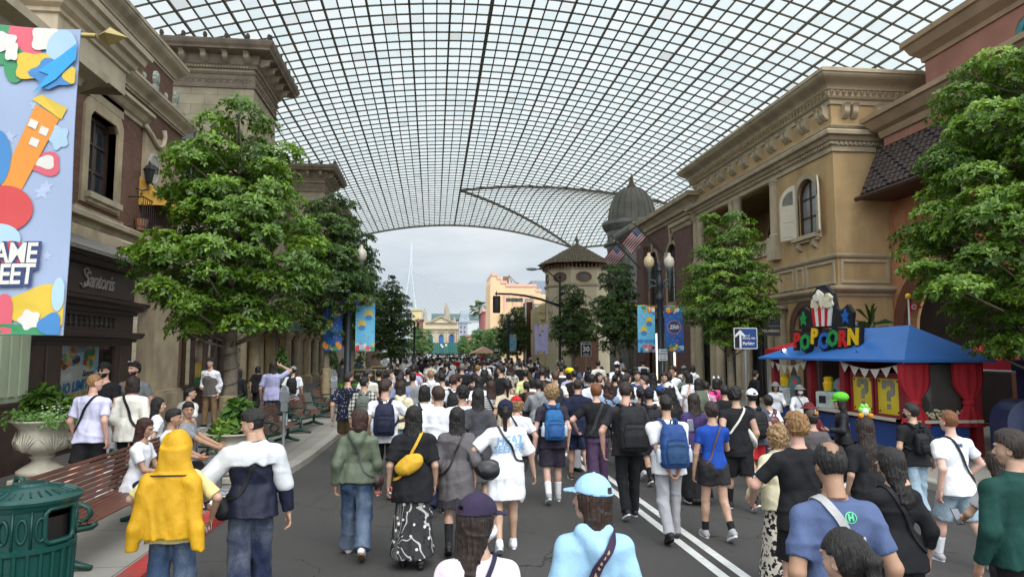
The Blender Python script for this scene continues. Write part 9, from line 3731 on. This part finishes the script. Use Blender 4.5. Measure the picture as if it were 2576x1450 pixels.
zc_=float(p.TW((0,0,TL*.8))[2])
vee=(Z_-(zc_-.12+np.clip(.11-np.abs(X_)*.55,0,1))+0*Y_)
torso_only=(np.abs(X_)<.19*k)
g.f=np.where(torso_only&(np.abs(X_)<.17*k),np.maximum(g.f,-vee),g.f).astype(f32)
g.wrinkle(.005,(14,12,16),3.3)
V_,Q_=g.mesh();link('white_yoke',np_mesh('yoke',V_,Q_,[CL['nylon']]),p.o,None,(.62,.64,.66))
p.sling('black','black camera pouch hanging at the hip of the navy and white windbreaker',side=1,pos=(-.24,.06,-.02),size=(.08,.06,.1),width=.035,low=.25)
p=pp(447,1080,6.25,'person with mustard yellow rain jacket hung over the head, pale yellow shirt and jeans',fem=True,hair=('bob','black'),top=('tee','lyellow',None,.9),bot=('wide','denim','denim'),walk=3,la=(-.3,.12,.98,-1,-.5,0),ra=(.3,.12,.98,1,-.5,0),hadj=-.04)
k=p.k
JY=V3(0,0,0)
g=Grid((-.42,-.36,.55*k),(.42,.26,p.H+.12),.0125)
hc_=p.hp
g.ell(hc_+V3(0,-.015,.03),(.118,.132,.135),.02)
g.prof([(hc_[2]-.2,-.06,.16,.1),(hc_[2]-.1,-.04,.13,.12),(hc_[2]+.02,-.02,.112,.125)],.03,(np.eye(3),V3(0,0,0)))
ztop=hc_[2]-.2
g.prof([(.86*k,-.17,.185,.07),(1.0*k,-.165,.195,.062),(ztop-.06,-.115,.205,.075),(ztop+.02,-.08,.19,.09)],.02,(np.eye(3),V3(0,0,0)),2.6)
for sd in(-1,1):
 g.cap((sd*.17,-.12,ztop-.06),(sd*.235,-.17,.95*k),.072,.058,.03)
 g.cap((sd*.235,-.17,.95*k),(sd*.255,-.185,.76*k),.058,.05,.03,[((0,0,.76*k),(0,0,-1))])
g.ell(hc_+V3(0,.11,-.0),(.085,.09,.12),.01,'cut')
g.f=np.maximum(g.f,(g.ax[1][None,:,None]-(hc_[1]+.08)+0*g.ax[0][:,None,None]+0*g.ax[2][None,None,:]).astype(f32))
g.wrinkle(.011,(16,8,7),1.4)
V_,Q_=g.mesh()
link('rain_jacket',np_mesh('rain_jacket',V_,Q_,[CL['nylon']]),p.o,None,(.62,.34,.015))
q=MB();q.tube([(-.2,-.13,ztop+.0),(-.1,-.185,ztop+.01),(.1,-.185,ztop+.01),(.2,-.13,ztop+.0)],.007,5,flat=.7);q.build('jacket_zip',BROWNW,p.o)
def sit(u,vt,d,label,face,x=None,**kw):
 c=at(u,vt,d)
 p=Person(label,x if x is not None else c.x,d,H=kw.pop('H',1.66),z0=.15,seated=.52,face=face,h=.0135,**kw)
 HEROES.append((c.x,d))
 return p
p=sit(367,1068,9.2,'seated person with dark wavy hair in white shirt on the near bench',-92,x=-3.62,fem=True,hair=('lob','red'),skin='t',top=('tee','white'),bot=('trousers','navy'),shoes='black',head=(-10,-22),la=(-.1,.4,.72),ra=(.12,.42,.72),lean=8,H=1.62)
p=sit(444,1048,10.25,'seated person with crossed legs, black trousers and chunky white trainers',-92,x=-3.62,hair=('short','black'),skin='t',top=('tee','white'),bot=('trousers','black'),shoes='white',head=(10,-5),legs=((96,70,-6),(84,60,4)),la=(-.05,.42,.72),ra=(.1,.44,.72),lean=4)
p=sit(488,1023,11.1,'stout seated person in grey shirt and trousers glancing at the camera',-80,x=-3.62,hair=('short','black'),skin='t',top=('tee',(.24,.25,.27)),bot=('trousers',(.12,.125,.135)),shoes='grey',head=(-72,0),wide=1.22,lean=-6,la=(-.05,.45,.68),ra=(.2,.42,.7),H=1.74)
p.sling('black','black pouch on the lap of the stout seated person',side=-1,pos=(.05,.1,.22),size=(.12,.06,.07),strapc='dgrey',width=.02,mat=LEATH)
# ------------------------------------------------------------------ the rest of the crowd: copies of a few figures, dressed differently
crng=random.Random(77)
PROTO=[]
GRP='people of the crowd filling the street'
specs=[(False,'short',('tee',),('trousers','black'),None,0),(False,'side',('tee',),('shorts','black'),None,0),(False,'messy',('bigtee',),('wide','black'),'pack',0),(False,'fade',('tee',),('trousers','black'),'pack',-35),(False,'short',('polo',),('shorts','black'),None,30),(True,'long',('tee',),('longskirt','black'),None,40),(True,'bob',('bigtee',),('wide','black'),None,-30),(True,'longer',('long',),('slim','black'),None,0),(True,'pony',('tee',),('shorts','black'),'pack',0),(True,'wavy',('blouse',),('skirt','black'),None,20),(True,'lob',('tee',),('wide','black'),'pack',0),(False,'fringe',('hoodie',),('trousers','black'),None,0),(True,'bun',('tee',),('wide','black'),None,-15),(False,'crop',('tee',),('shorts','black'),None,0),(True,'verylong',('tee',),('trousers','black'),None,0),(False,'cap',('tee',),('trousers','black'),'pack',0)]
HN={'short':'short hair','side':'swept hair','messy':'tousled hair','fade':'cropped hair','long':'long straight hair','bob':'a bob','longer':'very long hair','pony':'a ponytail','wavy':'wavy hair','lob':'shoulder length hair','fringe':'a fringe','bun':'a bun','crop':'buzzed hair','verylong':'waist length hair','cap':'a cap'}
for i,(fem,hs,tp_,bt_,acc,hd)in enumerate(specs):
 kw=dict(fem=fem,hair=('short' if hs=='cap' else hs,'black'),top=(tp_[0],'white'),bot=bt_,shoes='white' if i%3 else 'black',h=.027,headres=.012,seed=i,head=(hd,0),H=1.62 if fem else 1.73)
 if i in(2,7):
  kw['ra']=(.12,.3,1.42,.6,-.3,-.8)
 if i in(5,11):
  kw['la']=(-.1,.3,1.05,-1,-.4,-.4)
 if hs=='cap':
  kw['hat']=('cap','navy')
 p=Person('crowd',0,-60-i,z0=0,**kw)
 PROTO.append((p,hs,acc,tp_[0],bt_[0]))
# a shared small backpack for crowd wearers (a part here: too small to show its own parts)
g=Grid((-.25,-.4,.85),(.25,.05,1.5),.025)
g.prof([(.95,-.2,.15,.09),(1.2,-.21,.155,.1),(1.38,-.19,.12,.07)],.02,(np.eye(3),V3(0,0,0)),3)
V_,Q_=g.mesh()
PKME=np_mesh('backpack',V_,Q_,[PACKM])
TOPC=[('white',26),('black',30),('charcoal',9),('navy',7),('grey',6),('ivory',8),('dgrey',5),('cream',3),('steel',2),('sage',2),('brown',3),('maroon',1),('lavender',2),('sky',2),('lpink',1),('red',1)]
BOTC=[('black',40),('navy',14),('indigo',10),('dgrey',9),('khaki',5),('ldenim',8),('ivory',3),('lgrey',4),('brown',4)]
HAC=[('black',62),('dark',24),('brown',9),('auburn',2),('lbrown',2),('grey',1),('blond',1)]
WORD={'dgrey':'dark grey','ldenim':'pale denim','lgrey':'pale grey','steel':'slate blue','sky':'light blue','lpink':'pink','lbrown':'light brown','dark':'dark brown'}
wd_=lambda c_:WORD.get(c_,c_)
pick=lambda L:crng.choices([a for a,b_ in L],[b_ for a,b_ in L])[0]
TW_={'tee':'shirt','bigtee':'oversized shirt','polo':'polo shirt','long':'long sleeved top','blouse':'blouse','hoodie':'hoodie'}
BW_={'trousers':'trousers','shorts':'shorts','wide':'wide trousers','longskirt':'long skirt','slim':'slim trousers','skirt':'skirt'}
TAKEN=list(HEROES)
SPOTS=[]
def free(x,y,r_):
 return all((x-a)**2*1.3+(y-b_)**2>r_*r_ for a,b_ in TAKEN)
# keep a lane of asphalt empty in the foreground as in the photo
tries=0
while len(SPOTS)<215 and tries<20000:
 tries+=1
 t=crng.random()
 y=13.5+92*t**1.75
 x=crng.uniform(kerbx(y)+.5,8.0)
 if y<17 and not(.2<x<6.0):
  continue
 if crng.random()<.1 and y>26:
  x=crng.choice((crng.uniform(-6.5,-3),crng.uniform(9,12.5)))
 if free(x,y,.56+.004*y):
  TAKEN.append((x,y))
  SPOTS.append((x,y))
SPOTS.sort(key=lambda q:q[1])
def where(x,y):
 side='left pavement' if x<-2.5 else('left kerb' if x<-.6 else('left of centre' if x<2.2 else('centre line' if x<4.2 else('right of centre' if x<6.4 else('right kerb' if x<8.3 else 'right pavement')))))
 row='behind front ranks' if y<19 else('before second tree' if y<26 else('beside twin lamps' if y<34 else('mid street' if y<46 else('near octagonal tower' if y<66 else 'far up street'))))
 return side+', '+row
def scale_copy(src,parent,color=None):
 c_=src.copy()
 COL.objects.link(c_)
 c_.parent=parent
 if color is not None:
  c_.color=(*color,1)
 return c_
for(x,y)in SPOTS:
 p,hs,acc,tk,bk=crng.choice(PROTO)
 o=p.o.copy()
 COL.objects.link(o)
 sc=crng.uniform(.95,1.06)
 o.location=(x,y,0 if kerbx(y)<x<8.25 else .15)
 fc=crng.gauss(0,9)if crng.random()>.05 else crng.uniform(120,240)
 o.rotation_euler=(0,0,R(fc))
 o.scale=(sc*crng.uniform(.96,1.08),sc,sc)
 tc_,bc_,hc_=pick(TOPC),pick(BOTC),pick(HAC)
 far=y>45
 for ch in p.o.children:
  nm=ch.name.split('.')[0]
  if far and nm=='shoe':
   continue
  col=None
  if nm in('shirt','hoodie','jacket'):
   col=COLR[tc_]
  elif nm in('trousers','shorts','skirt'):
   col=COLR[bc_]
  elif nm=='hair':
   col=HC[hc_]
  elif nm=='hat':
   hc2=crng.choice(('navy','black','white','khaki','grey'))
   col=COLR[hc2]
  scale_copy(ch,o,col)
 bag=''
 if acc=='pack' and y<60:
  e=empty('backpack',o.location,R(fc))
  bcn=crng.choice(('black','black','black','navy','grey','brown','sage'))
  b2=link('bag_body',PKME,e,None,COLR[bcn])
  e.scale=o.scale
  tag(e,wd_(bcn)+' backpack on '+wd_(tc_)+' '+TW_[tk].split(' ')[-1]+', '+where(x,y),'backpack','backpacks in the crowd')
  bag=', '+wd_(bcn)+' backpack'
 look=(wd_(hc2)+' cap' if hs=='cap' else(wd_(hc_)+' '+HN[hs].replace('a ','')))
 tag(o,look+', '+wd_(tc_)+' '+TW_[tk].split(' ')[-1]+', '+wd_(bc_)+' '+BW_[bk].split(' ')[-1]+', '+where(x,y),'person',GRP)
for p,*_r in PROTO:
 for ch in list(p.o.children):
  bpy.data.objects.remove(ch)
 bpy.data.objects.remove(p.o)
# the mass at the far end reads as one crowd
g=MB()
far_m=[M('far_white',(.72,.73,.76),.9,.05),M('far_black',(.02,.02,.022),.9),M('far_navy',(.03,.04,.08),.9),M('far_hair',(.015,.012,.01),.8),M('far_skin',(.45,.29,.21),.7),M('far_grey',(.25,.25,.25),.9)]
rr=random.Random(5)
for i in range(330):
 y=rr.uniform(104,200)
 x=rr.uniform(-4.5,8)
 if y>150:
  x=rr.uniform(-6,10)
 s_=rr.uniform(.92,1.06)
 g.M=Matrix.Translation((x,y,0))@Matrix.Scale(s_,4)
 g.cur=rr.choice((1,1,2,5))
 for sd in(-1,1):
  g.tube([(sd*.09,sd*.12,0),(sd*.09,sd*.04,.45),(sd*.08,0,.9)],[.055,.07,.09],5)
 g.cur=rr.choice((0,0,0,0,0,1,1,2,5))
 g.lathe([(.17,.82),(.16,1.1),(.2,1.3),(.19,1.38),(.07,1.46)],8,sy=.65)
 for sd in(-1,1):
  g.tube([(sd*.2,0,1.36),(sd*.25,0,1.1),(sd*.24,.05,.9)],[.055,.045,.035],5)
 g.cur=4
 g.lathe([(.05,1.42),(.05,1.5),(.08,1.56),(.08,1.62),(.05,1.68)],7)
 g.cur=3
 g.lathe([(.085,1.52),(.1,1.6),(.09,1.7),(.0,1.74)],7,(0,-.02,0))
o=tag(g.build('distant_crowd',far_m),'dense distant crowd in mostly white shirts before the green hoarding','crowd',None,'stuff')
